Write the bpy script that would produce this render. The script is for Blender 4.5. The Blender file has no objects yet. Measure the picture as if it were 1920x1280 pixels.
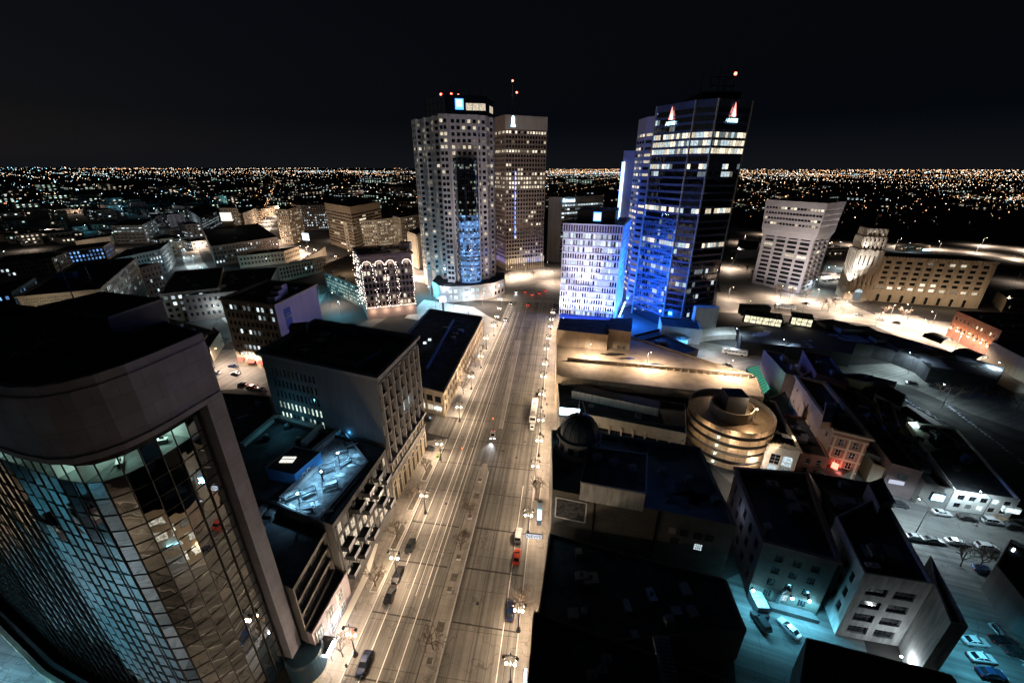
import bpy, math, random
from mathutils import Vector
R = math.radians
rnd = random.Random(7)
scene = bpy.context.scene
C = scene.collection
# ------------------------------------------------------------------ camera, sky, moon, exposure
CAM_H, PITCH, ROLL, FPX = 90.0, R(23.0), R(0.15), 765.0
cd = bpy.data.cameras.new('camera'); cam = bpy.data.objects.new('camera', cd); C.objects.link(cam)
cam.location = (0, 0, CAM_H)
cam.rotation_euler = (R(90) - PITCH, 0, 0)
cam.rotation_mode = 'XYZ'
from mathutils import Matrix
cam.matrix_world = Matrix.Translation((0, 0, CAM_H)) @ Matrix.Rotation(R(90) - PITCH, 4, 'X') @ Matrix.Rotation(ROLL, 4, 'Z')
cd.sensor_width = 36.0; cd.lens = 36.0 * FPX / 1920.0
cd.clip_start = 0.5; cd.clip_end = 90000
scene.camera = cam
w = bpy.data.worlds.new('World'); scene.world = w; w.use_nodes = True
wn = w.node_tree.nodes; wl = w.node_tree.links
sky = wn.new('ShaderNodeTexSky'); sky.sky_type = 'NISHITA'; sky.sun_disc = False
sky.sun_elevation = R(-4.2); sky.sun_rotation = R(250); sky.altitude = 200
hs = wn.new('ShaderNodeHueSaturation'); hs.inputs['Saturation'].default_value = 0.75
wl.new(sky.outputs[0], hs.inputs['Color'])
# city glow in the air: a little brighter and bluer towards the horizon all the way round
gtc = wn.new('ShaderNodeTexCoord'); gsx = wn.new('ShaderNodeSeparateXYZ'); wl.new(gtc.outputs['Generated'], gsx.inputs[0])
gcr = wn.new('ShaderNodeValToRGB'); ge = gcr.color_ramp.elements; ge[0].position = 0.0; ge[0].color = (.085, .10, .13, 1); ge[1].position = .45; ge[1].color = (.011, .017, .030, 1)
gm = ge = gcr.color_ramp.elements.new(.09); gm.color = (.020, .033, .057, 1)
wl.new(gsx.outputs[2], gcr.inputs[0]); gad = wn.new('ShaderNodeMixRGB'); gad.blend_type = 'ADD'; gad.inputs[0].default_value = 1
wl.new(hs.outputs[0], gad.inputs[1]); wl.new(gcr.outputs[0], gad.inputs[2]); wl.new(gad.outputs[0], wn['Background'].inputs[0])
wn['Background'].inputs[1].default_value = 0.055
sd = bpy.data.lights.new('moon', 'SUN'); sd.energy = 0.006; sd.angle = R(4); sd.color = (.6, .8, 1)
so = bpy.data.objects.new('moon', sd); C.objects.link(so); so.rotation_euler = (R(48), 0, R(-140))
scene.view_settings.view_transform = 'Standard'; scene.view_settings.look = 'None'
scene.view_settings.exposure = 0.3; scene.view_settings.gamma = 1.0
scene.render.engine = 'CYCLES'
cy = scene.cycles
cy.use_denoising = True; cy.max_bounces = 4; cy.diffuse_bounces = 2; cy.glossy_bounces = 3
cy.transmission_bounces = 2; cy.caustics_reflective = False; cy.caustics_refractive = False
cy.sample_clamp_indirect = 3.0; cy.use_light_tree = True

# ------------------------------------------------------------------ plan coordinates
# at(): a point of the city, worked out from the survey photograph and its height
cP, sP = math.cos(PITCH), math.sin(PITCH)
def at(px, py, z=0.0):
    u = px - 960.0; v = py - 640.0
    u, v = u * math.cos(ROLL) + v * math.sin(ROLL), -u * math.sin(ROLL) + v * math.cos(ROLL)
    rx, ry, rz = u, FPX * cP - v * sP, -FPX * sP - v * cP
    t = (z - CAM_H) / rz
    return (rx * t, ry * t)
def proj(x, y, z):
    z -= CAM_H
    f = y * cP - z * sP; d = -y * sP - z * cP
    u = x * FPX / f; v = d * FPX / f
    return (960 + u * math.cos(ROLL) - v * math.sin(ROLL), 640 + u * math.sin(ROLL) + v * math.cos(ROLL))
def height(tx, ty, by):
    lo, hi = 0.5, 88.0
    for _ in range(40):
        m = (lo + hi) / 2
        x, y = at(tx, ty, m)
        if proj(x, y, 0)[1] > by: hi = m
        else: lo = m
    return lo
TH = math.atan(0.1225); cT, sT = math.cos(TH), math.sin(TH)
def AV(a, s, z=None):           # avenue frame: a across, s along
    p = (a * cT + s * sT, -a * sT + s * cT)
    return p if z is None else (p[0], p[1], z)
def lerp(p, q, t): return tuple(p[i] + (q[i] - p[i]) * t for i in range(len(p)))

# ------------------------------------------------------------------ materials
MT = {}
def nodes(name):
    m = bpy.data.materials.new(name); m.use_nodes = True
    return m, m.node_tree.nodes, m.node_tree.links, m.node_tree.nodes['Principled BSDF']
def mat(name, col, rough=.8, metal=0., var=.25, scale=.6, bump=0., spec=.3, streak=False, col2=None):
    if name in MT: return MT[name]
    m, n, l, b = nodes(name)
    b.inputs['Roughness'].default_value = rough; b.inputs['Metallic'].default_value = metal
    b.inputs['Specular IOR Level'].default_value = spec
    tc = n.new('ShaderNodeTexCoord'); mp = n.new('ShaderNodeMapping')
    l.new(tc.outputs['Object'], mp.inputs[0])
    if streak: mp.inputs['Scale'].default_value = (1, 1, .15)
    no = n.new('ShaderNodeTexNoise'); no.inputs['Scale'].default_value = scale; no.inputs['Detail'].default_value = 6
    no.inputs['Roughness'].default_value = .65
    l.new(mp.outputs[0], no.inputs['Vector'])
    cr = n.new('ShaderNodeValToRGB'); e = cr.color_ramp.elements
    lo = [max(0, c * (1 - var)) for c in col]; hi = [min(1, c * (1 + var)) for c in (col2 or col)]
    e[0].position = .32; e[1].position = .68; e[0].color = (*lo, 1); e[1].color = (*hi, 1)
    l.new(no.outputs['Fac'], cr.inputs[0]); l.new(cr.outputs[0], b.inputs['Base Color'])
    if bump:
        bp = n.new('ShaderNodeBump'); bp.inputs['Strength'].default_value = bump; bp.inputs['Distance'].default_value = .1
        l.new(no.outputs['Fac'], bp.inputs['Height']); l.new(bp.outputs[0], b.inputs['Normal'])
    MT[name] = m; return m
def brickmat(name, col, col2, mortar, bw=.9, bh=.28, rough=.85):
    if name in MT: return MT[name]
    m, n, l, b = nodes(name); b.inputs['Roughness'].default_value = rough
    tc = n.new('ShaderNodeTexCoord'); sx = n.new('ShaderNodeSeparateXYZ'); cx = n.new('ShaderNodeCombineXYZ')
    ad = n.new('ShaderNodeMath'); ad.operation = 'ADD'
    l.new(tc.outputs['Object'], sx.inputs[0]); l.new(sx.outputs[0], ad.inputs[0]); l.new(sx.outputs[1], ad.inputs[1])
    l.new(ad.outputs[0], cx.inputs[0]); l.new(sx.outputs[2], cx.inputs[1])
    br = n.new('ShaderNodeTexBrick'); l.new(cx.outputs[0], br.inputs[0])
    br.inputs['Scale'].default_value = 1; br.inputs['Brick Width'].default_value = bw; br.inputs['Row Height'].default_value = bh
    br.inputs['Mortar Size'].default_value = .03
    br.inputs['Color1'].default_value = (*col, 1); br.inputs['Color2'].default_value = (*col2, 1); br.inputs['Mortar'].default_value = (*mortar, 1)
    no = n.new('ShaderNodeTexNoise'); no.inputs['Scale'].default_value = .35; no.inputs['Detail'].default_value = 7
    l.new(tc.outputs['Object'], no.inputs[0])
    mr = n.new('ShaderNodeMapRange'); mr.inputs[3].default_value = .55; mr.inputs[4].default_value = 1.4
    l.new(no.outputs[0], mr.inputs[0])
    mx = n.new('ShaderNodeMix'); mx.data_type = 'RGBA'; mx.blend_type = 'MULTIPLY'; mx.inputs[0].default_value = 1
    l.new(br.outputs[0], mx.inputs[6]); l.new(mr.outputs[0], mx.inputs[7]); l.new(mx.outputs[2], b.inputs['Base Color'])
    MT[name] = m; return m
def emit(name, col, strength, vary=0., base=(.02, .02, .02), nee=False, scale=1.3):
    if name in MT: return MT[name]
    m, n, l, b = nodes(name)
    b.inputs['Base Color'].default_value = (*base, 1); b.inputs['Roughness'].default_value = .3
    b.inputs['Emission Color'].default_value = (*col, 1); b.inputs['Emission Strength'].default_value = strength
    if vary:
        scale *= 1.6
        tc = n.new('ShaderNodeTexCoord'); oi = n.new('ShaderNodeObjectInfo')
        vm = n.new('ShaderNodeVectorMath'); vm.operation = 'SCALE'; vm.inputs[0].default_value = (37, 91, 53)
        va = n.new('ShaderNodeVectorMath'); va.operation = 'ADD'
        l.new(oi.outputs['Random'], vm.inputs['Scale']); l.new(tc.outputs['Object'], va.inputs[0]); l.new(vm.outputs[0], va.inputs[1])
        no = n.new('ShaderNodeTexNoise'); no.inputs['Scale'].default_value = scale; no.inputs['Detail'].default_value = 3
        l.new(va.outputs[0], no.inputs[0])
        mr = n.new('ShaderNodeMapRange'); mr.inputs[1].default_value = .35; mr.inputs[2].default_value = .65
        mr.inputs[3].default_value = strength * (1 - vary); mr.inputs[4].default_value = strength * (1 + vary)
        l.new(no.outputs[0], mr.inputs[0]); l.new(mr.outputs[0], b.inputs['Emission Strength'])
    m.cycles.emission_sampling = 'AUTO' if nee else 'NONE'
    MT[name] = m; return m
def mirror(name, col, rough=.02, wob=.004):
    if name in MT: return MT[name]
    m, n, l, b = nodes(name)
    b.inputs['Base Color'].default_value = (*col, 1); b.inputs['Metallic'].default_value = 1; b.inputs['Roughness'].default_value = rough
    if wob:
        tc = n.new('ShaderNodeTexCoord'); no = n.new('ShaderNodeTexNoise'); no.inputs['Scale'].default_value = .45; no.inputs['Detail'].default_value = 1
        l.new(tc.outputs['Object'], no.inputs[0])
        bp = n.new('ShaderNodeBump'); bp.inputs['Strength'].default_value = 1; bp.inputs['Distance'].default_value = wob * 10
        l.new(no.outputs[0], bp.inputs['Height']); l.new(bp.outputs[0], b.inputs['Normal'])
    MT[name] = m; return m

ROOF = mat('roof_bitumen', (.036, .038, .043), .9, var=.75, scale=.22, bump=.3)
def patchroof(name, base, snow, sc, lo, hi):
    m, n, l, b = nodes(name); b.inputs['Roughness'].default_value = .9
    tc = n.new('ShaderNodeTexCoord'); no = n.new('ShaderNodeTexNoise'); no.inputs['Scale'].default_value = sc; no.inputs['Detail'].default_value = 5
    l.new(tc.outputs['Object'], no.inputs[0]); cr = n.new('ShaderNodeValToRGB'); e = cr.color_ramp.elements; e[0].position = lo; e[1].position = hi
    e[0].color = (*base, 1); e[1].color = (*snow, 1); l.new(no.outputs['Fac'], cr.inputs[0]); l.new(cr.outputs[0], b.inputs['Base Color'])
    MT[name] = m; return m
ROOFS = patchroof('roof_snow_patched', (.022, .024, .028), (.3, .34, .4), .07, .6, .63)
ROOFT = mat('roof_tan_gravel', (.2, .17, .13), .9, var=.3, scale=.2)
CONC = mat('grey_concrete', (.30, .29, .28), .85, var=.18, scale=.35, streak=True, bump=.1)
CONCP = mat('pale_concrete', (.5, .48, .47), .8, var=.12, scale=.5, streak=True)
CONCD = mat('dark_concrete', (.13, .13, .135), .85, var=.25, scale=.3, streak=True)
CREAM = mat('cream_stone', (.5, .43, .33), .85, var=.16, scale=.6, streak=True)
TAN = mat('tan_stone', (.4, .32, .23), .85, var=.2, scale=.5, streak=True)
TYND = mat('limestone', (.45, .38, .29), .85, var=.14, scale=.8, streak=True)
WHITE = mat('white_render', (.68, .68, .66), .75, var=.12, scale=.6, streak=True)
WHITEW = mat('weathered_white_brick', (.42, .43, .42), .85, var=.35, scale=1.2, streak=True, bump=.2)
PINK = mat('pale_mauve_stucco', (.38, .33, .45), .85, var=.1, scale=.25, streak=True)
BRK_D = brickmat('dark_brick', (.10, .075, .06), (.14, .10, .085), (.16, .15, .14))
BRK_G = brickmat('grey_brick', (.085, .08, .07), (.12, .11, .095), (.14, .135, .12))
BRK_R = brickmat('red_brick', (.2, .07, .05), (.26, .10, .07), (.25, .2, .17))
BRK_T = brickmat('tan_brick', (.36, .26, .16), (.44, .33, .21), (.4, .35, .28))
BRK_M = brickmat('mauve_brick', (.16, .12, .13), (.2, .15, .155), (.22, .18, .18))
METAL = mat('dark_metal', (.04, .04, .045), .45, metal=.6, var=.2)
METALG = mat('galvanised_metal', (.2, .21, .23), .45, metal=.5, var=.2, scale=2)
BRASS = mat('bronze_panel', (.55, .4, .25), .38, metal=.55, var=.2, scale=1.2, streak=True)
BLACK = mat('black_trim', (.012, .012, .013), .6, var=.1)
WINF = mat('window_frame', (.1, .1, .1), .6, var=.1)
WINW = mat('white_window_frame', (.6, .6, .58), .6, var=.1)
DGL = mat('dark_window_glass', (.012, .014, .018), .12, var=.3, spec=.9)
GL_MIR = mirror('mirror_glass', (.60, .64, .67), .012, .0014)
GL_DK = mirror('dark_tower_glass', (.32, .36, .42), .03, .006)
GL_BL = mirror('blue_bay_glass', (.38, .5, .7), .03, .006)
SPAND = mat('dark_spandrel', (.05, .07, .14), .25, var=.2, spec=.8)
LITW = [emit('lit_window_warm%s' % s, (1, .86, .64), v * .9, .6) for s, v in (('', .62), ('_bright', 1.2), ('_dim', .13))]
LITC = [emit('lit_window_cool%s' % s, (.75, .93, 1), v, .5) for s, v in (('', .6), ('_bright', 1.2), ('_dim', .14))]
LITG = [emit('lit_window_green%s' % s, (.75, 1, .85), v, .4) for s, v in (('', .7), ('_bright', 1.2), ('_dim', .25))]
LITB = [emit('blue_window_and_reflection%s' % s, (.2, .45, 1), v, .5) for s, v in (('', .5), ('_bright', 1.2), ('_dim', .18))]
GLOBE = emit('lamp_globe_warm', (1, .74, .46), 30)
GLOBEC = emit('lamp_globe_cool', (.6, .9, 1), 30)
GLOBEB = emit('lamp_globe_blue', (.25, .45, 1), 30)
REDL = emit('red_beacon', (1, .08, .05), 12)
NEONB = emit('blue_neon', (.12, .28, 1), 6)
SIGNW = emit('sign_white_light', (.65, .85, 1), 6)
SIGNT = emit('sign_teal_light', (.3, .75, 1), 6)
SIGNR = emit('sign_red_light', (1, .12, .08), 5)
WARM, COOL, TEAL, BLUE = (1, .74, .50), (.72, .92, 1), (.16, .70, .95), (.10, .22, 1)

# ------------------------------------------------------------------ mesh helpers
class MB:
    def __init__(s): s.v = []; s.f = []; s.m = []; s.mats = []
    def mi(s, m):
        if m not in s.mats: s.mats.append(m)
        return s.mats.index(m)
    def face(s, pts, m):
        i = len(s.v); s.v += [tuple(p) for p in pts]; s.f.append(tuple(range(i, i + len(pts)))); s.m.append(s.mi(m)); return s
    def prism(s, poly, z0, z1, m, top=None, bottom=False):
        n = len(poly)
        for i in range(n):
            a, b = poly[i], poly[(i + 1) % n]
            s.face([(a[0], a[1], z0), (b[0], b[1], z0), (b[0], b[1], z1), (a[0], a[1], z1)], m)
        s.face([(p[0], p[1], z1) for p in poly], top or m)
        if bottom: s.face([(p[0], p[1], z0) for p in reversed(poly)], m)
        return s
    def box(s, c, size, m, ang=0., top=None):
        hx, hy = size[0] / 2, size[1] / 2; ca, sa = math.cos(ang), math.sin(ang)
        P = [(c[0] + x * ca - y * sa, c[1] + x * sa + y * ca) for x, y in ((-hx, -hy), (hx, -hy), (hx, hy), (-hx, hy))]
        return s.prism(P, c[2], c[2] + size[2], m, top, True)
    def bar(s, p, q, wd, m):              # square bar from p to q
        p, q = Vector(p), Vector(q); d = (q - p)
        if d.length < 1e-6: return s
        d.normalize(); up = Vector((0, 0, 1)) if abs(d.z) < .95 else Vector((1, 0, 0))
        x = d.cross(up).normalized() * wd / 2; y = d.cross(x).normalized() * wd / 2
        A = [p + x + y, p - x + y, p - x - y, p + x - y]; B = [q + x + y, q - x + y, q - x - y, q + x - y]
        for i in range(4): s.face([A[i], A[(i + 1) % 4], B[(i + 1) % 4], B[i]], m)
        s.face(A[::-1], m); s.face(B, m); return s
    def tube(s, p, q, r0, r1, m, n=8, caps=True):
        p, q = Vector(p), Vector(q); d = (q - p)
        if d.length < 1e-6: return s
        d.normalize(); up = Vector((0, 0, 1)) if abs(d.z) < .95 else Vector((1, 0, 0))
        x = d.cross(up).normalized(); y = d.cross(x).normalized()
        A = [p + (x * math.cos(2 * math.pi * i / n) + y * math.sin(2 * math.pi * i / n)) * r0 for i in range(n)]
        B = [q + (x * math.cos(2 * math.pi * i / n) + y * math.sin(2 * math.pi * i / n)) * r1 for i in range(n)]
        for i in range(n): s.face([A[i], B[i], B[(i + 1) % n], A[(i + 1) % n]], m)
        if caps: s.face(A, m); s.face(B[::-1], m)
        return s
    def lathe(s, c, prof, m, n=20, a0=0., a1=2 * math.pi, sx=1.):
        full = abs(a1 - a0 - 2 * math.pi) < 1e-6
        for i in range(n):
            t0 = a0 + (a1 - a0) * i / n; t1 = a0 + (a1 - a0) * (i + 1) / n
            for (r0, z0), (r1, z1) in zip(prof, prof[1:]):
                P = [(c[0] + r0 * math.cos(t0), c[1] + r0 * math.sin(t0), c[2] + z0), (c[0] + r0 * math.cos(t1), c[1] + r0 * math.sin(t1), c[2] + z0),
                     (c[0] + r1 * math.cos(t1), c[1] + r1 * math.sin(t1), c[2] + z1), (c[0] + r1 * math.cos(t0), c[1] + r1 * math.sin(t0), c[2] + z1)]
                if r0 < 1e-5: P = [P[0], P[2], P[3]]
                elif r1 < 1e-5: P = P[:3]
                s.face(P, m)
        return s
    def ball(s, c, r, m, n=8):
        return s.lathe(c, [(r * math.sin(math.pi * k / 6), -r * math.cos(math.pi * k / 6)) for k in range(7)], m, n)
    def octa(s, c, r, m):
        x, y, z = c
        P = [(x + r, y, z), (x, y + r, z), (x - r, y, z), (x, y - r, z)]
        for i in range(4):
            s.face([P[i], P[(i + 1) % 4], (x, y, z + r)], m); s.face([P[(i + 1) % 4], P[i], (x, y, z - r)], m)
        return s
    def mesh(s, name, org=(0, 0, 0)):
        me = bpy.data.meshes.new(name)
        me.from_pydata([(a - org[0], b - org[1], c - org[2]) for a, b, c in s.v], [], s.f)
        for m in s.mats: me.materials.append(m)
        me.polygons.foreach_set('material_index', s.m); me.update(); return me
    def build(s, name, parent=None, org=None, smooth=False):
        if not s.f: return None
        if org is None: org = parent['org'] if parent is not None and 'org' in parent else (0, 0, 0)
        me = s.mesh(name, org)
        if smooth: me.shade_smooth()
        o = bpy.data.objects.new(name, me); C.objects.link(o)
        if parent is not None: o.parent = parent; o.location = (0, 0, 0)
        else: o.location = org
        return o
def thing(name, label, cat, loc, rz=0., group=None):
    o = bpy.data.objects.new(name, None); C.objects.link(o); o.empty_display_size = .5
    o.location = loc; o.rotation_euler = (0, 0, rz); o['org'] = tuple(float(v) for v in loc)
    o['label'] = label; o['category'] = cat
    if group: o['group'] = group
    return o
def tag(o, label, cat, group=None):
    o['label'] = label; o['category'] = cat
    if group: o['group'] = group
    return o
def struct(o, kind='structure'):
    o['kind'] = kind; return o
def dup(root, loc, rz=0., label=None, group=None):
    r = root.copy(); C.objects.link(r); r.location = loc; r.rotation_euler = (0, 0, rz)
    if label: r['label'] = label
    if group: r['group'] = group
    for ch in list(root.children):
        c = ch.copy(); C.objects.link(c); c.parent = r
        for g in ch.children:
            d = g.copy(); C.objects.link(d); d.parent = c
    return r
LG = 2.0
CROSS = []
def light(kind, loc, power, col, radius=.3, parent=None, name=None, aim=None, spot=90, blend=.6):
    dn = kind == 'DOWN'
    if dn: kind = 'SPOT'; spot = 165; blend = .5
    ld = bpy.data.lights.new(name or 'lamp_light', kind); ld.energy = power * LG; ld.color = col; ld.shadow_soft_size = radius
    o = bpy.data.objects.new(name or 'lamp_light', ld); C.objects.link(o)
    if kind == 'SPOT': ld.spot_size = R(spot); ld.spot_blend = blend
    o.location = loc
    if aim is not None:
        o.rotation_euler = (Vector(aim) - Vector(loc)).to_track_quat('-Z', 'Y').to_euler()
    if parent is not None:
        o.parent = parent; o.location = Vector(loc) - Vector(parent.location)
    return o
def ccw(poly):
    a = sum(poly[i][0] * poly[(i + 1) % len(poly)][1] - poly[(i + 1) % len(poly)][0] * poly[i][1] for i in range(len(poly)))
    return list(poly) if a > 0 else list(poly)[::-1]
def para(c0, c1, c2): return ccw([c0, c1, (c1[0] + c2[0] - c0[0], c1[1] + c2[1] - c0[1]), c2])
def text_part(body, size, loc, rot, m, parent=None, depth=.05, name='lettering'):
    cu = bpy.data.curves.new(name, 'FONT'); cu.body = body; cu.size = size; cu.extrude = depth; cu.align_x = 'CENTER'; cu.align_y = 'CENTER'
    tmp = bpy.data.objects.new('tmp', cu); C.objects.link(tmp)
    me = bpy.data.meshes.new_from_object(tmp); bpy.data.objects.remove(tmp)
    me.materials.clear(); me.materials.append(m)
    o = bpy.data.objects.new(name, me); C.objects.link(o)
    o.rotation_euler = rot; o.location = loc
    if parent is not None:
        o.parent = parent; o.location = Vector(loc) - Vector(parent['org'])
    return o

# ------------------------------------------------------------------ windows and facades
WCACHE = {}
def win_geo(mb, w, h, pane, frame, mull, org=(0, 0, 0), ux=(1, 0), fr=.1):
    def P(x, y, z): return (org[0] + ux[0] * x - ux[1] * -y * -1, org[1] + ux[1] * x + ux[0] * y, org[2] + z)
    def Q(x, y, z): return (org[0] + ux[0] * x - ux[1] * y, org[1] + ux[1] * x + ux[0] * y, org[2] + z)
    def rect(x0, x1, z0, z1, y, m): mb.face([Q(x0, y, z0), Q(x1, y, z0), Q(x1, y, z1), Q(x0, y, z1)], m)
    rect(-w / 2, w / 2, 0, h, 0, pane)
    if frame is not None:
        y = -.06
        rect(-w / 2, -w / 2 + fr, 0, h, y, frame); rect(w / 2 - fr, w / 2, 0, h, y, frame)
        rect(-w / 2 + fr, w / 2 - fr, 0, fr, y, frame); rect(-w / 2 + fr, w / 2 - fr, h - fr, h, y, frame)
        for i in range(1, mull[0]):
            x = -w / 2 + w * i / mull[0]; rect(x - fr * .35, x + fr * .35, fr, h - fr, y, frame)
        for i in range(1, mull[1]):
            z = h * i / mull[1]; rect(-w / 2 + fr, w / 2 - fr, z - fr * .35, z + fr * .35, y - .004, frame)
def S(**k): return k
def pick_lit(k, pal):
    r = rnd.random()
    return pal[1] if r < .3 else (pal[0] if r < .75 else pal[2])
def facade(mb, p0, p1, z0, z1, sp, wins, wallm):
    """p0->p1 with the outside on the right-hand side; cuts the openings and collects the windows"""
    L = math.hypot(p1[0] - p0[0], p1[1] - p0[1]); ux = ((p1[0] - p0[0]) / L, (p1[1] - p0[1]) / L)
    def Q(x, y, z): return (p0[0] + ux[0] * x - ux[1] * y, p0[1] + ux[1] * x + ux[0] * y, z)
    m = (sp or {}).get('mat', wallm)
    if not sp or 'bay' not in sp:
        mb.face([Q(0, 0, z0), Q(L, 0, z0), Q(L, 0, z1), Q(0, 0, z1)], m); return
    x0 = sp.get('x0', 0) * L; x1 = sp.get('x1', 1) * L; mg = sp.get('mg', .8)
    n = max(1, int(round((x1 - x0 - 2 * mg) / sp['bay']))); bay = (x1 - x0 - 2 * mg) / n
    fl = sp.get('fl', 3.6); zb = z0 + sp.get('zb', 1.2); zt = z1 - sp.get('zt', 1.5)
    nf = max(1, int(round((zt - zb) / fl))); fh = (zt - zb) / nf
    ww = min(sp.get('ww', 1.6), bay * .96); wh = min(sp.get('wh', 2.0), fh * .92); dp = sp.get('dp', .3)
    grp = sp.get('grp', 1)
    lit = sp.get('lit', .15); pal = sp.get('pal', LITW); rows = sp.get('rows', {})
    frame = sp.get('frame', WINF); mull = sp.get('mull', (1, 2)); skip = sp.get('skip', 0)
    mb.face([Q(0, 0, z0), Q(L, 0, z0), Q(L, 0, zb), Q(0, 0, zb)], m)
    mb.face([Q(0, 0, zt), Q(L, 0, zt), Q(L, 0, z1), Q(0, 0, z1)], m)
    for k in range(nf):
        a = zb + k * fh; s0 = a + (fh - wh) * sp.get('sill', .5); s1 = s0 + wh
        if s0 > a + .01: mb.face([Q(0, 0, a), Q(L, 0, a), Q(L, 0, s0), Q(0, 0, s0)], m)
        if s1 < a + fh - .01: mb.face([Q(0, 0, s1), Q(L, 0, s1), Q(L, 0, a + fh), Q(0, 0, a + fh)], m)
        xc = 0.
        rowlit = rows.get(nf - 1 - k, None); fl_l = lit if rowlit is None else rowlit
        base = fl_l * rnd.uniform(.3, 1.7) if rowlit is None else fl_l
        last = False
        for i in range(n):
            cx = x0 + mg + bay * (i + .5)
            if grp > 1 and i % grp == grp - 1 and sp.get('gapg'): continue
            if skip and rnd.random() < skip: continue
            a0, a1 = cx - ww / 2, cx + ww / 2
            mb.face([Q(xc, 0, s0), Q(a0, 0, s0), Q(a0, 0, s1), Q(xc, 0, s1)], m); xc = a1
            mb.face([Q(a0, 0, s0), Q(a0, dp, s0), Q(a0, dp, s1), Q(a0, 0, s1)], m)
            mb.face([Q(a1, dp, s0), Q(a1, 0, s0), Q(a1, 0, s1), Q(a1, dp, s1)], m)
            mb.face([Q(a0, 0, s0), Q(a1, 0, s0), Q(a1, dp, s0), Q(a0, dp, s0)], m)
            mb.face([Q(a0, dp, s1), Q(a1, dp, s1), Q(a1, 0, s1), Q(a0, 0, s1)], m)
            pr = base + (.35 if last and rowlit is None and fl_l > 0 else 0)
            last = rnd.random() < pr
            pane = pick_lit(k, pal) if last else DGL
            wins.append((Q(cx, dp - .07, s0), ux, ww, wh, pane, frame, mull))
        mb.face([Q(xc, 0, s0), Q(L, 0, s0), Q(L, 0, s1), Q(xc, 0, s1)], m)
    if sp.get('piers'):
        d, wd = sp['piers']
        for i in range(0, n + 1, sp.get('pstep', 1)):
            cx = x0 + mg + bay * i
            P = [Q(cx - wd / 2, 0, 0)[:2], Q(cx - wd / 2, -d, 0)[:2], Q(cx + wd / 2, -d, 0)[:2], Q(cx + wd / 2, 0, 0)[:2]]
            mb.prism(P, zb, zt, sp.get('pmat', m))
    if sp.get('bands'):
        d, hh = sp['bands']
        for k in range(nf + 1):
            z = zb + k * fh
            P = [Q(0, 0, 0)[:2], Q(0, -d, 0)[:2], Q(L, -d, 0)[:2], Q(L, 0, 0)[:2]]
            mb.prism(P, z - hh / 2, z + hh / 2, sp.get('bmat', m), None, True)
def place_windows(root, wins, cap=100):
    org = root['org']
    def key(wi):
        (x, y, z), ux, ww, hh = wi[0], wi[1], wi[2], wi[3]
        d2 = x * x + y * y + (z - CAM_H) ** 2
        dot = -(x * ux[1] - y * ux[0]) / math.sqrt(d2)
        return -ww * hh * max(dot, .001) / d2
    wins = sorted(wins, key=key)
    rest = MB()
    for i, (p, ux, ww, hh, pane, frame, mull) in enumerate(wins):
        if i < cap:
            kk = (round(ww, 2), round(hh, 2), pane.name, frame.name if frame else '', mull)
            if kk not in WCACHE:
                q = MB(); win_geo(q, ww, hh, pane, frame, mull); WCACHE[kk] = q.mesh('window')
            o = bpy.data.objects.new('window', WCACHE[kk]); C.objects.link(o); o.parent = root
            o.location = (p[0] - org[0], p[1] - org[1], p[2] - org[2]); o.rotation_euler = (0, 0, math.atan2(ux[1], ux[0]))
        else:
            win_geo(rest, ww, hh, pane, frame, mull, p, ux)
    if rest.f:
        o = rest.build('windows', root); o['kind'] = 'stuff'
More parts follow.
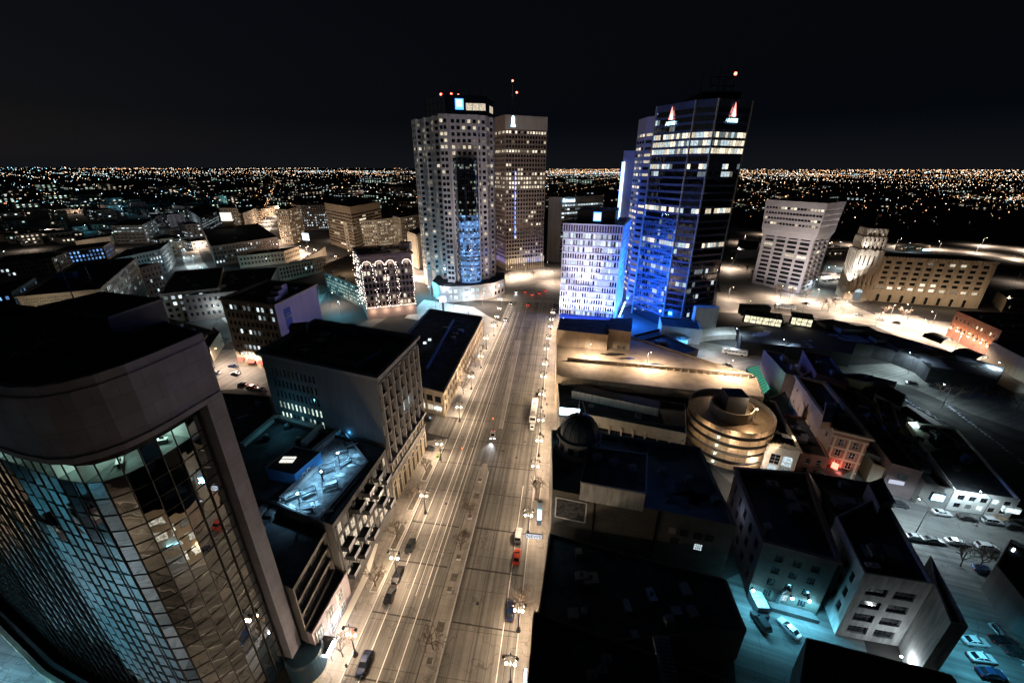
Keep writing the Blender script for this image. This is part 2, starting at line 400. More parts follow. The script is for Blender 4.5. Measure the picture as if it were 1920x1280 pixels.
def building(name, label, poly, h, wallm, sides=None, z0=0., roof=None, parapet=.9, cornice=None, cat='building', cap=100, group=None, trim=None, units=0, pm=None):
    if parapet > .25 * (h - z0): parapet = .15 * (h - z0)
    """poly counter-clockwise; sides: list (one spec per edge, None = blank)"""
    cx = sum(p[0] for p in poly) / len(poly); cyy = sum(p[1] for p in poly) / len(poly)
    root = thing(name, label, cat, (cx, cyy, z0), 0, group)
    mb = MB(); wins = []; n = len(poly)
    for i in range(n):
        sp = sides[i] if sides and i < len(sides) else None
        facade(mb, poly[i], poly[(i + 1) % n], z0, h, sp, wins, wallm)
    # parapet: top rim and inner faces
    th = .35
    def inset(d):
        out = []
        for i in range(n):
            a, b, c = Vector(poly[i - 1]), Vector(poly[i]), Vector(poly[(i + 1) % n])
            e1 = (b - a).normalized(); e2 = (c - b).normalized()
            n1 = Vector((-e1.y, e1.x)); n2 = Vector((-e2.y, e2.x)); k = 1 + n1.dot(n2)
            out.append(tuple(b + (n1 + n2) * (d / max(k, .3))))
        return out
    inn = inset(th)
    for i in range(n):
        j = (i + 1) % n
        mb.face([(*poly[i], h), (*poly[j], h), (*inn[j], h), (*inn[i], h)], pm or wallm)
        mb.face([(*inn[j], h - parapet), (*inn[i], h - parapet), (*inn[i], h), (*inn[j], h)], pm or wallm)
    mb.build('wall', root)
    MB().face([(*p, h - parapet) for p in inn], roof or ROOF).build('roof', root)
    if cornice:
        d, hh, dz = cornice
        out = inset(-d); ccm = MB()
        for i in range(n):
            j = (i + 1) % n
            ccm.face([(*out[i], h + dz - hh), (*out[j], h + dz - hh), (*out[j], h + dz), (*out[i], h + dz)], trim or wallm)
            ccm.face([(*out[i], h + dz), (*out[j], h + dz), (*inn[j], h + dz), (*inn[i], h + dz)], trim or wallm)
            ccm.face([(*out[j], h + dz - hh), (*out[i], h + dz - hh), (*poly[i], h + dz - hh - .25), (*poly[j], h + dz - hh - .25)], trim or wallm)
            ccm.face([(*inn[j], h), (*inn[i], h), (*inn[i], h + dz), (*inn[j], h + dz)], trim or wallm)
        ccm.build('cornice', root)
    for k in range(units):
        t, u = rnd.uniform(.2, .8), rnd.uniform(.2, .8)
        if n == 4:
            p = lerp(lerp(poly[0], poly[1], t), lerp(poly[3], poly[2], t), u)
        else: p = lerp(poly[0], poly[n // 2], t)
        q = MB(); sx, sy, sz = rnd.uniform(1.2, 3.5), rnd.uniform(1.2, 3), rnd.uniform(.8, 2)
        an = math.atan2(poly[1][1] - poly[0][1], poly[1][0] - poly[0][0])
        q.box((p[0], p[1], h - parapet + .15), (sx, sy, sz), METALG, an); q.box((p[0], p[1], h - parapet), (sx * .8, sy * .8, .2), METAL, an)
        if rnd.random() < .5: q.tube((p[0], p[1], h - parapet + sz), (p[0], p[1], h - parapet + sz + .5), .4, .4, METAL)
        q.build('roof_unit', root)
    place_windows(root, wins, cap)
    return root
def tri(c0, c1, c2, base, z=None):
    """rectangle-like footprint from three roof corners and the pixel row of the near corner's foot -> (poly, h)"""
    h = height(c0[0], c0[1], base) if z is None else z
    return para(at(*c0, h), at(*c1, h), at(*c2, h)), h
def sidewise(poly, fn):
    """spec per edge from its outward normal and midpoint"""
    out = []
    for i in range(len(poly)):
        a, b = poly[i], poly[(i + 1) % len(poly)]
        nx, ny = b[1] - a[1], a[0] - b[0]; L = math.hypot(nx, ny) or 1
        out.append(fn(nx / L, ny / L, L))
    return out
def facing(spec_s, spec_e=None, spec_w=None):
    """south-ish facing edges get spec_s, east-ish spec_e, west-ish spec_w"""
    def f(nx, ny, L):
        if ny < -.72: return spec_s
        if nx > .5 and ny < .75: return spec_e if spec_e is not None else spec_s
        if nx < -.5 and ny < .75: return spec_w if spec_w is not None else spec_s
        return None
    return f

# ------------------------------------------------------------------ ground, roads
def roadmat(name, col, ang, slab=(9., 3.6), wear=.5, joint=.5):
    m, n, l, b = nodes(name); b.inputs['Roughness'].default_value = .7; b.inputs['Specular IOR Level'].default_value = .35
    tc = n.new('ShaderNodeTexCoord'); mp = n.new('ShaderNodeMapping'); mp.inputs['Rotation'].default_value = (0, 0, ang)
    l.new(tc.outputs['Object'], mp.inputs[0])
    br = n.new('ShaderNodeTexBrick'); br.offset = 0; l.new(mp.outputs[0], br.inputs[0])
    br.inputs['Scale'].default_value = 1; br.inputs['Brick Width'].default_value = slab[0]; br.inputs['Row Height'].default_value = slab[1]
    br.inputs['Mortar Size'].default_value = .075; br.inputs['Mortar Smooth'].default_value = .6
    c = col; br.inputs['Color1'].default_value = (*c, 1); br.inputs['Color2'].default_value = (*[v * .86 for v in c], 1)
    br.inputs['Mortar'].default_value = (*[v * joint for v in c], 1)
    mp2 = n.new('ShaderNodeMapping'); mp2.inputs['Scale'].default_value = (.012, .9, 1); l.new(mp.outputs[0], mp2.inputs[0])
    no = n.new('ShaderNodeTexNoise'); no.inputs['Scale'].default_value = 1; no.inputs['Detail'].default_value = 4; l.new(mp2.outputs[0], no.inputs[0])
    no2 = n.new('ShaderNodeTexNoise'); no2.inputs['Scale'].default_value = .08; no2.inputs['Detail'].default_value = 8; no2.inputs['Roughness'].default_value = .7
    l.new(mp.outputs[0], no2.inputs[0])
    vo = n.new('ShaderNodeTexVoronoi'); vo.feature = 'DISTANCE_TO_EDGE'; vo.inputs['Scale'].default_value = .09
    vn = n.new('ShaderNodeMixRGB'); vn.blend_type = 'ADD'; vn.inputs[0].default_value = 1
    n3 = n.new('ShaderNodeTexNoise'); n3.inputs['Scale'].default_value = .3; l.new(mp.outputs[0], n3.inputs[0])
    sc = n.new('ShaderNodeVectorMath'); sc.operation = 'SCALE'; sc.inputs['Scale'].default_value = 6; l.new(n3.outputs['Color'], sc.inputs[0])
    l.new(mp.outputs[0], vn.inputs[1]); l.new(sc.outputs[0], vn.inputs[2]); l.new(vn.outputs[0], vo.inputs['Vector'])
    ck = n.new('ShaderNodeMapRange'); ck.inputs[2].default_value = .012; ck.inputs[3].default_value = .55; ck.inputs[4].default_value = 1; l.new(vo.outputs['Distance'], ck.inputs[0])
    def mr(src, lo, hi):
        q = n.new('ShaderNodeMapRange'); q.inputs[1].default_value = .3; q.inputs[2].default_value = .7; q.inputs[3].default_value = lo; q.inputs[4].default_value = hi
        l.new(src, q.inputs[0]); return q.outputs[0]
    def mul(a, bb):
        q = n.new('ShaderNodeMix'); q.data_type = 'RGBA'; q.blend_type = 'MULTIPLY'; q.inputs[0].default_value = 1
        l.new(a, q.inputs[6]); l.new(bb, q.inputs[7]); return q.outputs[2]
    o = mul(mul(mul(br.outputs[0], mr(no.outputs[0], 1 - wear, 1.15)), mr(no2.outputs[0], .6, 1.25)), ck.outputs[0])
    l.new(o, b.inputs['Base Color'])
    mt = MT[name] = m; return mt
AVANG = -(math.pi / 2 - TH)     # turns world so that x runs along the avenue
ROAD = roadmat('avenue_concrete', (.25, .235, .215), AVANG, wear=.68, joint=.36)
ROAD2 = roadmat('boulevard_concrete', (.30, .28, .25), R(5), wear=.25, joint=.8)
ROAD3 = roadmat('side_street_asphalt', (.16, .16, .155), R(25), wear=.35, joint=.8)
YARD = roadmat('yard_patched_asphalt', (.22, .23, .23), R(20), slab=(30, 30), wear=.6)
PAVE = roadmat('pavement_slabs', (.34, .31, .28), AVANG, slab=(1.5, 1.5), wear=.15, joint=.75)
PLAZA = roadmat('plaza_pavers', (.42, .41, .40), AVANG, slab=(3, 3), wear=.1, joint=.8)
GRND = mat('city_ground', (.045, .043, .042), .95, var=.5, scale=.01)
PAINT_TRAIL = mat('road_paint_and_trails', (.72, .70, .66), .6, var=.3, scale=.4)  # also colours the stripes that stand in for headlight trails
EARTH = mat('frozen_grass_earth', (.10, .085, .065), .95, var=.5, scale=.5)
SNOW = mat('old_snow', (.55, .58, .62), .8, var=.2, scale=.8)
g = MB(); G0 = 60000
g.face([(-G0, -3000, 0), (G0, -3000, 0), (G0, G0, 0), (-G0, G0, 0)], GRND)
struct(g.build('ground'))
def sheet(name, poly, m, z, kind='structure'):
    q = MB(); poly = ccw(poly)
    if z > .05: q.prism(poly, 0.002, z, m)
    else: q.face([(*p, z) for p in poly], m)
    o = q.build(name); o['kind'] = kind; return o
sheet('avenue_road', [AV(-38, -80), AV(-5.2, -80), AV(-4.6, 285), AV(-37, 285)], ROAD, .012)
sheet('intersection_road', [AV(-60, 285), AV(-4.6, 285), AV(30, 262), AV(60, 300), AV(62, 420), AV(-40, 420), AV(-58, 330)], ROAD2, .008)
sheet('side_street_road', [AV(-38, 119), AV(-38, 131), AV(-170, 163), AV(-170, 149)], ROAD, .008)
sheet('side_street_road', [(-165, 150), (-120, 158), (-118, 195), (-150, 330), (-165, 330), (-150, 200), (-230, 190), (-230, 165)], ROAD, .006)
# kerbed pavements: left one is cut by the side street, raised 0.13
sheet('pavement_left', [AV(-44.5, -80), AV(-38, -80), AV(-38, 118), AV(-44.5, 116)], PAVE, .13)
sheet('pavement_left', [AV(-44.5, 132), AV(-36.5, 132), AV(-36, 240), AV(-46, 250), AV(-60, 268), AV(-100, 280), AV(-100, 240), AV(-46, 226)], PLAZA, .13)
sheet('pavement_right', [AV(-5.2, -80), AV(1.5, -80), AV(1.5, 240), AV(-4.6, 262)], PAVE, .13)
sheet('median', [AV(-23.8, -80), AV(-20, -80), AV(-20.2, 103), AV(-21.2, 106.5), AV(-22.6, 106.5), AV(-23.4, 104)], PAVE, .15)
sheet('median', [AV(-20.6, 127), AV(-19.2, 127), AV(-21.2, 212), AV(-24.6, 212), AV(-24.2, 190), AV(-21.6, 150)], PAVE, .15)
def line(a0, s0, a1, s1, wd=.14, dash=None, name='lane_and_trail_line'):
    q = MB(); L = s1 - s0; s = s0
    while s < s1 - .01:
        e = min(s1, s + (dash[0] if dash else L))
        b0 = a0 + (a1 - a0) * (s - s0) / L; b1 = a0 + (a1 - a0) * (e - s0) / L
        q.face([(*AV(b0 - wd / 2, s), .017), (*AV(b0 + wd / 2, s), .017), (*AV(b1 + wd / 2, e), .017), (*AV(b1 - wd / 2, e), .017)], PAINT_TRAIL)
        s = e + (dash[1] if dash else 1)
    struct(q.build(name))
for a in (-34.4, -31.0, -27.6): line(a, -60, a, 262, .2)  # these stripes and the left-hand ones below paint in headlight trails
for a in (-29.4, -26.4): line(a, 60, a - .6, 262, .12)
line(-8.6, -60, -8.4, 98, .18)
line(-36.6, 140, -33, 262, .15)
def kerb(name, a0, s0, a1, s1, z=.17, wd=.28, m=None):
    q = MB(); q.prism(ccw([AV(a0 - wd / 2, s0), AV(a0 + wd / 2, s0), AV(a1 + wd / 2, s1), AV(a1 - wd / 2, s1)]), .004, z, m or CONCP); struct(q.build(name))
KD = mat('dark_kerb', (.12, .11, .10), .9, var=.3)  # darker kerb for the median's left edge
kerb('median_kerb', -19.92, -60, -20.1, 103); kerb('median_kerb', -23.9, -60, -23.5, 103, m=KD)
kerb('median_kerb', -19.1, 127, -21.1, 211); kerb('median_kerb', -21.7, 150, -24.5, 211, m=KD)
kerb('pavement_kerb', -37.9, -60, -37.9, 117.8); kerb('pavement_kerb', -36.4, 132.2, -35.9, 239); kerb('pavement_kerb', -5.3, -60, -5.0, 240)
for s_ in [i * 12.6 - 20 for i in range(22)]:
    q = MB(); w0 = .22 + .1 * (int(s_) % 3); j = rnd.uniform(-.4, .4)
    for a0, a1 in (((-37.6, -24.2), (-19.6, -5.6)) if s_ < 101 or 129 < s_ < 205 else ((-37, -6),)):
        q.face([(*AV(a0, s_ + j), .0155), (*AV(a1, s_ + j - .4), .0155), (*AV(a1, s_ + j - .4 + w0), .0155), (*AV(a0, s_ + j + w0), .0155)], mat('tar_seam', (.045, .04, .036), .8, var=.4, scale=.6))
    struct(q.build('road_seam'))
# boulevard on the right, its approaches and the lit flats beyond
A = at
sheet('boulevard_road', [A(1340, 585), A(1345, 548), A(1500, 552), A(1580, 565), A(1640, 590), A(1790, 605), A(1735, 655), A(1640, 610), A(1500, 592)], ROAD2, .016)
sheet('boulevard_road', [A(1640, 586), A(1720, 592), A(1800, 630), A(1920, 690), A(1980, 745), A(1900, 735), A(1740, 650), A(1650, 612)], ROAD2, .02)
sheet('lit_forecourt', [A(1352, 548), A(1345, 520), A(1370, 440), A(1420, 436), A(1440, 520), A(1600, 540), A(1640, 566), A(1540, 566)], ROAD2, .008)
sheet('riverside_parking', [A(1530, 540), A(1555, 478), A(1640, 470), A(1660, 500), A(1590, 560)], ROAD2, .012)
sheet('bridge_approach_road', [A(1640, 470), A(1700, 452), A(1990, 466), A(1990, 512), A(1870, 482), A(1760, 470)], ROAD2, .016)
sheet('river_drive_road', [A(1360, 436), A(1372, 425), A(1480, 436), A(1660, 462), A(1650, 474), A(1500, 448)], ROAD2, .02)
sheet('bus_street_road', [A(1270, 660), A(1290, 636), A(1400, 655), A(1560, 686), A(1700, 680), A(1860, 728), A(1980, 775), A(1980, 830), A(1820, 775), A(1700, 722), A(1560, 705), A(1440, 712), A(1400, 700)], roadmat('bus_street_concrete', (.24, .24, .22), R(-20), wear=.35), .012)
sheet('parking_field', [A(1690, 735), A(1830, 775), A(1980, 830), A(1980, 960), A(1920, 950), A(1700, 870), A(1640, 800)], mat('field_asphalt', (.07, .07, .065), .9, var=.4, scale=.2), .008)
sheet('parking_deck', [A(1672, 772), A(1702, 758), A(1792, 806), A(1776, 814), A(1735, 806), A(1662, 800)], PLAZA, .03)
sheet('lower_street_road', [A(1560, 858), A(1660, 905), A(1700, 925), A(1990, 1005), A(1990, 1075), A(1850, 1040), A(1680, 1000), A(1500, 940), A(1370, 905), A(1310, 850), A(1330, 830)], ROAD3, .014)
sheet('parking_yard', [A(1362, 1085), A(1420, 1060), A(1600, 1120), A(1640, 1280), A(1560, 1500), A(1400, 1500)], YARD, .010)
sheet('corner_car_park', [A(1700, 1000), A(1990, 1075), A(2000, 1500), A(1760, 1500), A(1700, 1250)], YARD, .006)
sheet('left_lot', [(-200, -120), (-46, -120), (-46, 36), (-60, 62), (-200, 80)], roadmat('left_lot_concrete', (.22, .23, .23), R(10), wear=.5), .006)
# main street up the left, and side streets of the old quarter
def strip(name, pts, wd, m, z=.008):
    q = MB()
    for i in range(len(pts) - 1):
        a, b = Vector(pts[i]), Vector(pts[i + 1]); d = (b - a).normalized(); nn = Vector((-d.y, d.x)) * wd / 2; zz = z + .003 * i
        q.face([(*(a + nn), zz), (*(a - nn), zz), (*(b - nn), zz), (*(b + nn), zz)], m)
    o = q.build(name); o['kind'] = 'structure'; return o
strip('main_street_road', [(-40, 330), (-110, 385), (-236, 452), (-373, 607), (-520, 930), (-900, 1800), (-1500, 3400)], 30, ROAD2)
strip('old_quarter_road', [(-122, 195), (-190, 262), (-330, 420), (-470, 600), (-700, 900)], 16, ROAD2, .02)
strip('curving_street', [(-84, 262), (-96, 215), (-112, 190), (-118, 165)], 10, ROAD3, .03)
strip('far_highway_road', [(500, 1200), (120, 1700), (-600, 4200)], 26, ROAD2, .02)

# ------------------------------------------------------------------ street lamps
L_AVE = 2350
def make_ornate():
    t = thing('street_lamp', 'four-headed ornamental street lamp', 'street lamp', (0, 0, .13))
    q = MB(); q.lathe((0, 0, .13), [(.55, 0), (.5, .25), (.34, .5), (.3, 1.0), (.16, 1.2)], METAL, 10); q.build('base', t)
    q = MB(); q.tube((0, 0, 1.2), (0, 0, 9.2), .12, .08, METAL, 8); q.lathe((0, 0, 9.2), [(.1, 0), (.16, .1), (.05, .5), (0, .8)], METAL, 8); q.build('pole', t)
    q = MB(); q.bar((-1.3, 0, 8.9), (1.3, 0, 8.9), .1, METAL); q.tube((-1.1, 0, 8.2), (-.1, 0, 8.9), .04, .04, METAL, 5); q.tube((1.1, 0, 8.2), (.1, 0, 8.9), .04, .04, METAL, 5); q.build('upper_arm', t)
    for sx in (-1.25, 1.25):
        q = MB(); q.lathe((sx, 0, 7.9), [(0, 0), (.28, .12), (.34, .4), (.2, .62), (.06, .75), (.05, 1.0)], METAL, 10); q.build('lantern', t)
    q = MB(); q.bar((-.8, 0, 6.1), (.8, 0, 6.1), .08, METAL); q.build('lower_arm', t)
    for sx in (-.8, .8):
        q = MB(); q.ball((sx, 0, 6.42), .27, GLOBE, 10); q.build('globe', t)
    return t
ORN = make_ornate()
orn_right = [(957, 1283), (972, 1182), (990, 1000), (1003, 905), (1010, 855), (1013, 815), (1015, 765), (1018, 730), (1021, 705), (1024, 675), (1028, 655), (1031, 632), (1033, 618), (1036, 604)]
orn_left = [(667, 1228), (745, 1082), (798, 962), (826, 862), (862, 790), (884, 730), (902, 690), (912, 655), (926, 630), (932, 612), (936, 596), (938, 578)]
first = [True]
def ornate(x, y, rz, label, power, group):
    t = ORN if first[0] else dup(ORN, (x, y, .13), rz)
    first[0] = False
    t.location = (x, y, .13); t.rotation_euler = (0, 0, rz); t['label'] = label; t['group'] = group
    ld = light('POINT', (0, 0, 0), power, WARM, .35, name='lamp_light'); ld.parent = t; ld.location = (0, 0, 6.0)
ords = ['nearest', 'second', 'third', 'fourth', 'fifth', 'sixth', 'seventh', 'eighth', 'ninth', 'tenth', 'eleventh', 'twelfth', 'thirteenth', 'fourteenth', 'fifteenth']
for i, p in enumerate(orn_right):
    x, y = at(*p)
    ornate(x, y, -TH, 'black four-headed street lamp on the right pavement of the avenue, %s from the camera' % ords[i], L_AVE * (.68 if i < 8 else .8), 'ornamental street lamps along the avenue')
for i, p in enumerate(orn_left):
    x, y = at(*p)
    ornate(x, y, -TH, 'black four-headed street lamp on the left pavement of the avenue, %s from the camera' % ords[i], L_AVE * (1.0 if i < 7 else .8), 'ornamental street lamps along the avenue')
for k, (a, s) in enumerate(((-41, 22), (-3.5, 20))):
    ornate(*AV(a, s), -TH, 'black four-headed street lamp on the avenue below the camera, %s side' % ('left', 'right')[k], L_AVE * .6, 'ornamental street lamps along the avenue')
def make_tall(col, globe, name, h=10.):
    t = thing(name, '-', 'street light', (0, 0, 0))
    q = MB(); q.lathe((0, 0, 0), [(.3, 0), (.3, .4), (.14, .5)], METALG, 8); q.tube((0, 0, .5), (0, 0, h - .6), .13, .08, METALG, 7); q.build('pole', t)
    q = MB(); q.tube((0, 0, h - .6), (.8, 0, h - .1), .07, .06, METALG, 6); q.tube((.8, 0, h - .1), (2.2, 0, h), .06, .05, METALG, 6); q.build('arm', t)
    q = MB(); q.box((2.5, 0, h - .12), (1.0, .4, .16), METAL); q.lathe((2.5, 0, h - .38), [(0, 0), (.18, .06), (.26, .26)], globe, 10); q.build('lamp_head', t)
    return t
TALLW = make_tall(WARM, GLOBE, 'street_light'); TALLC = make_tall(COOL, GLOBEC, 'street_light'); TALLT = make_tall(TEAL, GLOBEC, 'street_light')
used = {}
def tall(kind, x, y, rz, label, power, h=1., group=None, wide=False):
    base, col = {'w': (TALLW, (1, .77, .60)), 'c': (TALLC, COOL), 't': (TALLT, TEAL)}[kind]
    t = base if kind not in used else dup(base, (x, y, 0), rz); used[kind] = 1
    t.location = (x, y, 0); t.rotation_euler = (0, 0, rz); t.scale = (h, h, h); t['label'] = label
    if group: t['group'] = group
    ld = light('POINT' if wide else 'DOWN', (0, 0, 0), power, col, .35); ld.parent = t; ld.location = (2.5, 0, 9.0 if wide else 9.3)
    return t
GB = 'street lights along the wide boulevard'
for i, (px, py, pw) in enumerate([(1365, 560, 2600), (1400, 590, 2200), (1372, 505, 2500), (1462, 562, 2600), (1530, 565, 2600), (1590, 570, 2600), (1575, 590, 2200), (1668, 596, 2400), (1700, 600, 2400), (1746, 612, 2400),
                         (1790, 622, 2400), (1730, 632, 2200), (1790, 655, 2200), (1850, 668, 2600), (1905, 700, 2600), (1470, 535, 1500), (1560, 520, 2600), (1500, 600, 1500), (1640, 612, 1800), (1850, 640, 1600)]):
    x, y = at(px, py); tall('w', x, y, rnd.uniform(0, 6), 'grey mast street light with a warm lamp over the wide lit boulevard', pw * 2.6, .9 + .2 * rnd.random(), GB)
GR = 'street lights by the river flats'
for i, (px, py, pw) in enumerate([(1395, 455, 4500), (1440, 440, 3500), (1385, 480, 3500), (1560, 470, 7000), (1600, 460, 6000), (1680, 462, 9000), (1760, 468, 9000), (1830, 474, 10000), (1900, 486, 9000), (1625, 500, 5000), (1880, 580, 5000), (1905, 530, 3000), (1840, 460, 9000), (1930, 470, 9000)]):
    x, y = at(px, py); tall('w', x, y, rnd.uniform(0, 6), 'small warm street light out on the river flats', pw, 1, GR)
for px, py, k, pw, lb in [(1358, 690, 'w', 2300, 'street light on the parking deck edge by the bus street'), (1468, 672, 'c', 1500, 'white curved mast light beside the snowy roof'), (1702, 700, 'c', 2600, 'white curved mast light in front of the curved teal wall'),
                          (1765, 765, 'c', 700, 'slim mast light by the row of bare trees'), (1868, 720, 'c', 450, 'pair mast light beside the red lit sign'), (1716, 1000, 'c', 2400, 'tall black curved street light above the lower street'),
                          (1380, 650, 'c', 1800, 'mast light standing next to the white bus'), (1830, 985, 'c', 700, 'mast light behind the parked cars of the lower street')]:
    x, y = at(px, py); tall(k, x, y, R(100), lb, pw)
for px, py, pw, lb in [(403, 690, 2600, 'bright street light at the crossing behind the glass tower'), (452, 700, 500, 'street light beside the red awnings'), (620, 575, 900, 'street light in the curved street by the courtyard building'), (672, 560, 900, 'street light in front of the courtyard windows')]:
    x, y = at(px, py); tall('w', x, y, R(40), lb, pw)
# deck lamps on the long tan roof
for px, py, pw in [(1103, 668, 700), (1213, 684, 750), (1362, 700, 1000)]:
    x, y = at(px, py, 16); t = tall('w', x, y, R(-80), 'mast light standing on the long tan parking roof', pw, .75, 'mast lights on the tan parking roof'); t.location.z = 15.2
GO = 'street lights of the old quarter'
def spread(pts, n, j):
    out = []
    for i in range(n):
        t = (i + .5) / n * (len(pts) - 1); k = min(int(t), len(pts) - 2); p = lerp(pts[k], pts[k + 1], t - k)
        out.append((p[0] + rnd.uniform(-j, j), p[1] + rnd.uniform(-j, j)))
    return out
for x, y in spread([(-60, 340), (-110, 385), (-236, 452), (-373, 607), (-520, 930)], 22, 12):
    tall('w', x, y, rnd.uniform(0, 6), 'warm street light among the buildings of the main street', 7500 * max(1, y / 500), 1, 'street lights up the main street', True)
for x, y in spread([(-122, 195), (-190, 262), (-330, 420), (-470, 600), (-700, 900)], 12, 10):
    tall('c', x, y, rnd.uniform(0, 6), 'cool white street light in the old warehouse quarter', 2000 * max(1, y / 400), 1, GO, True)
for px, py, k, pw in [(55, 470, 'w', 2500), (90, 445, 'w', 4500), (160, 435, 't', 3500), (30, 455, 't', 3500), (10, 490, 'c', 2500), (110, 405, 'w', 6000), (230, 400, 't', 6000), (45, 400, 'w', 9000), (200, 470, 'w', 3000), (420, 480, 'w', 3500), (460, 450, 'w', 4500), (250, 440, 'c', 4000), (630, 500, 'w', 2500), (500, 505, 'c', 1500), (150, 400, 'w', 9000), (290, 400, 'c', 9000), (300, 475, 'w', 4000), (350, 500, 'c', 4000), (340, 455, 'c', 6000),
                      (300, 540, 't', 1200), (600, 560, 't', 1800), (640, 590, 't', 1200), (690, 455, 'w', 5000), (640, 450, 'w', 5000), (760, 500, 'w', 4000), (745, 455, 'w', 6000), (780, 540, 'w', 1200), (595, 485, 'w', 3500), (560, 470, 'w', 4000), (385, 520, 't', 1500), (480, 470, 'c', 3500), (340, 430, 'c', 9000), (400, 385, 't', 12000), (250, 385, 't', 9000), (380, 470, 'w', 5000), (690, 370, 'w', 12000), (560, 360, 'w', 12000), (1075, 540, 'w', 800)]:
    x, y = at(px, py); tall(k, x, y, rnd.uniform(0, 6), {'w': 'warm street light tucked between the old quarter roofs', 'c': 'white street light tucked between the old quarter roofs', 't': 'bluish street light tucked between the old quarter roofs'}[k], pw * .85, 1, GO, True)

# ------------------------------------------------------------------ curved glass tower, left foreground
def glass_tower():
    H = 70.; ZB = 60.5
    front = [AV(-119, 45), AV(-91, 36.2), AV(-67, 31.2), AV(-57.5, 29.3), AV(-53.4, 28.9), AV(-51, 29.3), AV(-49.3, 30.5), AV(-48.1, 32.3), AV(-47.3, 34.8), AV(-46.9, 38), AV(-46.7, 41.6)]
    corner = AV(-46.6, 44.6); back = [AV(-53, 46.6), AV(-56.5, 48.6), AV(-88.7, 51.9), AV(-118, 55.5)]
    cc = AV(-70, 40)
    t = thing('glass_office_tower', 'curved mirror glass office tower with a blank concrete crown, left foreground', 'tower', (cc[0], cc[1], 0))
    poly = front + [corner] + back
    # crown
    CR = brickmat('crown_panel_concrete', (.165, .17, .21), (.148, .152, .19), (.09, .09, .11), bw=3.1, bh=2.3)
    def off(P, d):
        out = []
        for i in range(len(P)):
            a = Vector(P[max(i - 1, 0)]); b = Vector(P[min(i + 1, len(P) - 1)]); e = (b - a).normalized(); out.append(tuple(Vector(P[i]) + Vector((e.y, -e.x)) * d))
        return out
    q = MB()
    F2 = front + [corner]; inn = off(F2, -.6); glz = off(F2, -1.5)
    for i in range(len(F2) - 1):
        a, b = F2[i], F2[i + 1]
        q.face([(*a, ZB), (*b, ZB), (*b, H), (*a, H)], CR)
        q.face([(*a, H), (*b, H), (*inn[i + 1], H), (*inn[i], H)], CR); q.face([(*inn[i + 1], H - 1.4), (*inn[i], H - 1.4), (*inn[i], H), (*inn[i + 1], H)], CR)
        q.face([(*b, ZB), (*a, ZB), (*glz[i], ZB), (*glz[i + 1], ZB)], BLACK)
    bk = [corner] + back + [front[0]]
    for i in range(len(bk) - 1): q.face([(*bk[i], 0), (*bk[i + 1], 0), (*bk[i + 1], H), (*bk[i], H)], CR)
    q.build('crown', t)
    # thin lip courses under the parapet and above the glass, and panel joints
    q = MB()
    for zz, hh, d in ((H - 1.3, .12, .06), (ZB + .1, .7, .12)):
        o = off(F2, d)
        for i in range(len(F2) - 1):
            q.face([(*o[i], zz), (*o[i + 1], zz), (*o[i + 1], zz + hh), (*o[i], zz + hh)], CR); q.face([(*o[i], zz + hh), (*o[i + 1], zz + hh), (*F2[i + 1], zz + hh), (*F2[i], zz + hh)], CR)
            q.face([(*o[i + 1], zz), (*o[i], zz), (*F2[i], zz), (*F2[i + 1], zz)], CR)
    q.build('trim_course', t)
    q = MB(); q.face([(*p, H - 1.4) for p in inn] + [(*p, H - 1.4) for p in back], ROOF); q.build('roof', t)
    # corner pillar
    p0, p1 = AV(-46.7, 41.6), corner; q = MB()
    P = ccw([AV(-46.62, 42.0), AV(-46.55, 44.65), AV(-49, 45.3), AV(-49, 42.2)]); q.prism(P, 0, ZB, CR); q.build('pillar', t)
    # glazing: resample the curve at constant width
    def resample(P, step):
        out = [P[0]]; acc = 0
        tot = sum(math.dist(P[i], P[i + 1]) for i in range(len(P) - 1)); n = int(tot / step); d = tot / n; target = d; run = 0
        for i in range(len(P) - 1):
            L = math.dist(P[i], P[i + 1])
            while target <= run + L + 1e-6 and len(out) < n + 1:
                out.append(lerp(P[i], P[i + 1], (target - run) / L)); target += d
            run += L
        return out
    line_ = resample(glz[:-1], 1.9); rows = 22; z0, z1 = 3.5, ZB - 1.3; fh = (z1 - z0) / rows
    gl = MB(); mu = MB(); r2 = random.Random(3)
    for i in range(len(glz) - 1): mu.face([(*glz[i], z1 + .03), (*glz[i + 1], z1 + .03), (*glz[i + 1], ZB), (*glz[i], ZB)], BLACK)
    nl = len(line_) - 1; yaw = [r2.uniform(-.03, .03) if i < nl - 17 else r2.choice((-.10, -.05, .0, .06, .11)) for i in range(nl)]
    for i in range(1, nl):
        if r2.random() < .4: yaw[i] = yaw[i - 1]
    base = []
    for k in range(rows):
        a0, a1 = z0 + k * fh, z0 + (k + 1) * fh
        for i in range(len(line_) - 1):
            a, b = line_[i], line_[i + 1]; e = (Vector(b) - Vector(a)).normalized(); nn = Vector((e.y, -e.x))
            w_ = [r2.uniform(-.003, .003) + yaw[i], r2.uniform(-.008, .008)]
            if k == rows - 1:
                lit = i > len(line_) - 22 and yaw[(i * 7 + 3) % nl] < .1 and i != nl - 4 and i != nl - 1
                if lit: continue
                gl.face([(*a, a0), (*b, a0), (*b, a1), (*a, a1)], GL_MIR); continue
                gl.face([(*a, a0), (*b, a0), (*b, a1), (*a, a1)], DGL); continue
            j0 = w_[0]; tz = w_[1]
            pa = Vector(a) + nn * j0; pb = Vector(b) - nn * j0
            gl.face([(pa.x, pa.y, a0), (pb.x, pb.y, a0), (pb.x - nn.x * tz, pb.y - nn.y * tz, a1), (pa.x - nn.x * tz, pa.y - nn.y * tz, a1)], GL_MIR)
    gl.build('mirror_glazing', t)
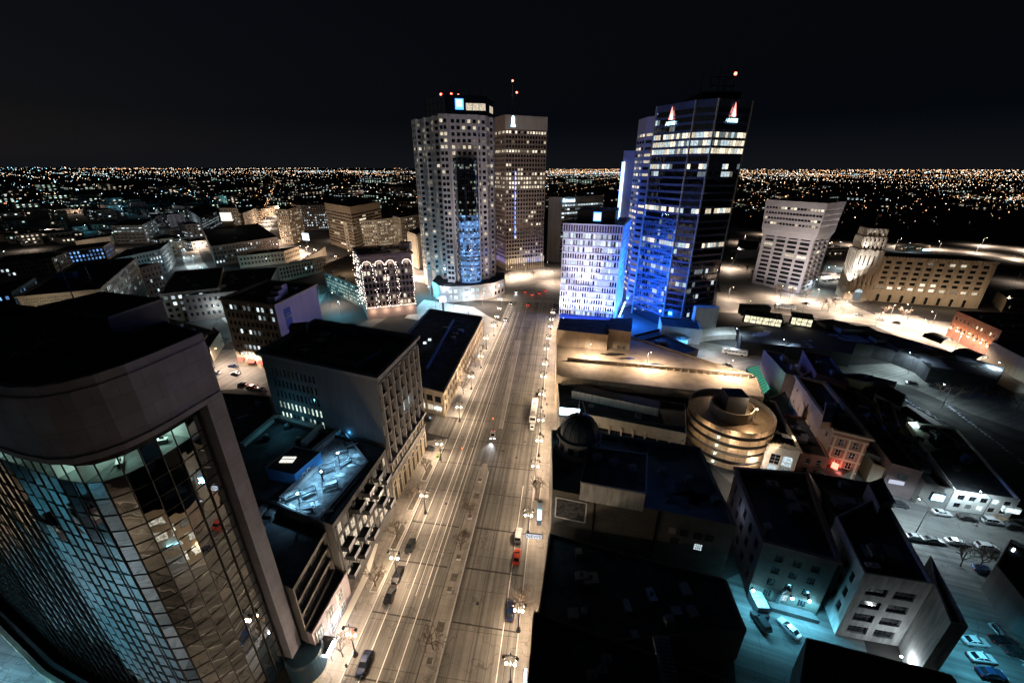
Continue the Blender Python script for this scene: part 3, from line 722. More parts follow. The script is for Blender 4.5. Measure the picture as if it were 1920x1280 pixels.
    for i in range(len(line_)):
        a = Vector(line_[i]); e = (Vector(line_[min(i + 1, len(line_) - 1)]) - Vector(line_[max(i - 1, 0)])).normalized(); nn = Vector((e.y, -e.x)) * .08
        mu.bar((a.x + nn.x, a.y + nn.y, z0), (a.x + nn.x, a.y + nn.y, z1), .11, BLACK)
    for k in range(rows + 1):
        for i in range(len(line_) - 1):
            a, b = Vector(line_[i]), Vector(line_[i + 1]); e = (b - a).normalized(); nn = Vector((e.y, -e.x)) * .06
            mu.bar((a.x + nn.x, a.y + nn.y, z0 + k * fh), (b.x + nn.x, b.y + nn.y, z0 + k * fh), .085, BLACK)
    mu.build('mullions', t)
    # lit top storey: real rooms behind clear openings
    RW = mat('office_wall_paint', (.5, .55, .52), .8, var=.25, scale=.4); RF = mat('office_carpet', (.16, .19, .18), .9, var=.3)
    inn2 = off(line_, -6.0); q = MB(); za, zb = z1 - fh, z1 - .02
    st = max(0, len(line_) - 22)
    for i in range(st, len(line_) - 1):
        q.face([(*line_[i], za + .02), (*line_[i + 1], za + .02), (*inn2[i + 1], za + .02), (*inn2[i], za + .02)], RF)
        q.face([(*inn2[i], za), (*inn2[i + 1], za), (*inn2[i + 1], zb), (*inn2[i], zb)], RW)
        q.face([(*line_[i + 1], zb), (*line_[i], zb), (*inn2[i], zb), (*inn2[i + 1], zb)], RW)
        if (i - st) % 2 == 0:
            q.face([(*line_[i], za), (*inn2[i], za), (*inn2[i], zb), (*line_[i], zb)], RW)
    q.face([(*line_[-1], za), (*inn2[-1], za), (*inn2[-1], zb), (*line_[-1], zb)], RW); q.face([(*line_[st], za), (*inn2[st], za), (*inn2[st], zb), (*line_[st], zb)], RW)
    q.build('top_storey_office', t)
    for i in range(st + 1, len(line_) - 1, 3):
        c = Vector(line_[i]) * .6 + Vector(inn2[i]) * .4
        d = MB(); d.box((c.x, c.y, za + .7), (1.5, .7, .05), RW, .4 * i); d.box((c.x, c.y, za + .02), (1.3, .5, .68), METAL, .4 * i); d.box((c.x + .2, c.y, za + .78), (.5, .08, .35), BLACK, .4 * i); d.build('desk', t)
        c2 = Vector(line_[i]) * .25 + Vector(inn2[i]) * .75
        d = MB(); d.box((c2.x, c2.y, zb - .06), (1.4, .35, .05), emit('office_tube_light', (.8, 1, .9), 16, nee=True)); d.build('ceiling_light', t)
        light('POINT', (c.x, c.y, zb - .7), 60, (.66, 1, .9), .3, t, 'office_light')
    # penthouse, mast, roof bits
    h2 = 73.; P = ccw([at(72, 578, h2), at(201, 598, h2), at(304, 563, h2), at(192, 550, h2)])
    q = MB(); q.prism(P, H - 1.4, h2, mat('penthouse_cladding', (.05, .053, .06), .85, var=.3, scale=.3), ROOF)
    q.build('penthouse', t)
    q = MB()
    for i in range(4):
        a, b = P[i], P[(i + 1) % 4]; q.bar((*a, h2 + .12), (*b, h2 + .12), .3, CONCD)
    q.build('coping', t)
    b0 = at(150, 680, H - 1.4); q = MB(); q.tube((b0[0] - 2, b0[1] + 4, H - 1.4), (b0[0] - 3, b0[1] + 5, H + 11), .09, .04, METAL, 6); q.build('mast', t)
    for px, py in ((36, 672), (78, 655), (110, 645), (240, 630)):
        x, y = at(px, py, H - 1.4); q = MB(); q.tube((x, y, H - 1.4), (x, y, H - .9), .5, .5, METALG, 10); q.tube((x, y, H - .9), (x, y, H - .6), .7, .3, METALG, 10); q.build('roof_vent', t)
    pod = off(front[:4], 1.3); q = MB(); pp = list(pod) + [front[3]] + front[2::-1]; q.prism(ccw(pp), 0, 4.2, CONCD, CONCD)
    for i in range(3):
        a, b = Vector(pod[i]), Vector(pod[i + 1]); n_ = int((b - a).length / 2.6); e = (b - a).normalized(); nn = Vector((e.y, -e.x))
        for j in range(n_): p = a.lerp(b, (j + .5) / n_) + nn * .25; q.box((p.x, p.y, 0), (.7, .6, 4.0), CREAM, math.atan2(e.y, e.x))
        q.bar((a.x + nn.x * .4, a.y + nn.y * .4, 4.2), (b.x + nn.x * .4, b.y + nn.y * .4, 4.2), .6, CREAM)
    q.build('columned_podium', t)
    # dark round canopy over the corner door
    c = AV(-45.4, 43.6); q = MB(); q.lathe((c[0], c[1], 0), [(3.4, 0), (3.4, 4.6), (3.1, 5.0), (0, 5.0)], mat('navy_canopy', (.02, .05, .08), .4, var=.2), 28); q.build('entrance_canopy', t)
glass_tower()
for nm_, lb_, cx_, cy_, w_, d_, h_, m_ in (('lot_reflection_block', 'unseen low dark block added for the mirror glass, at the far side of the lot left of the glass tower', -150, 44, 16, 12, 9, BRK_D), ('lot_reflection_block', 'unseen long low shed added for the mirror glass, beyond the lot left of the glass tower', -176, 66, 26, 10, 6, CONCD), ('lot_reflection_block', 'unseen small brick hut added for the mirror glass, on the lot left of the glass tower', -132, 24, 9, 8, 5, BRK_R)):  # unseen dark blocks added to vary the tower's reflection
    building(nm_, lb_, [(cx_ - w_ / 2, cy_ - d_ / 2), (cx_ + w_ / 2, cy_ - d_ / 2), (cx_ + w_ / 2, cy_ + d_ / 2), (cx_ - w_ / 2, cy_ + d_ / 2)], h_, m_, [S(bay=4, ww=2, wh=1.8, fl=4, lit=.4)] * 4, units=2)

# ------------------------------------------------------------------ left side of the avenue
def curtis():
    h = 42.; c0 = at(705, 706, h); c1 = at(487, 660, h); c2 = at(780, 632, h); P = para(c0, c1, c2)
    GW = mat('stained_grey_render', (.22, .22, .235), .9, var=.3, scale=.15, streak=True, bump=.15)
    south = S(mat=CONCD, bay=1.55, ww=.85, wh=2.3, fl=3.7, x0=.04, x1=.5, zb=16.5, zt=3.5, lit=.02, rows={3: .9, 4: .55, 5: .9, 0: .12, 1: 0, 2: 0}, pal=LITG, mull=(1, 2), frame=WINF)
    east = S(mat=mat('soot_stone', (.19, .188, .19), .85, var=.2, scale=.4, streak=True), bay=3.3, ww=2.5, wh=3.9, fl=4.3, zb=15, zt=2.5, lit=.05, pal=LITC, piers=(.7, .55), bands=(.25, .5), mull=(2, 2), dp=.6)
    def f(nx, ny, L):
        if ny < -.7: return south
        if nx > .7: return east
        return None
    t = building('office_block', 'grey eight-storey office block with tall stone piers beside the avenue crossing', P, h, GW, sidewise(P, f), cornice=(1.0, .9, .3), trim=mat('soot_stone', (.19, .188, .19)), units=8)
    # street-level base: arcade with big arched openings and a second cornice, on the avenue side
    i = [k for k in range(4) if (P[(k + 1) % 4][1] - P[k][1]) > .7 * math.dist(P[k], P[(k + 1) % 4])][0]
    a, b = P[i], P[(i + 1) % 4]; L = math.dist(a, b); u = ((b[0] - a[0]) / L, (b[1] - a[1]) / L)
    def Q(x, y, z): return (a[0] + u[0] * x + u[1] * y, a[1] + u[1] * x - u[0] * y, z)
    q = MB()
    for z, d, hh in ((14.6, 1.1, .8), (10.2, .5, .4), (5.6, .3, .3)):
        q.prism([Q(0, 0, 0)[:2], Q(0, d, 0)[:2], Q(L, d, 0)[:2], Q(L, 0, 0)[:2]][::-1], z, z + hh, CONC, None, True)
    q.build('belt_cornice', t)
    n = 8
    for k in range(n):
        x0, x1 = L * (k + .18) / n, L * (k + .82) / n; r = (x1 - x0) / 2; cx = (x0 + x1) / 2; q = MB()
        q.face([Q(x0, .06, .4), Q(x1, .06, .4), Q(x1, .06, 6.8), Q(x0, .06, 6.8)], DGL)
        arc = [Q(cx + r * math.cos(math.pi * j / 10), .06, 6.8 + r * math.sin(math.pi * j / 10)) for j in range(11)]
        q.face(arc, DGL)
        for j in range(10):
            a0, a1 = math.pi * j / 10, math.pi * (j + 1) / 10
            q.bar(Q(cx + r * math.cos(a0), .14, 6.8 + r * math.sin(a0)), Q(cx + r * math.cos(a1), .14, 6.8 + r * math.sin(a1)), .35, CREAM)
        for x in (x0, x1): q.bar(Q(x, .14, .3), Q(x, .14, 6.8), .35, CREAM)
        q.bar(Q(cx, .1, .4), Q(cx, .1, 8.5), .12, WINF); q.bar(Q(x0, .1, 4.4), Q(x1, .1, 4.4), .14, WINF)
        q.build('arched_window', t)
        q = MB(); q.face([Q(x0, .06, 11), Q(x1, .06, 11), Q(x1, .06, 13.6), Q(x0, .06, 13.6)], DGL); q.bar(Q(cx, .1, 11), Q(cx, .1, 13.6), .3, CREAM); q.build('mezzanine_window', t)
    # raised part of the roof and skylight
    zr = h - .9; R1 = ccw([at(660, 690, h + 1.2), at(700, 668, h + 1.2), at(600, 607, h + 1.2), at(520, 640, h + 1.2)])
    q = MB(); q.prism([at(p_[0], p_[1], h) for p_ in ((672, 690), (716, 664), (640, 640), (600, 672))] [::-1], zr, h + 1.5, CONCD, ROOF); q.build('stair_house', t)
    c = at(648, 618, h + 1); q = MB(); q.box((c[0], c[1], zr), (6, 3, 3.2), mat('blue_grey_metal', (.1, .16, .28), .6, var=.2), .5, ROOF); q.build('lift_house', t)
    c = at(560, 612, h + 1); q = MB(); q.box((c[0], c[1], zr), (5, 4, 2.6), CONCD, .3, ROOF); q.build('lift_house', t)
curtis()
def terrace():
    h = 22.; c0 = AV(-44.4, 57.8); c2 = AV(-43.6, 83.2); c1 = AV(-44.4 - 40, 57.8 + 10)
    P = para(c0, c1, c2); WB = mat('dark_render', (.12, .115, .115), .8, var=.2, scale=.4)
    east = S(mat=WB, bay=2.5, ww=1.8, wh=2.7, fl=3.6, zb=3.4, zt=1.2, lit=.62, pal=[LITW[0], LITW[0], LITW[2]], mull=(2, 1), piers=(.3, .4), pstep=3, frame=WINF)
    t = building('apartment_block', 'dark apartment block with boxy balconies and a lit roof terrace', P, h, WB, sidewise(P, facing(S(mat=WB, bay=4, ww=1.2, wh=1.8, fl=3.6, lit=.1), east)), pm=BLACK, parapet=1.1)
    s0, s1 = 58.5, 82.5
    for k in range(4):
        for j in range(5):
            s = s0 + 1.6 + j * 5.1 + (1.3 if k % 2 else 0); z = 5.2 + k * 4.2
            if s > s1 - 1: continue
            if (j * 7 + k * 3) % 4 == 1: continue
            q = MB(); p = AV(-43.4, s); q.box((p[0], p[1], z), (2.0, 3.0, .25), BLACK, -TH)
            pp = AV(-42.45, s); q.box((pp[0], pp[1], z + .1), (.08, 3.0, 1.25), mat('frosted_balcony_glass', (.3, .31, .36), .4, var=.1), -TH)
            for d in (-1.5, 1.5):
                e = AV(-43.4, s + d); q.box((e[0], e[1], z + .25), (2.0, .08, 1.1), METAL, -TH)
            q.build('balcony', t)
    DK = mat('terrace_decking', (.17, .18, .19), .7, var=.6, scale=.8)
    zr = h - 1.1
    D = ccw([at(522, 945, zr), at(598, 978, zr), at(690, 868, zr), at(640, 805, zr), at(598, 850, zr)])
    q = MB(); q.prism(D, zr, zr + .15, DK); q.build('deck', t)
    q = MB(); e = .25
    for i in range(5): q.bar((*D[i], zr + .5), (*D[(i + 1) % 5], zr + .5), .9 if False else .3, CONC); q.bar((*D[i], zr + 1.1), (*D[(i + 1) % 5], zr + 1.1), .08, METAL)
    q.build('deck_railing', t)
    hp = h + 2.2; PP = para(at(552, 889, hp), at(498, 877, hp), at(601, 847, hp)); BW = mat('blue_painted_wall', (.05, .2, .42), .7, var=.15)
    q = MB(); q.prism(PP, zr, hp, BW, ROOF); q.bar((*PP[0], hp), (*PP[1], hp), .25, METALG); q.bar((*PP[1], hp), (*PP[2], hp), .25, METALG); q.build('penthouse', t)
    c = at(540, 862, hp); q = MB(); q.box((c[0], c[1], hp), (3.2, 2.0, .25), emit('skylight_glow', (1, .95, .85), .9, .7, scale=4)); q.bar((c[0] - 1.6, c[1], hp + .3), (c[0] + 1.6, c[1], hp + .3), .12, METAL); q.build('skylight', t)
    a = Vector(at(556, 905, zr + 1)); 
    for px, py in ((568, 893), (577, 884)):
        x, y = at(px, py, zr + 1.0); q = MB(); q.box((x + .3, y, zr), (.9, .12, 2.1), WHITE, R(75)); q.box((x + .35, y, zr + .3), (.6, .14, 1.5), DGL, R(75)); q.build('door', t)
    # parapets between roof parts, lit teal from the yard lamp
    for a_, b_, hh in (((455, 838), (520, 783), 1.2), ((520, 783), (604, 804), 1.0), ((604, 804), (570, 838), 1.6), ((590, 850), (640, 808), 1.4), ((530, 940), (592, 880), 1.3)):
        q = MB(); z = zr; p_, q_ = at(*a_, z), at(*b_, z); q.bar((*p_, z + hh / 2), (*q_, z + hh / 2), hh, CONC); q.build('roof_parapet', t)
    for px, py in ((538, 800), (500, 820), (560, 825)):
        x, y = at(px, py, zr + .6); q = MB(); q.box((x, y, zr), (1.6, 1.6, 1.1), METAL, .4); q.tube((x, y, zr + 1.1), (x, y, zr + 1.6), .5, .5, METALG); q.build('roof_unit', t)
    return t, zr
TER, ZT = terrace()
# furniture standing on the terrace
k = 0
for px, py, ang in ((550, 935, .6), (580, 930, .6), (615, 885, .5), (640, 850, .5), (645, 870, .9), (660, 838, .6), (575, 958, .2), (620, 915, .4)):
    x, y = at(px, py, ZT + .15); lab = ['folded table frame nearest the terrace corner', 'dark lounge bench by the near terrace lamp', 'pale lounge bench beside the middle terrace lamp', 'bench frame by the white terrace sign', 'steel table frame along the outer rail', 'long bench at the far end of the terrace', 'low planter at the near terrace edge', 'wide table with snow on it mid terrace'][k]; k += 1
    t = thing('terrace_table', lab, 'outdoor table', (x, y, ZT + .15), ang)
    q = MB(); q.box((0, 0, .7), (3.0, .5, .06), mat('grey_timber', (.3, .32, .34), .7)); q.box((0, .7, .42), (3.0, .4, .06), METAL); q.box((0, -.7, .42), (3.0, .4, .06), METAL); q.box((.3, 0, .77), (1.6, .35, .07), SNOW); o = q.build('table_top', t, (0, 0, 0))
    q = MB()
    for sx in (-1.6, 1.6):
        for sy in (-1, 1): q.bar((sx, sy, 0), (sx, sy, 1.7), .09, BLACK)
        q.bar((sx, -1, 1.7), (sx, 1, 1.7), .09, BLACK)
    for sy in (-1, 1): q.bar((-1.6, sy, 1.7), (1.6, sy, 1.7), .09, BLACK); q.bar((-1.6, sy, .9), (1.6, sy, 1.7), .05, BLACK)
    q.build('frame', t, (0, 0, 0))
    for sx in (-1.1, 1.1):
        q = MB(); q.bar((sx, -.4, 0), (sx, .4, .7), .06, METAL); q.bar((sx, .4, 0), (sx, -.4, .7), .06, METAL); o = q.build('leg', t, (0, 0, 0))
for i, (px, py) in enumerate(((635, 858), (604, 893), (560, 935))):
    x, y = at(px, py, ZT + 1.5); t = thing('terrace_lamp', ['terrace lamp post farthest along the roof terrace', 'terrace lamp post in the middle of the roof terrace', 'terrace lamp post at the near end of the roof terrace'][i], 'lamp', (x, y, ZT + .15))
    q = MB(); q.tube((x, y, ZT + .15), (x, y, ZT + 2.8), .12, .1, METAL); q.build('pole', t); q = MB(); q.ball((x, y, ZT + 3.0), .2, GLOBEC); q.build('globe', t)
    light('SPOT', (x, y, ZT + 3.6), 1200, (.3, .70, 1), .2, t, None, (x, y, 0), 138); light('POINT', (x, y, ZT + 3.6), 150, (.35, .62, 1), .2, t)
for i in range(9):
    x, y = at(*[(545, 950), (560, 925), (612, 958), (668, 855), (676, 866), (625, 905), (590, 945), (655, 872), (640, 890)][i], ZT + .16)
    q = MB(); n_ = 9; q.prism([(x + rnd.uniform(.4, 2.2) * math.cos(6.28 * j / n_), y + rnd.uniform(.3, 1.2) * math.sin(6.28 * j / n_)) for j in range(n_)], ZT + .16, ZT + .28, SNOW)
    o = q.build('snow_patch', None, (x, y, ZT)); o['kind'] = 'stuff'
light('POINT', (*at(530, 812, ZT), ZT + 4), 200, TEAL, .3, TER, 'roof_wash_light')
light('POINT', (*at(655, 818, ZT), ZT + 1.2), 60, (.1, .5, 1), .3, TER, 'roof_wash_light')

def louvre():
    # modern block with long dark glass bands above a two-storey brick front
    t0 = building('brick_shop', 'low painted brick shop front with a glowing white sign, beside the glass tower', para(AV(-43.6, 44.6), AV(-52, 46.8), AV(-43.4, 57.6)), 8.6, mat('lavender_painted_brick', (.42, .37, .40), .8, var=.15, scale=1.5),
                  [None] * 4, parapet=.4)
    P = ccw([AV(-45, 44.8), AV(-46, 57.6), AV(-84, 67), AV(-84, 56)])
    t = building('banded_office', 'dark office block with long horizontal glass bands above the brick shop', P, 20.5, CONCD, sidewise(P, facing(None, S(mat=mat('dark_band_cladding', (.10, .09, .085), .7, var=.2), bay=12.4, ww=12.1, wh=2.9, fl=3.7, mg=.1, zb=9, zt=.6, lit=.0, pal=LITC, mull=(7, 1), dp=.9))), z0=0, pm=BLACK)
    for k in range(6):
        q = MB(); p = AV(-60 - 2.5 * (k % 3), 57 + 3.2 * (k // 3)); q.box((p[0], p[1], 19.8), (1.8, 4.2, 1.4), [METALG, CONC, METAL][k % 3], -TH); q.build('roof_unit', t)
    x0 = -43.5
    for j in range(3):
        s = 46.6 + j * 3.8
        for zz in (1.2, 5.0):
            q = MB(); c = AV(x0 + .06, s); m = LITC[0] if j == 0 else LITC[2]
            def W(ds, z, d=.0): return (*AV(x0 + .06 + d, s + ds), z)
            q.face([W(-.8, zz), W(.8, zz), W(.8, zz + 2.2), W(-.8, zz + 2.2)], m)
            for ds in (-.8, 0, .8): q.bar(W(ds, zz, .05), W(ds, zz + 2.2, .05), .13, WINW)
            for z in (zz, zz + 1.1, zz + 2.2): q.bar(W(-.85, z, .05), W(.85, z, .05), .13, WINW)
            q.build('window', t0)
        q = MB(); q.bar((*AV(x0 + .08, s - 1.3), .3), (*AV(x0 + .08, s - 1.3), 8.0), .25, WHITE); q.build('pilaster', t0)
    q = MB(); p = AV(x0 + 1.0, 45.6); q.box((p[0], p[1], 2.9), (2.2, 3.2, .9), emit('awning_sign_glow', (.85, .97, 1), 12, nee=True), -TH); q.box((p[0], p[1], 3.8), (2.3, 3.3, .15), METAL, -TH); q.build('glowing_sign', t0)
    light('POINT', (*AV(-41.0, 46), 3.4), 200, (.75, .9, 1), .4, t0); light('POINT', (*AV(-42.6, 51), 2.6), 150, (.95, .92, 1), .4, t0)
    # covered walk along the pavement
    cw = thing('pavement_canopy', 'pale glass-roofed walkway canopy along the left pavement', 'canopy', (*AV(-41, 60), 0))
    q = MB(); q.prism([AV(-42.2, 44), AV(-40.8, 44), AV(-40.8, 61), AV(-42.4, 70), AV(-43.1, 70), AV(-42.2, 60)], 2.9, 3.0, mat('frosted_canopy', (.75, .72, .68), .5, var=.05), None, True); q.build('canopy_roof', cw)
    for s in (45, 50, 55, 60, 65):
        q = MB(); q.tube((*AV(-41.2, s), .13), (*AV(-41.2, s), 2.9), .06, .06, METAL); q.build('post', cw)
louvre()
def lowlong():
    h = 11.3; P = para(at(831, 735, h), lerp(at(831, 735, h), at(785, 724, h), 3.2), at(905, 594, h))
    sp = S(mat=TYND, bay=4.0, ww=2.9, wh=2.7, fl=4.4, zb=1, zt=1.8, lit=.22, pal=LITW, mull=(2, 1), piers=(.25, .7))
    t = building('terracotta_shops', 'long two-storey cream shop building along the avenue with a black flat roof', P, h, TYND, sidewise(P, facing(sp, sp)), cornice=(.5, .5, .1), units=5)
    for i, (px, py) in enumerate(((797, 640), (806, 634))):
        x, y = at(px, py, h + 1); q = MB(); q.box((x, y, h - .6), (2.2, 1.6, 2.0), CONCD, .2); q.box((x, y - .85, h), (1.5, .06, 1.2), LITC[1], .2); q.build('lit_dormer', t)
    q = MB(); a, b = at(800, 690, h), at(850, 600, h); q.bar((*a, h), (*b, h), 1.0, mat('blue_roof_wall', (.12, .2, .36), .7)); q.build('roof_wall', t)
    # white sign of the corner shop
    x, y = at(822, 765, 3.6); q = MB(); q.box((x, y - .1, 3.2), (3.4, .15, .7), SIGNW, R(-14)); q.build('shop_sign', t)
lowlong()

# ------------------------------------------------------------------ right side of the avenue, foreground
def theatre():
    h = 20.; P = ccw([at(1034, 805, h), at(1106, 808, h), at(1313, 838, h), at(1381, 985, h), at(1036, 917, h)])
    t = building('domed_theatre', 'dark theatre block with a dome at its avenue corner and a blue tinged roof', P, h, BRK_G, [None] * 5, roof=mat('theatre_roof', (.07, .09, .12), .8, var=.3, scale=.15), parapet=1.2)
    zr = h - 1.2
    hb = 24.; Q = ccw([at(1089, 904, hb), at(1211, 925, hb), at(1213, 852, hb), at(1103, 838, hb)])
    q = MB(); q.prism(Q, zr, hb, WHITEW, ROOF); q.build('stage_house', t)
    q = MB()
    for i in range(4): q.bar((*Q[i], hb + .1), (*Q[(i + 1) % 4], hb + .1), .35, METALG)
    q.build('coping', t)
    x, y = at(1086, 812, 24); DM = mat('dome_slate', (.05, .07, .09), .5, var=.4, scale=.8)
    q = MB(); q.lathe((x, y, zr), [(6.3, 0), (6.3, .8), (5.7, 1.2), (5.4, 4.4), (6.0, 4.7), (6.0, 5.3), (5.2, 5.5)], mat('drum_stone', (.16, .17, .18), .8, var=.3), 28)
    q.build('drum', t, smooth=False)
    q = MB(); q.lathe((x, y, zr + 5.5), [(5.2 * math.cos(a * math.pi / 16), 5.4 * math.sin(a * math.pi / 16)) for a in range(9)], DM, 28)
    for i in range(14):
        a = 2 * math.pi * i / 14
        for j in range(7):
            b0, b1 = j * math.pi / 16, (j + 1) * math.pi / 16
            q.bar((x + 5.25 * math.cos(b0) * math.cos(a), y + 5.25 * math.cos(b0) * math.sin(a), zr + 5.5 + 5.45 * math.sin(b0)), (x + 5.25 * math.cos(b1) * math.cos(a), y + 5.25 * math.cos(b1) * math.sin(a), zr + 5.5 + 5.45 * math.sin(b1)), .18, METAL)
    q.lathe((x, y, zr + 10.7), [(.8, 0), (.6, .8), (.1, 1.2), (.05, 2.4)], METAL, 10); q.build('dome', t)
    for i in range(12):
        a = 2 * math.pi * i / 12; q = MB(); q.box((x + 5.55 * math.cos(a), y + 5.55 * math.sin(a), zr + 1.7), (.2, 1.5, 2.0), DGL, a); q.build('drum_window', t)
    # bright marquee sign facing up the avenue
    x, y = at(1068, 771, 22); q = MB(); q.box((x, y, 21.), (6.0, 1.0, 1.8), emit('marquee_glow', (.55, .9, 1), 9, nee=True), -.15); q.box((x, y, 20.2), (6.4, 1.3, .5), METAL, -.15); q.build('roof_sign', t)
    light('POINT', (x, y - 1.5, 23), 260, (.2, .6, 1), .3, t); light('POINT', (*at(1270, 860, 32), 32), 110, (.15, .4, 1), 1, t)  # second point is an added blue fill above the roof, no lamp there
    # south wall furniture: framed blank panel, lit and dark windows, downpipe
    a, b = Vector((*P[[k for k in range(4)][0]], 0)), None
    sw, se = at(1036, 917, h), at(1381, 985, h)
    L = math.dist(sw, se); u = ((se[0] - sw[0]) / L, (se[1] - sw[1]) / L)
    def W(x, z, d=.05): return (sw[0] + u[0] * x + u[1] * d, sw[1] + u[1] * x - u[0] * d, z)
    q = MB(); q.face([W(1, h - 8), W(8.2, h - 8), W(8.2, h - 2), W(1, h - 2)], mat('scuffed_panel', (.06, .06, .065), .9, var=.9, scale=1.2))
    for A_, B_ in (((1, h - 8), (8.2, h - 8)), ((8.2, h - 8), (8.2, h - 2)), ((1, h - 2), (8.2, h - 2)), ((1, h - 8), (1, h - 2))): q.bar(W(*A_, .1), W(*B_, .1), .3, WHITE)
    q.build('framed_panel', t)
    for i, (xx, z, m) in enumerate(((27.5, h - 5, CONC), (30, h - 5, DGL), (32.8, h - 5, DGL), (35.2, h - 5, DGL), (28.4, h - 7.8, DGL), (33.4, h - 8.2, LITC[0]))):
        q = MB(); q.face([W(xx - .8, z - .9), W(xx + .8, z - .9), W(xx + .8, z + .9), W(xx - .8, z + .9)], m)
        if m is not CONC:
            for d in (-.4, 0, .4): q.bar(W(xx + d, z - .9, .1), W(xx + d, z + .9, .1), .06, WINF)
            for d in (-.9, -.3, .3, .9): q.bar(W(xx - .85, z + d, .1), W(xx + .85, z + d, .1), .07, WINF)
        q.build('window', t)
    q = MB(); q.bar(W(24, 2, .2), W(24, h, .2), .35, METAL); q.build('downpipe', t); q = MB(); q.bar(W(10, 2, .2), W(10, h, .2), .2, METAL); q.build('downpipe', t)
    for px, py in ((1240, 885), (1290, 900), (1150, 870), (1120, 860), (1185, 880), (1340, 940)):
        zz = hb if px < 1212 else zr; x, y = at(px, py, zz); q = MB(); q.box((x, y, zz), (2, 1.4, 1.2), CONCD, .2); q.build('roof_unit', t)
    r3 = random.Random(5)
    for px, py, sz in ((1250, 852, 5.5), (1195, 838, 4), (1300, 915, 6), (1285, 935, 5), (1060, 880, 2.6), (1140, 828, 3), (1320, 940, 3.4)):
        x, y = at(px, py, zr); n_ = 14; q = MB(); q.prism([(x + sz * r3.uniform(.6, 1.2) * math.cos(6.283 * j / n_), y + sz * .7 * r3.uniform(.5, 1.2) * math.sin(6.283 * j / n_)) for j in range(n_)], zr, zr + .05, ROOF); q.build('tar_patch', t)
    # wing set in front of the dome: signs hang on the next building
theatre()
def dark_blocks():
    z = 9.; P = [AV(-1.5, 46.9), AV(33, 44), AV(40, 68), AV(0.2, 73.6)]
    P = ccw([AV(-1.6, 47.2), at(1400, 1180, z), at(1362, 1085, z), AV(0.2, 73.4)])
    t = building('flat_roofed_shops', 'low black flat roof with a news sign on its avenue front', P, z, BRK_D, [None] * 4, units=7)
    x0 = -1.9
    # vertical light box and the horizontal news sign, both hung over the pavement
    q = MB(); p = AV(-2.4, 76.2); q.box((p[0], p[1], 8.2), (1.1, .7, 7.4), mat('sign_case', (.25, .3, .34), .5), -TH)
    q.box((AV(-2.4, 75.8)[0], AV(-2.4, 75.8)[1], 10.2), (.9, .12, 3.2), SIGNT, -TH); o = q.build('case', None, (p[0], p[1], 8.2)); o.name = 'vertical_light_sign'
    tag(o, 'tall narrow blue-white light box sign hanging above the pavement by the theatre', 'sign')
    light('POINT', (p[0] - .3, p[1] - 1.2, 11.8), 90, (.3, .75, 1), .2)
    s = thing('news_sign', 'white sign reading NEWS over the right pavement', 'sign', (*AV(-3.2, 71.6), 9.0))
    p = AV(-3.4, 71.6); q = MB(); q.box((p[0], p[1], 8.6), (4.0, .3, 1.5), METAL, -TH); q.box((AV(-3.4, 71.42)[0], AV(-3.4, 71.42)[1], 8.7), (3.8, .06, 1.3), emit('news_panel', (.8, .88, 1), .8), -TH); q.build('panel', s)
    text_part('NEWS', 1.25, (*AV(-3.4, 71.36), 9.35), (R(90), 0, -TH), mat('sign_ink', (.01, .015, .05), .6), s, .02)
    for px, py, sz in ((1085, 975 + 60, 1.5), (1240, 1010, 1.2), (1075, 1150, 2.0), (1190, 1190, 1.4), (1095, 1145, 1.2)):
        x, y = at(px, py, z); q = MB(); q.box((x, y, z - .8), (sz, sz, 1.2), METALG, .1); q.build('roof_unit', t)
    # glass monitor and the second, taller block nearest the camera
    z2 = 15.; P2 = ccw([AV(-2.4, 5), AV(40, 0), AV(41, 41), AV(-2.2, 50.4)])
    P2 = ccw([AV(-2.4, 2), AV(36, -4), AV(35.5, 41.5), AV(-2.0, 50.0)])
    SF = S(mat=TAN, bay=4.4, ww=3.2, wh=2.6, fl=4.4, zb=.6, zt=1.2, lit=.55, pal=LITW, mull=(3, 2))  # lit shopfront on the hidden side, added for the glass tower to mirror
    t2 = building('black_roofed_block', 'large unlit black roofed block at the bottom edge right of the avenue', P2, z2, BRK_D, sidewise(P2, facing(None, None, SF)), units=14)
    for i, (s_, m_) in enumerate(((12, SIGNT), (20, SIGNR), (28, SIGNW), (36, emit('amber_sign', (1, .6, .25), 4)), (44, SIGNT))): q = MB(); p = AV(-2.9, s_); q.box((p[0], p[1], 3.8), (.4, 4.0, .9), m_, -TH); q.build('shop_sign', t2)  # unseen glowing signs added to enliven the glass tower's reflection
    a = at(1233, 1205, z2); b = at(1262, 1290, z2); q = MB()
    q.box((a[0] + .4, a[1] - 3, z2 - .9), (2.6, 8, 1.3), METALG, -.12)
    for i in range(12): q.box((a[0] + .4 + i * .07, a[1] - 6.5 + i * .62, z2 + .4), (2.5, .12, .08), METAL, -.12)
    q.build('louvred_unit', t2)
    for px, py in ((1138, 1235), (1130, 1255), (1110, 1265), (1255, 1160)):
        x, y = at(px, py, z2); q = MB(); q.box((x, y, z2 - .9), (1.6, 1.4, 1.2), METALG, .1); q.tube((x, y, z2), (x, y, z2 + .8), .25, .25, METALG); q.build('roof_unit', t2)
dark_blocks()
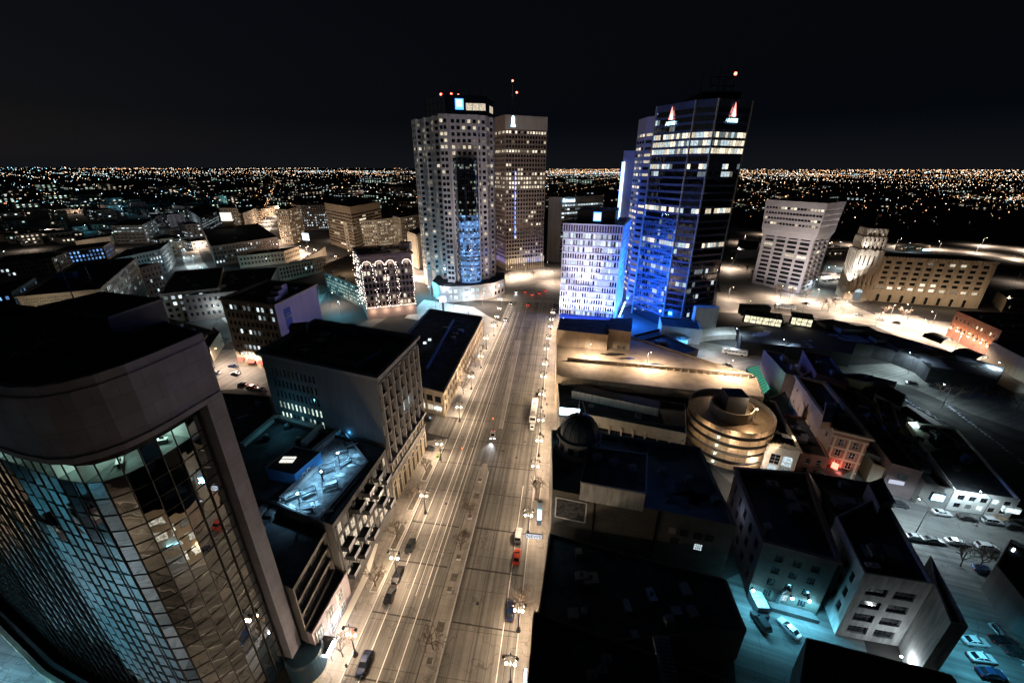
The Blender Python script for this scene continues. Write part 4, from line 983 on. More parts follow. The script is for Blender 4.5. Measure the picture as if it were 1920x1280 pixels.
def cream_hall():
    h = 12.6; a, b = at(1098, 776, h), at(1288, 813, h); L = math.dist(a, b); u = ((b[0] - a[0]) / L, (b[1] - a[1]) / L); nn = (-u[1], u[0])
    P = ccw([a, b, (b[0] + nn[0] * 19, b[1] + nn[1] * 19), (a[0] + nn[0] * 17 - u[0] * 6, a[1] + nn[1] * 17 - u[1] * 6)])
    sp = S(mat=CREAM, bay=L / 8.3, ww=3.5, wh=5.2, fl=8, zb=1.5, zt=2.6, lit=0, mull=(4, 3), piers=(.45, .6), dp=.7, frame=WINF)
    t = building('cream_hall', 'cream hall with a row of tall dark windows behind the dome', P, h, CREAM, sidewise(P, lambda nx, ny, L_: sp if ny < -.8 else None), units=3)
    z3 = 15.5; c, d = at(1072, 732, z3), at(1236, 766, z3); v = Vector((d[0] - c[0], d[1] - c[1])).normalized(); w_ = Vector((-v.y, v.x))
    q = MB(); q.prism(ccw([c, d, (d[0] + w_.x * 5, d[1] + w_.y * 5), (c[0] + w_.x * 5, c[1] + w_.y * 5)]), h - .9, z3, WHITEW, ROOF); q.build('clerestory', t)
    x, y = at(1108, 765, h); q = MB(); q.tube((x, y, h - .9), (x, y, h + .6), .08, .08, METAL); q.lathe((x, y, h + .6), [(0, 0), (1.0, .25), (1.1, .5)], METALG, 14); q.build('dish', t)
    x, y = at(1085, 770, h); q = MB(); q.tube((x, y, h - .9), (x, y, h + 8), .1, .06, METALG); q.build('flagpole', t)
    return t
cream_hall()
def parking_roof():
    h = 16.
    P = ccw([at(1044, 640, h), at(1183, 630, h), at(1302, 668, h), at(1402, 698, h), at(1418, 706, h), at(1433, 744, h), at(1302, 732, h), at(1054, 706, h), at(1043, 700, h)])
    DECK = mat('tan_deck', (.40, .32, .22), .8, var=.25, scale=.25, streak=False, bump=.2)
    t = building('parking_block', 'long tan parking block whose flat roof is lit by mast lights', P, h, TAN, [None] * len(P), roof=DECK, parapet=.5)
    a, b = at(1064, 674, h), at(1410, 706, h); q = MB(); q.prism(ccw([a, b, (b[0] + .2, b[1] + .5), (a[0] + .2, a[1] + .5)]), h - .5, h + 1.0, TAN, CREAM); q.build('deck_wall', t)
    q = MB()
    for i in range(26):
        p = lerp(a, b, (i + .5) / 26); q.box((p[0], p[1] - .35, h - .5), (.25, .4, 1.0), CREAM)
    q.build('wall_buttress', t)
    # lower step in front, with a parapet, and tan box wall behind
    P2 = ccw([at(1046, 706, 13.5), at(1300, 734, 13.5), at(1290, 795, 13.5), at(1050, 765, 13.5)])
    q = MB(); q.prism(P2, 0, 12.4, CONCD, ROOF); q.build('lower_roof_wing', t)
    z = 23.; P3 = ccw([at(1044, 618, z), at(1140, 628, z), at(1150, 600, z + 0), at(1050, 596, z)])
    q = MB(); q.prism(P3, h - .5, z, TAN, ROOF); q.build('roof_house', t)
    P4 = ccw([at(1141, 617, z + 1), at(1184, 622, z + 1), at(1186, 596, z + 1), at(1144, 596, z + 1)])
    q = MB(); q.prism(P4, h - .5, z + 1, TAN, ROOF); q.build('stair_house', t)
    r4 = random.Random(9)
    for px, py, sx in ((1150, 664, 3.5), (1175, 672, 2.5), (1225, 684, 3)):
        x, y = at(px, py, h - .5); q = MB(); n_ = 14
        q.prism([(x + sx * 1.6 * r4.uniform(.7, 1.2) * math.cos(6.283 * j / n_), y + sx * .5 * r4.uniform(.6, 1.2) * math.sin(6.283 * j / n_)) for j in range(n_)], h - .5, h - .46, mat('wet_tar', (.03, .028, .025), .5)); q.build('tar_patch', t)
    for px, py in ((1160, 652), (1170, 652), (1195, 740), (1205, 735)):
        x, y = at(px, py, h); q = MB(); q.box((x, y, 12.4 if py > 700 else h - .5), (1.0, .8, 1.4), METALG, .2); q.build('roof_unit', t)
parking_roof()
def ramp():
    c = AV(58.5, 124.5); t = thing('spiral_parking_ramp', 'round bronze clad spiral parking ramp lit by a lamp on its top', 'car park ramp', (c[0], c[1], 0)); Rr = 13.2
    for k in range(5):
        z = 2.2 + k * 3.1; q = MB(); n = 56; PH = 1.85; dz = 0.
        for i in range(n):
            a0, a1 = 2 * math.pi * i / n, 2 * math.pi * (i + 1) / n
            def C_(r, a, z_): return (c[0] + r * math.cos(a), c[1] + r * math.sin(a), z_ + 0.9 * math.sin(a - .6) * 0.55)
            q.face([C_(Rr, a0, z), C_(Rr, a1, z), C_(Rr, a1, z + PH), C_(Rr, a0, z + PH)], BRASS)
            q.face([C_(Rr, a0, z + PH), C_(Rr, a1, z + PH), C_(Rr - .25, a1, z + PH), C_(Rr - .25, a0, z + PH)], BRASS)
            q.face([C_(Rr - .25, a1, z + .2), C_(Rr - .25, a0, z + .2), C_(Rr - .25, a0, z + PH), C_(Rr - .25, a1, z + PH)], CONC)
            q.face([C_(Rr, a1, z), C_(Rr, a0, z), C_(6.6, a0, z + .05), C_(6.6, a1, z + .05)], CONC)
            q.face([C_(6.6, a0, z + .3), C_(Rr - .25, a0, z + .3), C_(Rr - .25, a1, z + .3), C_(6.6, a1, z + .3)], BRASS if k == 4 else CONC)
            if i % 2 == 0: q.bar(C_(Rr + .03, a0, z), C_(Rr + .03, a0, z + PH), .07, METAL)
        q.build('ring_parapet', t)
    q = MB(); q.lathe((c[0], c[1], 0), [(6.6, 0), (6.6, 18.2), (6.2, 18.2), (6.2, 15.5), (0, 15.5)], TAN, 40); q.build('core', t)
    q = MB(); q.box((c[0] + .5, c[1] + .8, 15.5), (6.4, 6.0, 6.6), BLACK, -.1, ROOF); q.build('lift_house', t)
    q = MB(); q.lathe((c[0], c[1], 0), [(9, 0), (9, 2.4)], CONC, 24); q.build('base', t)
    for k in range(4):
        a = -2.25; z = 3.4 + k * 3.1; p = (c[0] + (Rr + .2) * math.cos(a), c[1] + (Rr + .2) * math.sin(a)); q = MB(); q.ball((p[0], p[1], z - .1), .16, GLOBEC, 8); q.build('ramp_light', t)
        light('POINT', (c[0] + (Rr + .9) * math.cos(a), c[1] + (Rr + .9) * math.sin(a), z), 14, COOL, .2, t)
    p = (c[0] + 4.6, c[1] - 5.6); q = MB(); q.tube((p[0], p[1], 16), (p[0], p[1], 19.6), .08, .06, METAL); q.ball((p[0], p[1], 19.8), .28, GLOBE); q.build('top_lamp', t)
    light('POINT', (p[0], p[1], 20.6), 900, WARM, .3, t)
    for a, pw in ((-1.9, 700), (-1.2, 700), (-.55, 600), (-2.6, 450)): light('SPOT', (c[0] + 21 * math.cos(a), c[1] + 21 * math.sin(a), 13.), pw * 2.2, WARM, .3, t, 'flood_light', (c[0], c[1], 9), 75)
ramp()
def brick4():
    h = 17.; P = ccw([at(1380, 878, h), at(1434, 1014, h), at(1574, 1052, h), at(1512, 888, h)])
    W_ = S(mat=BRK_M, bay=4.2, ww=1.7, wh=2.6, fl=4.1, zb=1.5, zt=1.8, lit=.06, pal=LITW, mull=(2, 3), dp=.35)
    S_ = S(mat=BRK_G, bay=2.9, ww=1.5, wh=1.9, fl=3.5, zb=.8, zt=2.0, lit=.1, pal=LITC, mull=(3, 3), dp=.3, x0=.08, x1=.95)
    t = building('brick_warehouse', 'four-storey brick warehouse with teal lamps on its rear wall above the yard', P, h, BRK_M, sidewise(P, facing(S_, None, W_)), cornice=(.5, .7, .2), units=5, trim=BRK_M)
    x, y = at(1436, 1008, h); q = MB(); q.box((x + .4, y + 1, h - .9), (1.2, 1.2, 3.2), BRK_G); q.box((x + .4, y + 1, h + 2.3), (1.5, 1.5, .3), CONC); q.build('chimney', t)
    for i, (px, py, pw) in enumerate(((1411, 1101, 900), (1484, 1116, 800), (1516, 1121, 800))):
        x, y = at(px, py, 5.0); q = MB(); q.box((x, y - .1, 4.7), (.5, .5, .35), METAL); q.ball((x, y - .4, 4.7), .3, GLOBEC); q.build('wall_lamp', t)
        light('DOWN', (x, y - 1.9, 4.9), pw * 1.3, TEAL, .2, t); light('POINT', (x, y - .9, 4.7), 90, TEAL, .2, t)
    x, y = at(1460, 1125, 2); q = MB(); q.tube((x, y + .1, 1), (x, y + .1, 4.6), .35, .35, METALG, 10); q.tube((x, y + .1, 4.6), (x + 1.2, y + .3, 5.2), .35, .35, METALG, 10); q.build('duct', t)
    q = MB(); a, b = at(1445, 1145, 0), at(1535, 1170, 0); q.prism(ccw([a, b, (b[0] - .4, b[1] + 1.9), (a[0] - .4, a[1] + 1.9)]), 0, 1.1, CONCD); q.build('loading_dock', t)
    x, y = at(1402, 1003, 14); light('POINT', (*at(1370, 955, 12), 12), 60, (.5, .7, 1), .2, t)
    # roof-top lettering along the front parapet
    for i, (s, px) in enumerate((('STORE', 1420), ('OFFICE', 1440), ('CLOTHING', 1460))):
        pass
brick4()
def white_block():
    h = 18.5; P = ccw([at(1568, 967, h), at(1621, 1074, h), at(1752, 1094, h), at(1655, 925, h)])
    Wf = S(mat=WHITEW, bay=3.6, ww=1.5, wh=2.5, fl=4.0, zb=3.5, zt=2.2, x0=.45, x1=.98, lit=0, mull=(1, 2))
    Sf = S(mat=WHITEW, bay=6.0, ww=3.6, wh=2.1, fl=3.7, zb=.8, zt=2.6, x0=.02, x1=.98, lit=0, pal=LITC, mull=(4, 2), dp=.5)
    t = building('white_brick_block', 'weathered white four-storey block beside the teal lit yard', P, h, WHITEW, sidewise(P, facing(Sf, None, Wf)), units=5)
    P2 = ccw([at(1753, 1094, h), at(1783, 1167, h), at(1816, 1174, h), at(1745, 1040, h)])
    building('grey_annex', 'plain windowless pale annex wall stepping out beside the white block', P2, h, WHITEW, [None] * 4)
    x, y = at(1640, 1066, h); q = MB(); q.box((x, y + .6, h), (2.4, .9, .5), WHITEW, -.2); q.tube((x, y + .6, h + .5), (x, y + .6, h + 1), .25, .25, METALG); q.build('chimney', t)
    x, y = at(1690, 1230, 3); q = MB(); q.ball((x, y, 3), .2, GLOBEC); q.build('wall_lamp', t); light('POINT', (x, y - .8, 3.2), 380, (.9, .97, 1), .25, t)
    # front part of the block towards the shops
    h2 = 16.; P3 = ccw([at(1516, 884, h2), at(1566, 968, h2), at(1660, 950, h2), at(1640, 905, h2)])
    building('black_roofed_store', 'black roofed store joining the white block and the shop street', P3, h2, BRK_D, [None] * 4, units=4)
    h4 = 20.; P4 = para(at(1650, 950, h4), at(1628, 905, h4), at(1678, 938, h4))
    building('stair_tower_block', 'small boxy stair tower on the long black roofs', P4, h4, CONCD, [None] * 4)
white_block()
def front_dark():
    h = 10.; P = ccw([at(1512, 1194, h), at(1785, 1264, h), at(1900, 1420, h), at(1480, 1420, h)])
    building('dark_shed', 'black roofed shed in the bottom right corner in front of the white block', P, h, BRK_D, [None] * 4)
    h = 8.; P = ccw([at(1868, 1058, h), at(1896, 1010, h), at(2010, 1060, h), at(2010, 1180, h), at(1930, 1135, h)])
    t = building('corner_shed', 'dark shed with a white wall lamp at the right edge', P, h, CONCD, [None] * 5)
    x, y = at(1900, 1030, 7); q = MB(); q.box((x - .3, y - .2, 6.6), (1.4, .4, .7), SIGNW, .5); q.build('wall_lamp', t); light('POINT', (x - 1.2, y - 1.2, 6.4), 600, (.7, .9, 1), .2, t)
front_dark()
light('DOWN', (*at(1850, 1180, 9), 9), 2600, TEAL, .3, None, 'car_park_light')
# shop row facing the lower street
def shop_row():
    def front(lx, ly, rx, ry, h, bx, by, name, label, wm, sp, **k):
        a, b = at(lx, ly, h), at(rx, ry, h); c = at(bx, by, h); P = para(a, b, c)
        return building(name, label, P, h, wm, sidewise(P, lambda nx, ny, L: sp if ny < -.75 else k.get('side')), cornice=k.get('cornice'), units=k.get('units', 3), trim=k.get('trim'))
    t = front(1443, 834, 1501, 847, 11.5, 1405, 745, 'ornate_shop', 'ornate white shop front with big bright windows next to the spiral ramp', mat('white_terracotta', (.55, .5, .44), .8, var=.15, scale=1), S(bay=3.4, ww=2.7, wh=4.2, fl=4.6, zb=.8, zt=2.6, lit=1, pal=LITC, mull=(2, 3), frame=WINW), cornice=(.4, .5, .3))
    a, b = at(1443, 834, 11.5), at(1501, 847, 11.5); q = MB()
    for i in range(16):
        p = lerp(a, b, (i + .5) / 16); hh = 1.1 * (1 - abs(i - 7.5) / 9) + .3 + .2 * (i % 2); q.box((p[0], p[1], 11.7), (.6, .5, hh), CREAM, -.3)
    q.build('crest', t); q = MB()
    light('POINT', (*lerp(at(1443, 890, 0), at(1492, 900, 0), .5), 7), 500, (.8, .92, 1), .4, t)
    front(1503, 848, 1556, 858, 9.3, 1470, 775, 'dark_red_shop', 'small dark red shop with white framed windows between two taller fronts', BRK_R, S(bay=2.5, ww=1.3, wh=1.9, fl=3.1, zb=1.2, zt=.9, lit=.1, mull=(1, 2), frame=WINW))
    t = front(1566, 806, 1633, 822, 17.4, 1494, 706, 'decorated_tan_house', 'narrow five-storey tan and red decorated brick house with arched windows', BRK_T, S(mat=BRK_R, bay=2.9, ww=1.5, wh=2.3, fl=3.7, zb=.8, zt=2.0, lit=.1, pal=LITC, mull=(2, 2), frame=WINW, piers=(.15, .5), pmat=CREAM, bands=(.2, .5), bmat=CREAM), side=S(mat=BRK_T, bay=6, ww=.9, wh=1.6, fl=4.5, skip=.5, lit=0), cornice=(.7, .6, .2), trim=CREAM)
    h = 19.2; q = MB(); P = para(at(1541, 790, h), at(1549, 758, h), at(1560, 792, h)); q.prism(P, 16.5, h, BRK_T, ROOF); q.build('roof_tower', t)
    a = at(1556, 880, 5); x, y = at(1560, 878, 4.5); q = MB(); q.box((x, y - .6, 4.0), (.5, 1.6, 3.0), SIGNR, .5); q.box((x, y - .5, 3.9), (.6, 1.8, .15), METAL, .5); q.build('red_sign', t); light('POINT', (x, y - 2.6, 5.5), 170, (1, .25, .18), .3, t)
    front(1638, 868, 1668, 880, 7.5, 1600, 800, 'low_cream_shop', 'low cream shop right of the decorated house', TYND, S(bay=3.5, ww=2, wh=2, fl=4, lit=.5, pal=LITW), units=1)
    t = front(1672, 868, 1731, 884, 10.5, 1560, 720, 'brick_corner_shop', 'brick shop with three upper windows and a small white sign', BRK_M, S(bay=3.6, ww=2.2, wh=2.2, fl=3.8, zb=4.5, zt=1.2, lit=.1, mull=(2, 1)), units=4)
    q = MB(); x, y = at(1686, 905, 4.5); q.box((x, y - .5, 4.2), (6.0, .2, 1.3), emit('shop_sign_panel', (.75, .8, 1), .6), -.3); q.build('shop_sign', t)
    t = front(1735, 905, 1790, 918, 7.5, 1640, 790, 'painted_wall_store', 'grey painted store wall with a round blue sign', CONC, None, units=6)
    q = MB(); x, y = at(1752, 930, 5.5); q.box((x, y - .6, 4.6), (3.0, .5, 2.6), METAL, -.3); q.box((x, y - .95, 4.9), (2.6, .15, 1.9), SIGNT, -.3); q.build('round_sign', t); light('POINT', (x + .4, y - 2.4, 6), 420, (.6, .85, 1), .3, t)
    t = front(1791, 919, 1914, 936, 6.9, 1700, 790, 'white_shop_house', 'long white shop building with dark square windows and a lit bay', WHITE, S(bay=2.9, ww=1.6, wh=1.6, fl=2.7, zb=.5, zt=.7, lit=.12, pal=LITC, mull=(2, 1), frame=WINF), units=6)
    x, y = at(1893, 950, 5); q = MB(); q.box((x, y - .6, 3.7), (3.6, .8, 1.8), WHITE, -.3); q.box((x, y - 1.05, 3.9), (3.0, .1, 1.4), LITC[1], -.3); q.build('bay_window', t)
    x, y = at(1878, 968, 1.5); q = MB(); q.lathe((x, y - .2, 1.0), [(0, 0), (1.6, 0)], LITW[2], 14); q.build('arched_door', t)
shop_row()
light('POINT', (*at(1715, 800, 6), 7), 500, (.75, 1, .85), .3, None, 'deck_lamp'); light('POINT', (*at(1600, 905, 6), 9), 260, (1, .85, .7), .3, None, 'street_glow_lamp'); light('POINT', (*at(1385, 905, 5), 6), 900, (1, .9, .78), .4, None, 'street_glow_lamp'); light('POINT', (*at(1415, 870, 5), 6), 900, (1, .85, .7), .4, None, 'street_glow_lamp')
# the jumble of blocks between the ramp and the bus street
def jumble():
    def blk(c0, c1, c2, h, wm, name, label, sides=None, units=2, roof=None):
        P = para(at(*c0, h), at(*c1, h), at(*c2, h)); return building(name, label, P, h, wm, sides or [None] * 4, units=units, roof=roof)
    blk((1473, 700), (1432, 655), (1512, 708), 12, BRK_M, 'mauve_brick_block', 'mauve brick block beside the green glazed walkway')
    blk((1531, 700), (1505, 656), (1592, 716), 15, mat('plum_brick', (.17, .09, .12), .85, var=.3, scale=1), 'plum_brick_block', 'taller plum coloured block with two pale wall panels')
    blk((1620, 716), (1560, 700), (1682, 716), 9, TAN, 'pale_eaved_block', 'low block with a pale wall facing the bus street')
    blk((1508, 765), (1494, 706), (1560, 740), 13, BRK_T, 'tan_brick_block', 'tan brick block with tall wall panels behind the decorated house')
    blk((1562, 740), (1520, 712), (1650, 760), 9.5, CREAM, 'long_cream_wall_block', 'long block with a plain cream wall', units=1)
    blk((1655, 790), (1640, 745), (1690, 800), 10, TAN, 'tan_step_block', 'stepped tan block on the edge of the parking field')
    blk((1690, 765), (1640, 738), (1700, 740), 7, mat('pale_green_render', (.42, .46, .38), .8), 'pale_green_hut', 'pale green walled hut by the parking field', units=0)
    blk((1735, 850), (1640, 775), (1800, 830), 6.5, CONCD, 'long_dark_roof_store', 'long low dark roofed store beside the white shop building', units=5)
    blk((1560, 905), (1440, 745), (1600, 880), 6, BRK_D, 'rear_yard_store', 'low dark rear store between the shops', units=4)
    # green glass walkway
    t = thing('glazed_walkway', 'green lit glass-roofed walkway between the tan parking roof and the mauve block', 'walkway', (*at(1430, 720, 8), 0))
    q = MB(); GG = emit('green_glow_glass', (.12, .65, .42), .35, .5); a, b, c, d = at(1400, 690, 8), at(1422, 684, 8), at(1444, 728, 8), at(1433, 738, 8)
    q.prism(ccw([a, b, c, d]), 0, 7.8, CONCD, GG); q.build('glass_roof', t); q = MB()
    for i in range(12): q.bar((*lerp(a, d, i / 11), 7.95), (*lerp(b, c, i / 11), 7.95), .15, METAL)
    q.build('ribs', t); light('POINT', (*at(1447, 705, 9), 9.5), 160, (.2, 1, .6), .3, t)
    # roofs on the avenue side of the bus street (blue lit patch beside the office base)
    blk((1255, 672), (1190, 640), (1310, 655), 9, CONCD, 'patchy_roof_hall', 'low hall with a patchy tar roof behind the parking roof')
    blk((1190, 690), (1187, 628), (1250, 672), 8, BRK_D, 'narrow_dark_store', 'narrow dark store beside the parking roof', units=1)
jumble()
def station():
    P = ccw([at(1385, 612, 7), at(1560, 598, 7), at(1700, 635, 7), at(1885, 690, 7), at(1870, 712, 7), at(1745, 690, 7), at(1725, 674, 7), at(1680, 657, 7), at(1640, 647, 7), at(1606, 643, 7), at(1598, 664, 7), at(1540, 655, 7), at(1390, 640, 7)])
    t = building('low_concert_hall', 'sprawling low building with a dark patchy roof between the bus street and boulevard', P, 7, mat('black_cladding', (.035, .037, .04), .7, var=.3), [None] * len(P), roof=ROOFS, parapet=.5)
    def slab(c, w_, d_, z0, z1, m, ang=-.1, nm='roof_block'):
        x, y = at(*c, z0); q = MB(); q.box((x, y, z0), (w_, d_, z1 - z0), m, ang, ROOF); q.build(nm, t)
    YL = emit('glasshouse_glow', (1, .93, .6), .95, .55, scale=.4)
    for (lx, ly, rx, ry, n) in ((1396, 590, 1468, 600, 6), (1484, 594, 1526, 600, 4)):
        h = 11.5; a, b = at(lx, ly, h), at(rx, ry, h); q = MB(); z0 = 7.2
        u = Vector((b[0] - a[0], b[1] - a[1])).normalized(); nn = Vector((-u.y, u.x))
        q.face([(*a, z0), (*b, z0), (*b, h), (*a, h)], YL); q.prism(ccw([a, b, (b[0] + nn.x * 10, b[1] + nn.y * 10), (a[0] + nn.x * 10, a[1] + nn.y * 10)]), h, h + .6, METAL, ROOF, True)
        for s_ in (a, b): q.bar((*s_, z0), (*s_, h), .8, BLACK)
        for i in range(1, n):
            p = lerp(a, b, i / n); q.bar((p[0] - nn.x * .1, p[1] - nn.y * .1, z0), (p[0] - nn.x * .1, p[1] - nn.y * .1, h), .22, BLACK)
        for z in (z0, z0 + 2.1, h): q.bar((a[0] - nn.x * .1, a[1] - nn.y * .1, z), (b[0] - nn.x * .1, b[1] - nn.y * .1, z), .25, BLACK)
        q.build('glasshouse', t)
        light('AREA', ((a[0] + b[0]) / 2 - nn.x * 1, (a[1] + b[1]) / 2 - nn.y * 1, 9), 60, (1, .9, .6), 1, t, aim=((a[0] + b[0]) / 2 - nn.x * 9, (a[1] + b[1]) / 2 - nn.y * 9, 6))
    slab((1412, 590), 16, 6, 7, 13, BLACK); slab((1560, 612), 12, 9, 7, 9, CONCD); slab((1600, 622), 18, 7, 7, 9.5, CONC); slab((1650, 640), 8, 6, 7, 9, CONCD); slab((1700, 655), 14, 8, 7, 9, METAL)
    # curved teal-lit wall
    q = MB(); pts = [at(1610, 664, 0), at(1640, 668, 0), at(1680, 678, 0), at(1725, 696, 0)]
    for a, b in zip(pts, pts[1:]): q.face([(*a, 0), (*b, 0), (*b, 6.5), (*a, 6.5)], mat('curved_teal_wall', (.16, .24, .25), .5, var=.15)); q.bar((*a, .8), (*b, .8), 1.6, WHITE)
    q.build('curved_wall', t)
    for px, py, pw in ((1640, 690, 350), (1690, 702, 350)): light('POINT', (*at(px, py, 4), 4), pw, (.7, 1, .95), .3, t)
    # little arched pavilions with lit fronts at the right
    for i, (px, py, w_) in enumerate(((1760, 640, 10), (1822, 672, 11))):
        x, y = at(px, py, 4); q = MB(); n_ = 12
        for j in range(n_):
            a0, a1 = math.pi * j / n_, math.pi * (j + 1) / n_
            q.face([(x + w_ / 2 * math.cos(a0), y - 4 + 2 * math.cos(a0), 5 + 2.4 * math.sin(a0)), (x + w_ / 2 * math.cos(a1), y - 4 + 2 * math.cos(a1), 5 + 2.4 * math.sin(a1)), (x + w_ / 2 * math.cos(a1), y + 5, 5 + 2.4 * math.sin(a1)), (x + w_ / 2 * math.cos(a0), y + 5, 5 + 2.4 * math.sin(a0))], BLACK)
        q.face([(x + w_ / 2 * math.cos(math.pi * j / n_), y - 3.6 + 2 * math.cos(math.pi * j / n_), 5 + 2.1 * math.sin(math.pi * j / n_)) for j in range(n_ + 1)], emit('pavilion_glow', (1, .85, .65), .8, .7, scale=.5))
        q.build('arched_pavilion', t)
station()
def right_red():
    h = 15.6; P = ccw([at(1781, 622, h), at(1872, 622, h) if False else at(1926, 648, h), at(1890, 592, h), at(1795, 581, h)])
    P = ccw([at(1794, 582, h), at(1879, 620, h), at(1990, 625, h), at(1920, 588, h)])
    sp = S(mat=BRK_R, bay=3.2, ww=1.4, wh=1.7, fl=4.4, zb=4.5, zt=1.5, lit=.1, pal=LITW, dp=.3)
    t = building('red_brick_depot', 'two-storey red brick depot with warm wall lamps facing the boulevard', P, h, BRK_R, sidewise(P, lambda nx, ny, L: sp if (nx < -.2 and ny < .5) else None), units=5)
    for i in range(7):
        p = lerp(P[0], P[1], 0)
    a, b = at(1794, 582, h), at(1879, 620, h); u = Vector((b[0] - a[0], b[1] - a[1])).normalized(); nn = Vector((u.y, -u.x))
    for i in range(7):
        p = lerp(a, b, (i + .6) / 7.2); q = MB(); x, y = p[0] + nn.x * .6, p[1] + nn.y * .6; q.box((x, y, 6.0), (.6, .6, .4), METAL); q.ball((x + nn.x * .3, y + nn.y * .3, 5.9), .3, GLOBE); q.build('wall_lamp', t)
        light('POINT', (x + nn.x * 1.2, y + nn.y * 1.2, 6.2), 420, (1, .55, .28), .3, t)
    h2 = 10.; P2 = para(at(1880, 622, h2), at(1860, 640, h2), at(1960, 660, h2)); building('cream_gable_store', 'plain cream walled store joined to the red depot', P2, h2, CREAM, [None] * 4)
right_red()

# ------------------------------------------------------------------ towers at the crossing
def podium_poly(c, pts): return pts
LITM = [LITW[0], LITW[0], LITW[2]]
def round_tower():
    H = 122.; Fm = mat('mauve_granite', (.42, .40, .42), .75, var=.1, scale=.5)
    # many-cornered plan (metres), stepped chamfers on both front corners
    P = ccw([(-48, 298), (-42, 296.5), (-41.2, 299.2), (-23, 303), (-21.5, 306), (-17.5, 307.5), (-16, 316), (-13.5, 318), (-13.5, 345), (-30, 360), (-66, 356), (-74.5, 345), (-74, 337), (-69.5, 329.5), (-65.8, 330), (-61, 318.5), (-57.3, 319), (-53, 307.5), (-49.4, 308)])
    H1 = 96.
    sp = S(mat=Fm, bay=3.5, ww=2.2, wh=2.2, fl=3.8, zb=13, zt=2, lit=.16, pal=LITM, dp=.35, mull=(1, 1), mg=.4, rows={0: .3, 4: .6})
    t = building('stepped_office_tower', 'tall mauve stone tower with chipped corners and a blue mirrored glass bay', P, H, Fm, sidewise(P, lambda nx, ny, L: sp if ny < .3 and L > 3.1 else None), parapet=1.5)
    # glass crown
    cx, cy = -40, 330; q = MB(); PC = ccw([(-60, 322), (-44, 306), (-18, 312), (-14, 330), (-30, 350), (-58, 345)]); hz = 134.
    n = len(PC)
    for i in range(n):
        a, b = PC[i], PC[(i + 1) % n]; L = math.dist(a, b); m_ = max(2, int(L / 4))
        for j in range(m_):
            for k in range(3):
                p_, q_ = lerp(a, b, j / m_), lerp(a, b, (j + 1) / m_); z0 = H - 1.4 + k * 4.4
                lit_ = (k == 1 and a[1] < 315 and j >= m_ // 2 and b[0] > -20)
                q.face([(*p_, z0), (*q_, z0), (*q_, z0 + 4.4), (*p_, z0 + 4.4)], LITW[0] if lit_ else GL_DK)
        for j in range(m_ + 1): p_ = lerp(a, b, j / m_); q.bar((*p_, H - 1.4), (*p_, hz - .6), .25, METAL)
        for k in range(4): q.bar((*a, H - 1.3 + k * 4.4), (*b, H - 1.3 + k * 4.4), .25, METAL)
    q.face([(*p_, hz - 2) for p_ in PC], ROOF); q.build('glass_crown', t)
    # square light sign
    q = MB(); q.box((-35, 307.6, 125.5), (5.4, .6, 6.2), emit('tower_sign_light', (.08, .3, 1), 2.5), R(13)); q.box((-35, 307.1, 127), (3.6, .4, 4.0), emit('pale_sign_light', (.5, .75, 1), 2), R(13)); q.build('square_sign', t)
    for x, y, hh in ((-42, 320, 12), (-24, 318, 7), (-22, 322, 10), (-30, 330, 6)):
        q = MB(); q.tube((x, y, hz - 2), (x, y, hz + hh), .3, .15, METALG, 6); q.build('mast', t)
    for x, y in ((-47, 309), (-40, 307.6), (-36, 312)): q = MB(); q.ball((x, y, hz + .3), .7, REDL, 6); q.build('beacon', t)
    # curved glass bay
    n = 16; ctr = (-31.5, 302.5); rr = 8.8; a0 = R(190); a1 = R(335); z0, z1, fl = 9, 98, 3.9; q = MB(); mu = MB(); nfl = int((z1 - z0) / fl)
    for i in range(n):
        t0, t1 = a0 + (a1 - a0) * i / n, a0 + (a1 - a0) * (i + 1) / n
        p_, q_ = (ctr[0] + rr * math.cos(t0), ctr[1] + rr * .8 * math.sin(t0)), (ctr[0] + rr * math.cos(t1), ctr[1] + rr * .8 * math.sin(t1))
        for k in range(nfl * 3):
            z = z0 + fl / 3 * k; rowr = (math.sin(k * 12.9898) * 43758.5) % 1; r_ = rnd.random() * .45 + rowr * .6; low = k < nfl * 1.75; rowb = True
            m = (LITB[0] if r_ < .45 and rowb else LITB[1] if r_ < .52 else LITB[2] if r_ < .7 else GL_BL) if low and i > 3 else (LITB[2] if low and r_ < .35 else GL_DK if r_ < .8 else rnd.choice((LITG[2], LITW[2], LITG[2], LITC[2])))  # lower blue panes glow to imitate the bank block's reflection
            q.face([(*p_, z), (*q_, z), (*q_, z + fl / 3), (*p_, z + fl / 3)], m)
        mu.bar((*p_, z0), (*p_, z0 + nfl * fl), .12, METAL)
        for k in range(nfl): mu.bar((*p_, z0 + fl * k), (*q_, z0 + fl * k), .2, METAL)
    q.build('glass_bay', t); mu.build('bay_mullions', t)
    # podium with its own windows
    PP = ccw([(-53, 288), (-47, 285), (-31, 288), (-23, 291), (-14, 296), (-6, 308), (-6, 330), (-60, 330), (-60, 300)]); wins = []; q = MB()
    s2 = S(mat=Fm, bay=4.2, ww=2.6, wh=2.6, fl=4.2, zb=.8, zt=1.4, lit=.75, pal=LITC, mull=(2, 2), mg=.5)
    for i in range(len(PP)): facade(q, PP[i], PP[(i + 1) % len(PP)], 0, 11.5, s2 if PP[(i + 1) % len(PP)][1] < 325 and i < 5 else None, wins, Fm)
    q.face([(*p_, 11.5) for p_ in PP], ROOF); q.build('podium', t)
    place_windows(t, wins, 0)
    light('POINT', (-49, 283, 14), 3500, (.75, .85, 1), .5, t); light('POINT', (-10, 293, 7), 2500, (1, .8, .6), .5, t); light('POINT', (-32, 283, 5), 1500, COOL, .4, t); light('POINT', (-68, 300, 8), 4000, TEAL, .5, t)
    light('POINT', (-80, 330, 10), 4500, WARM, .5, t)
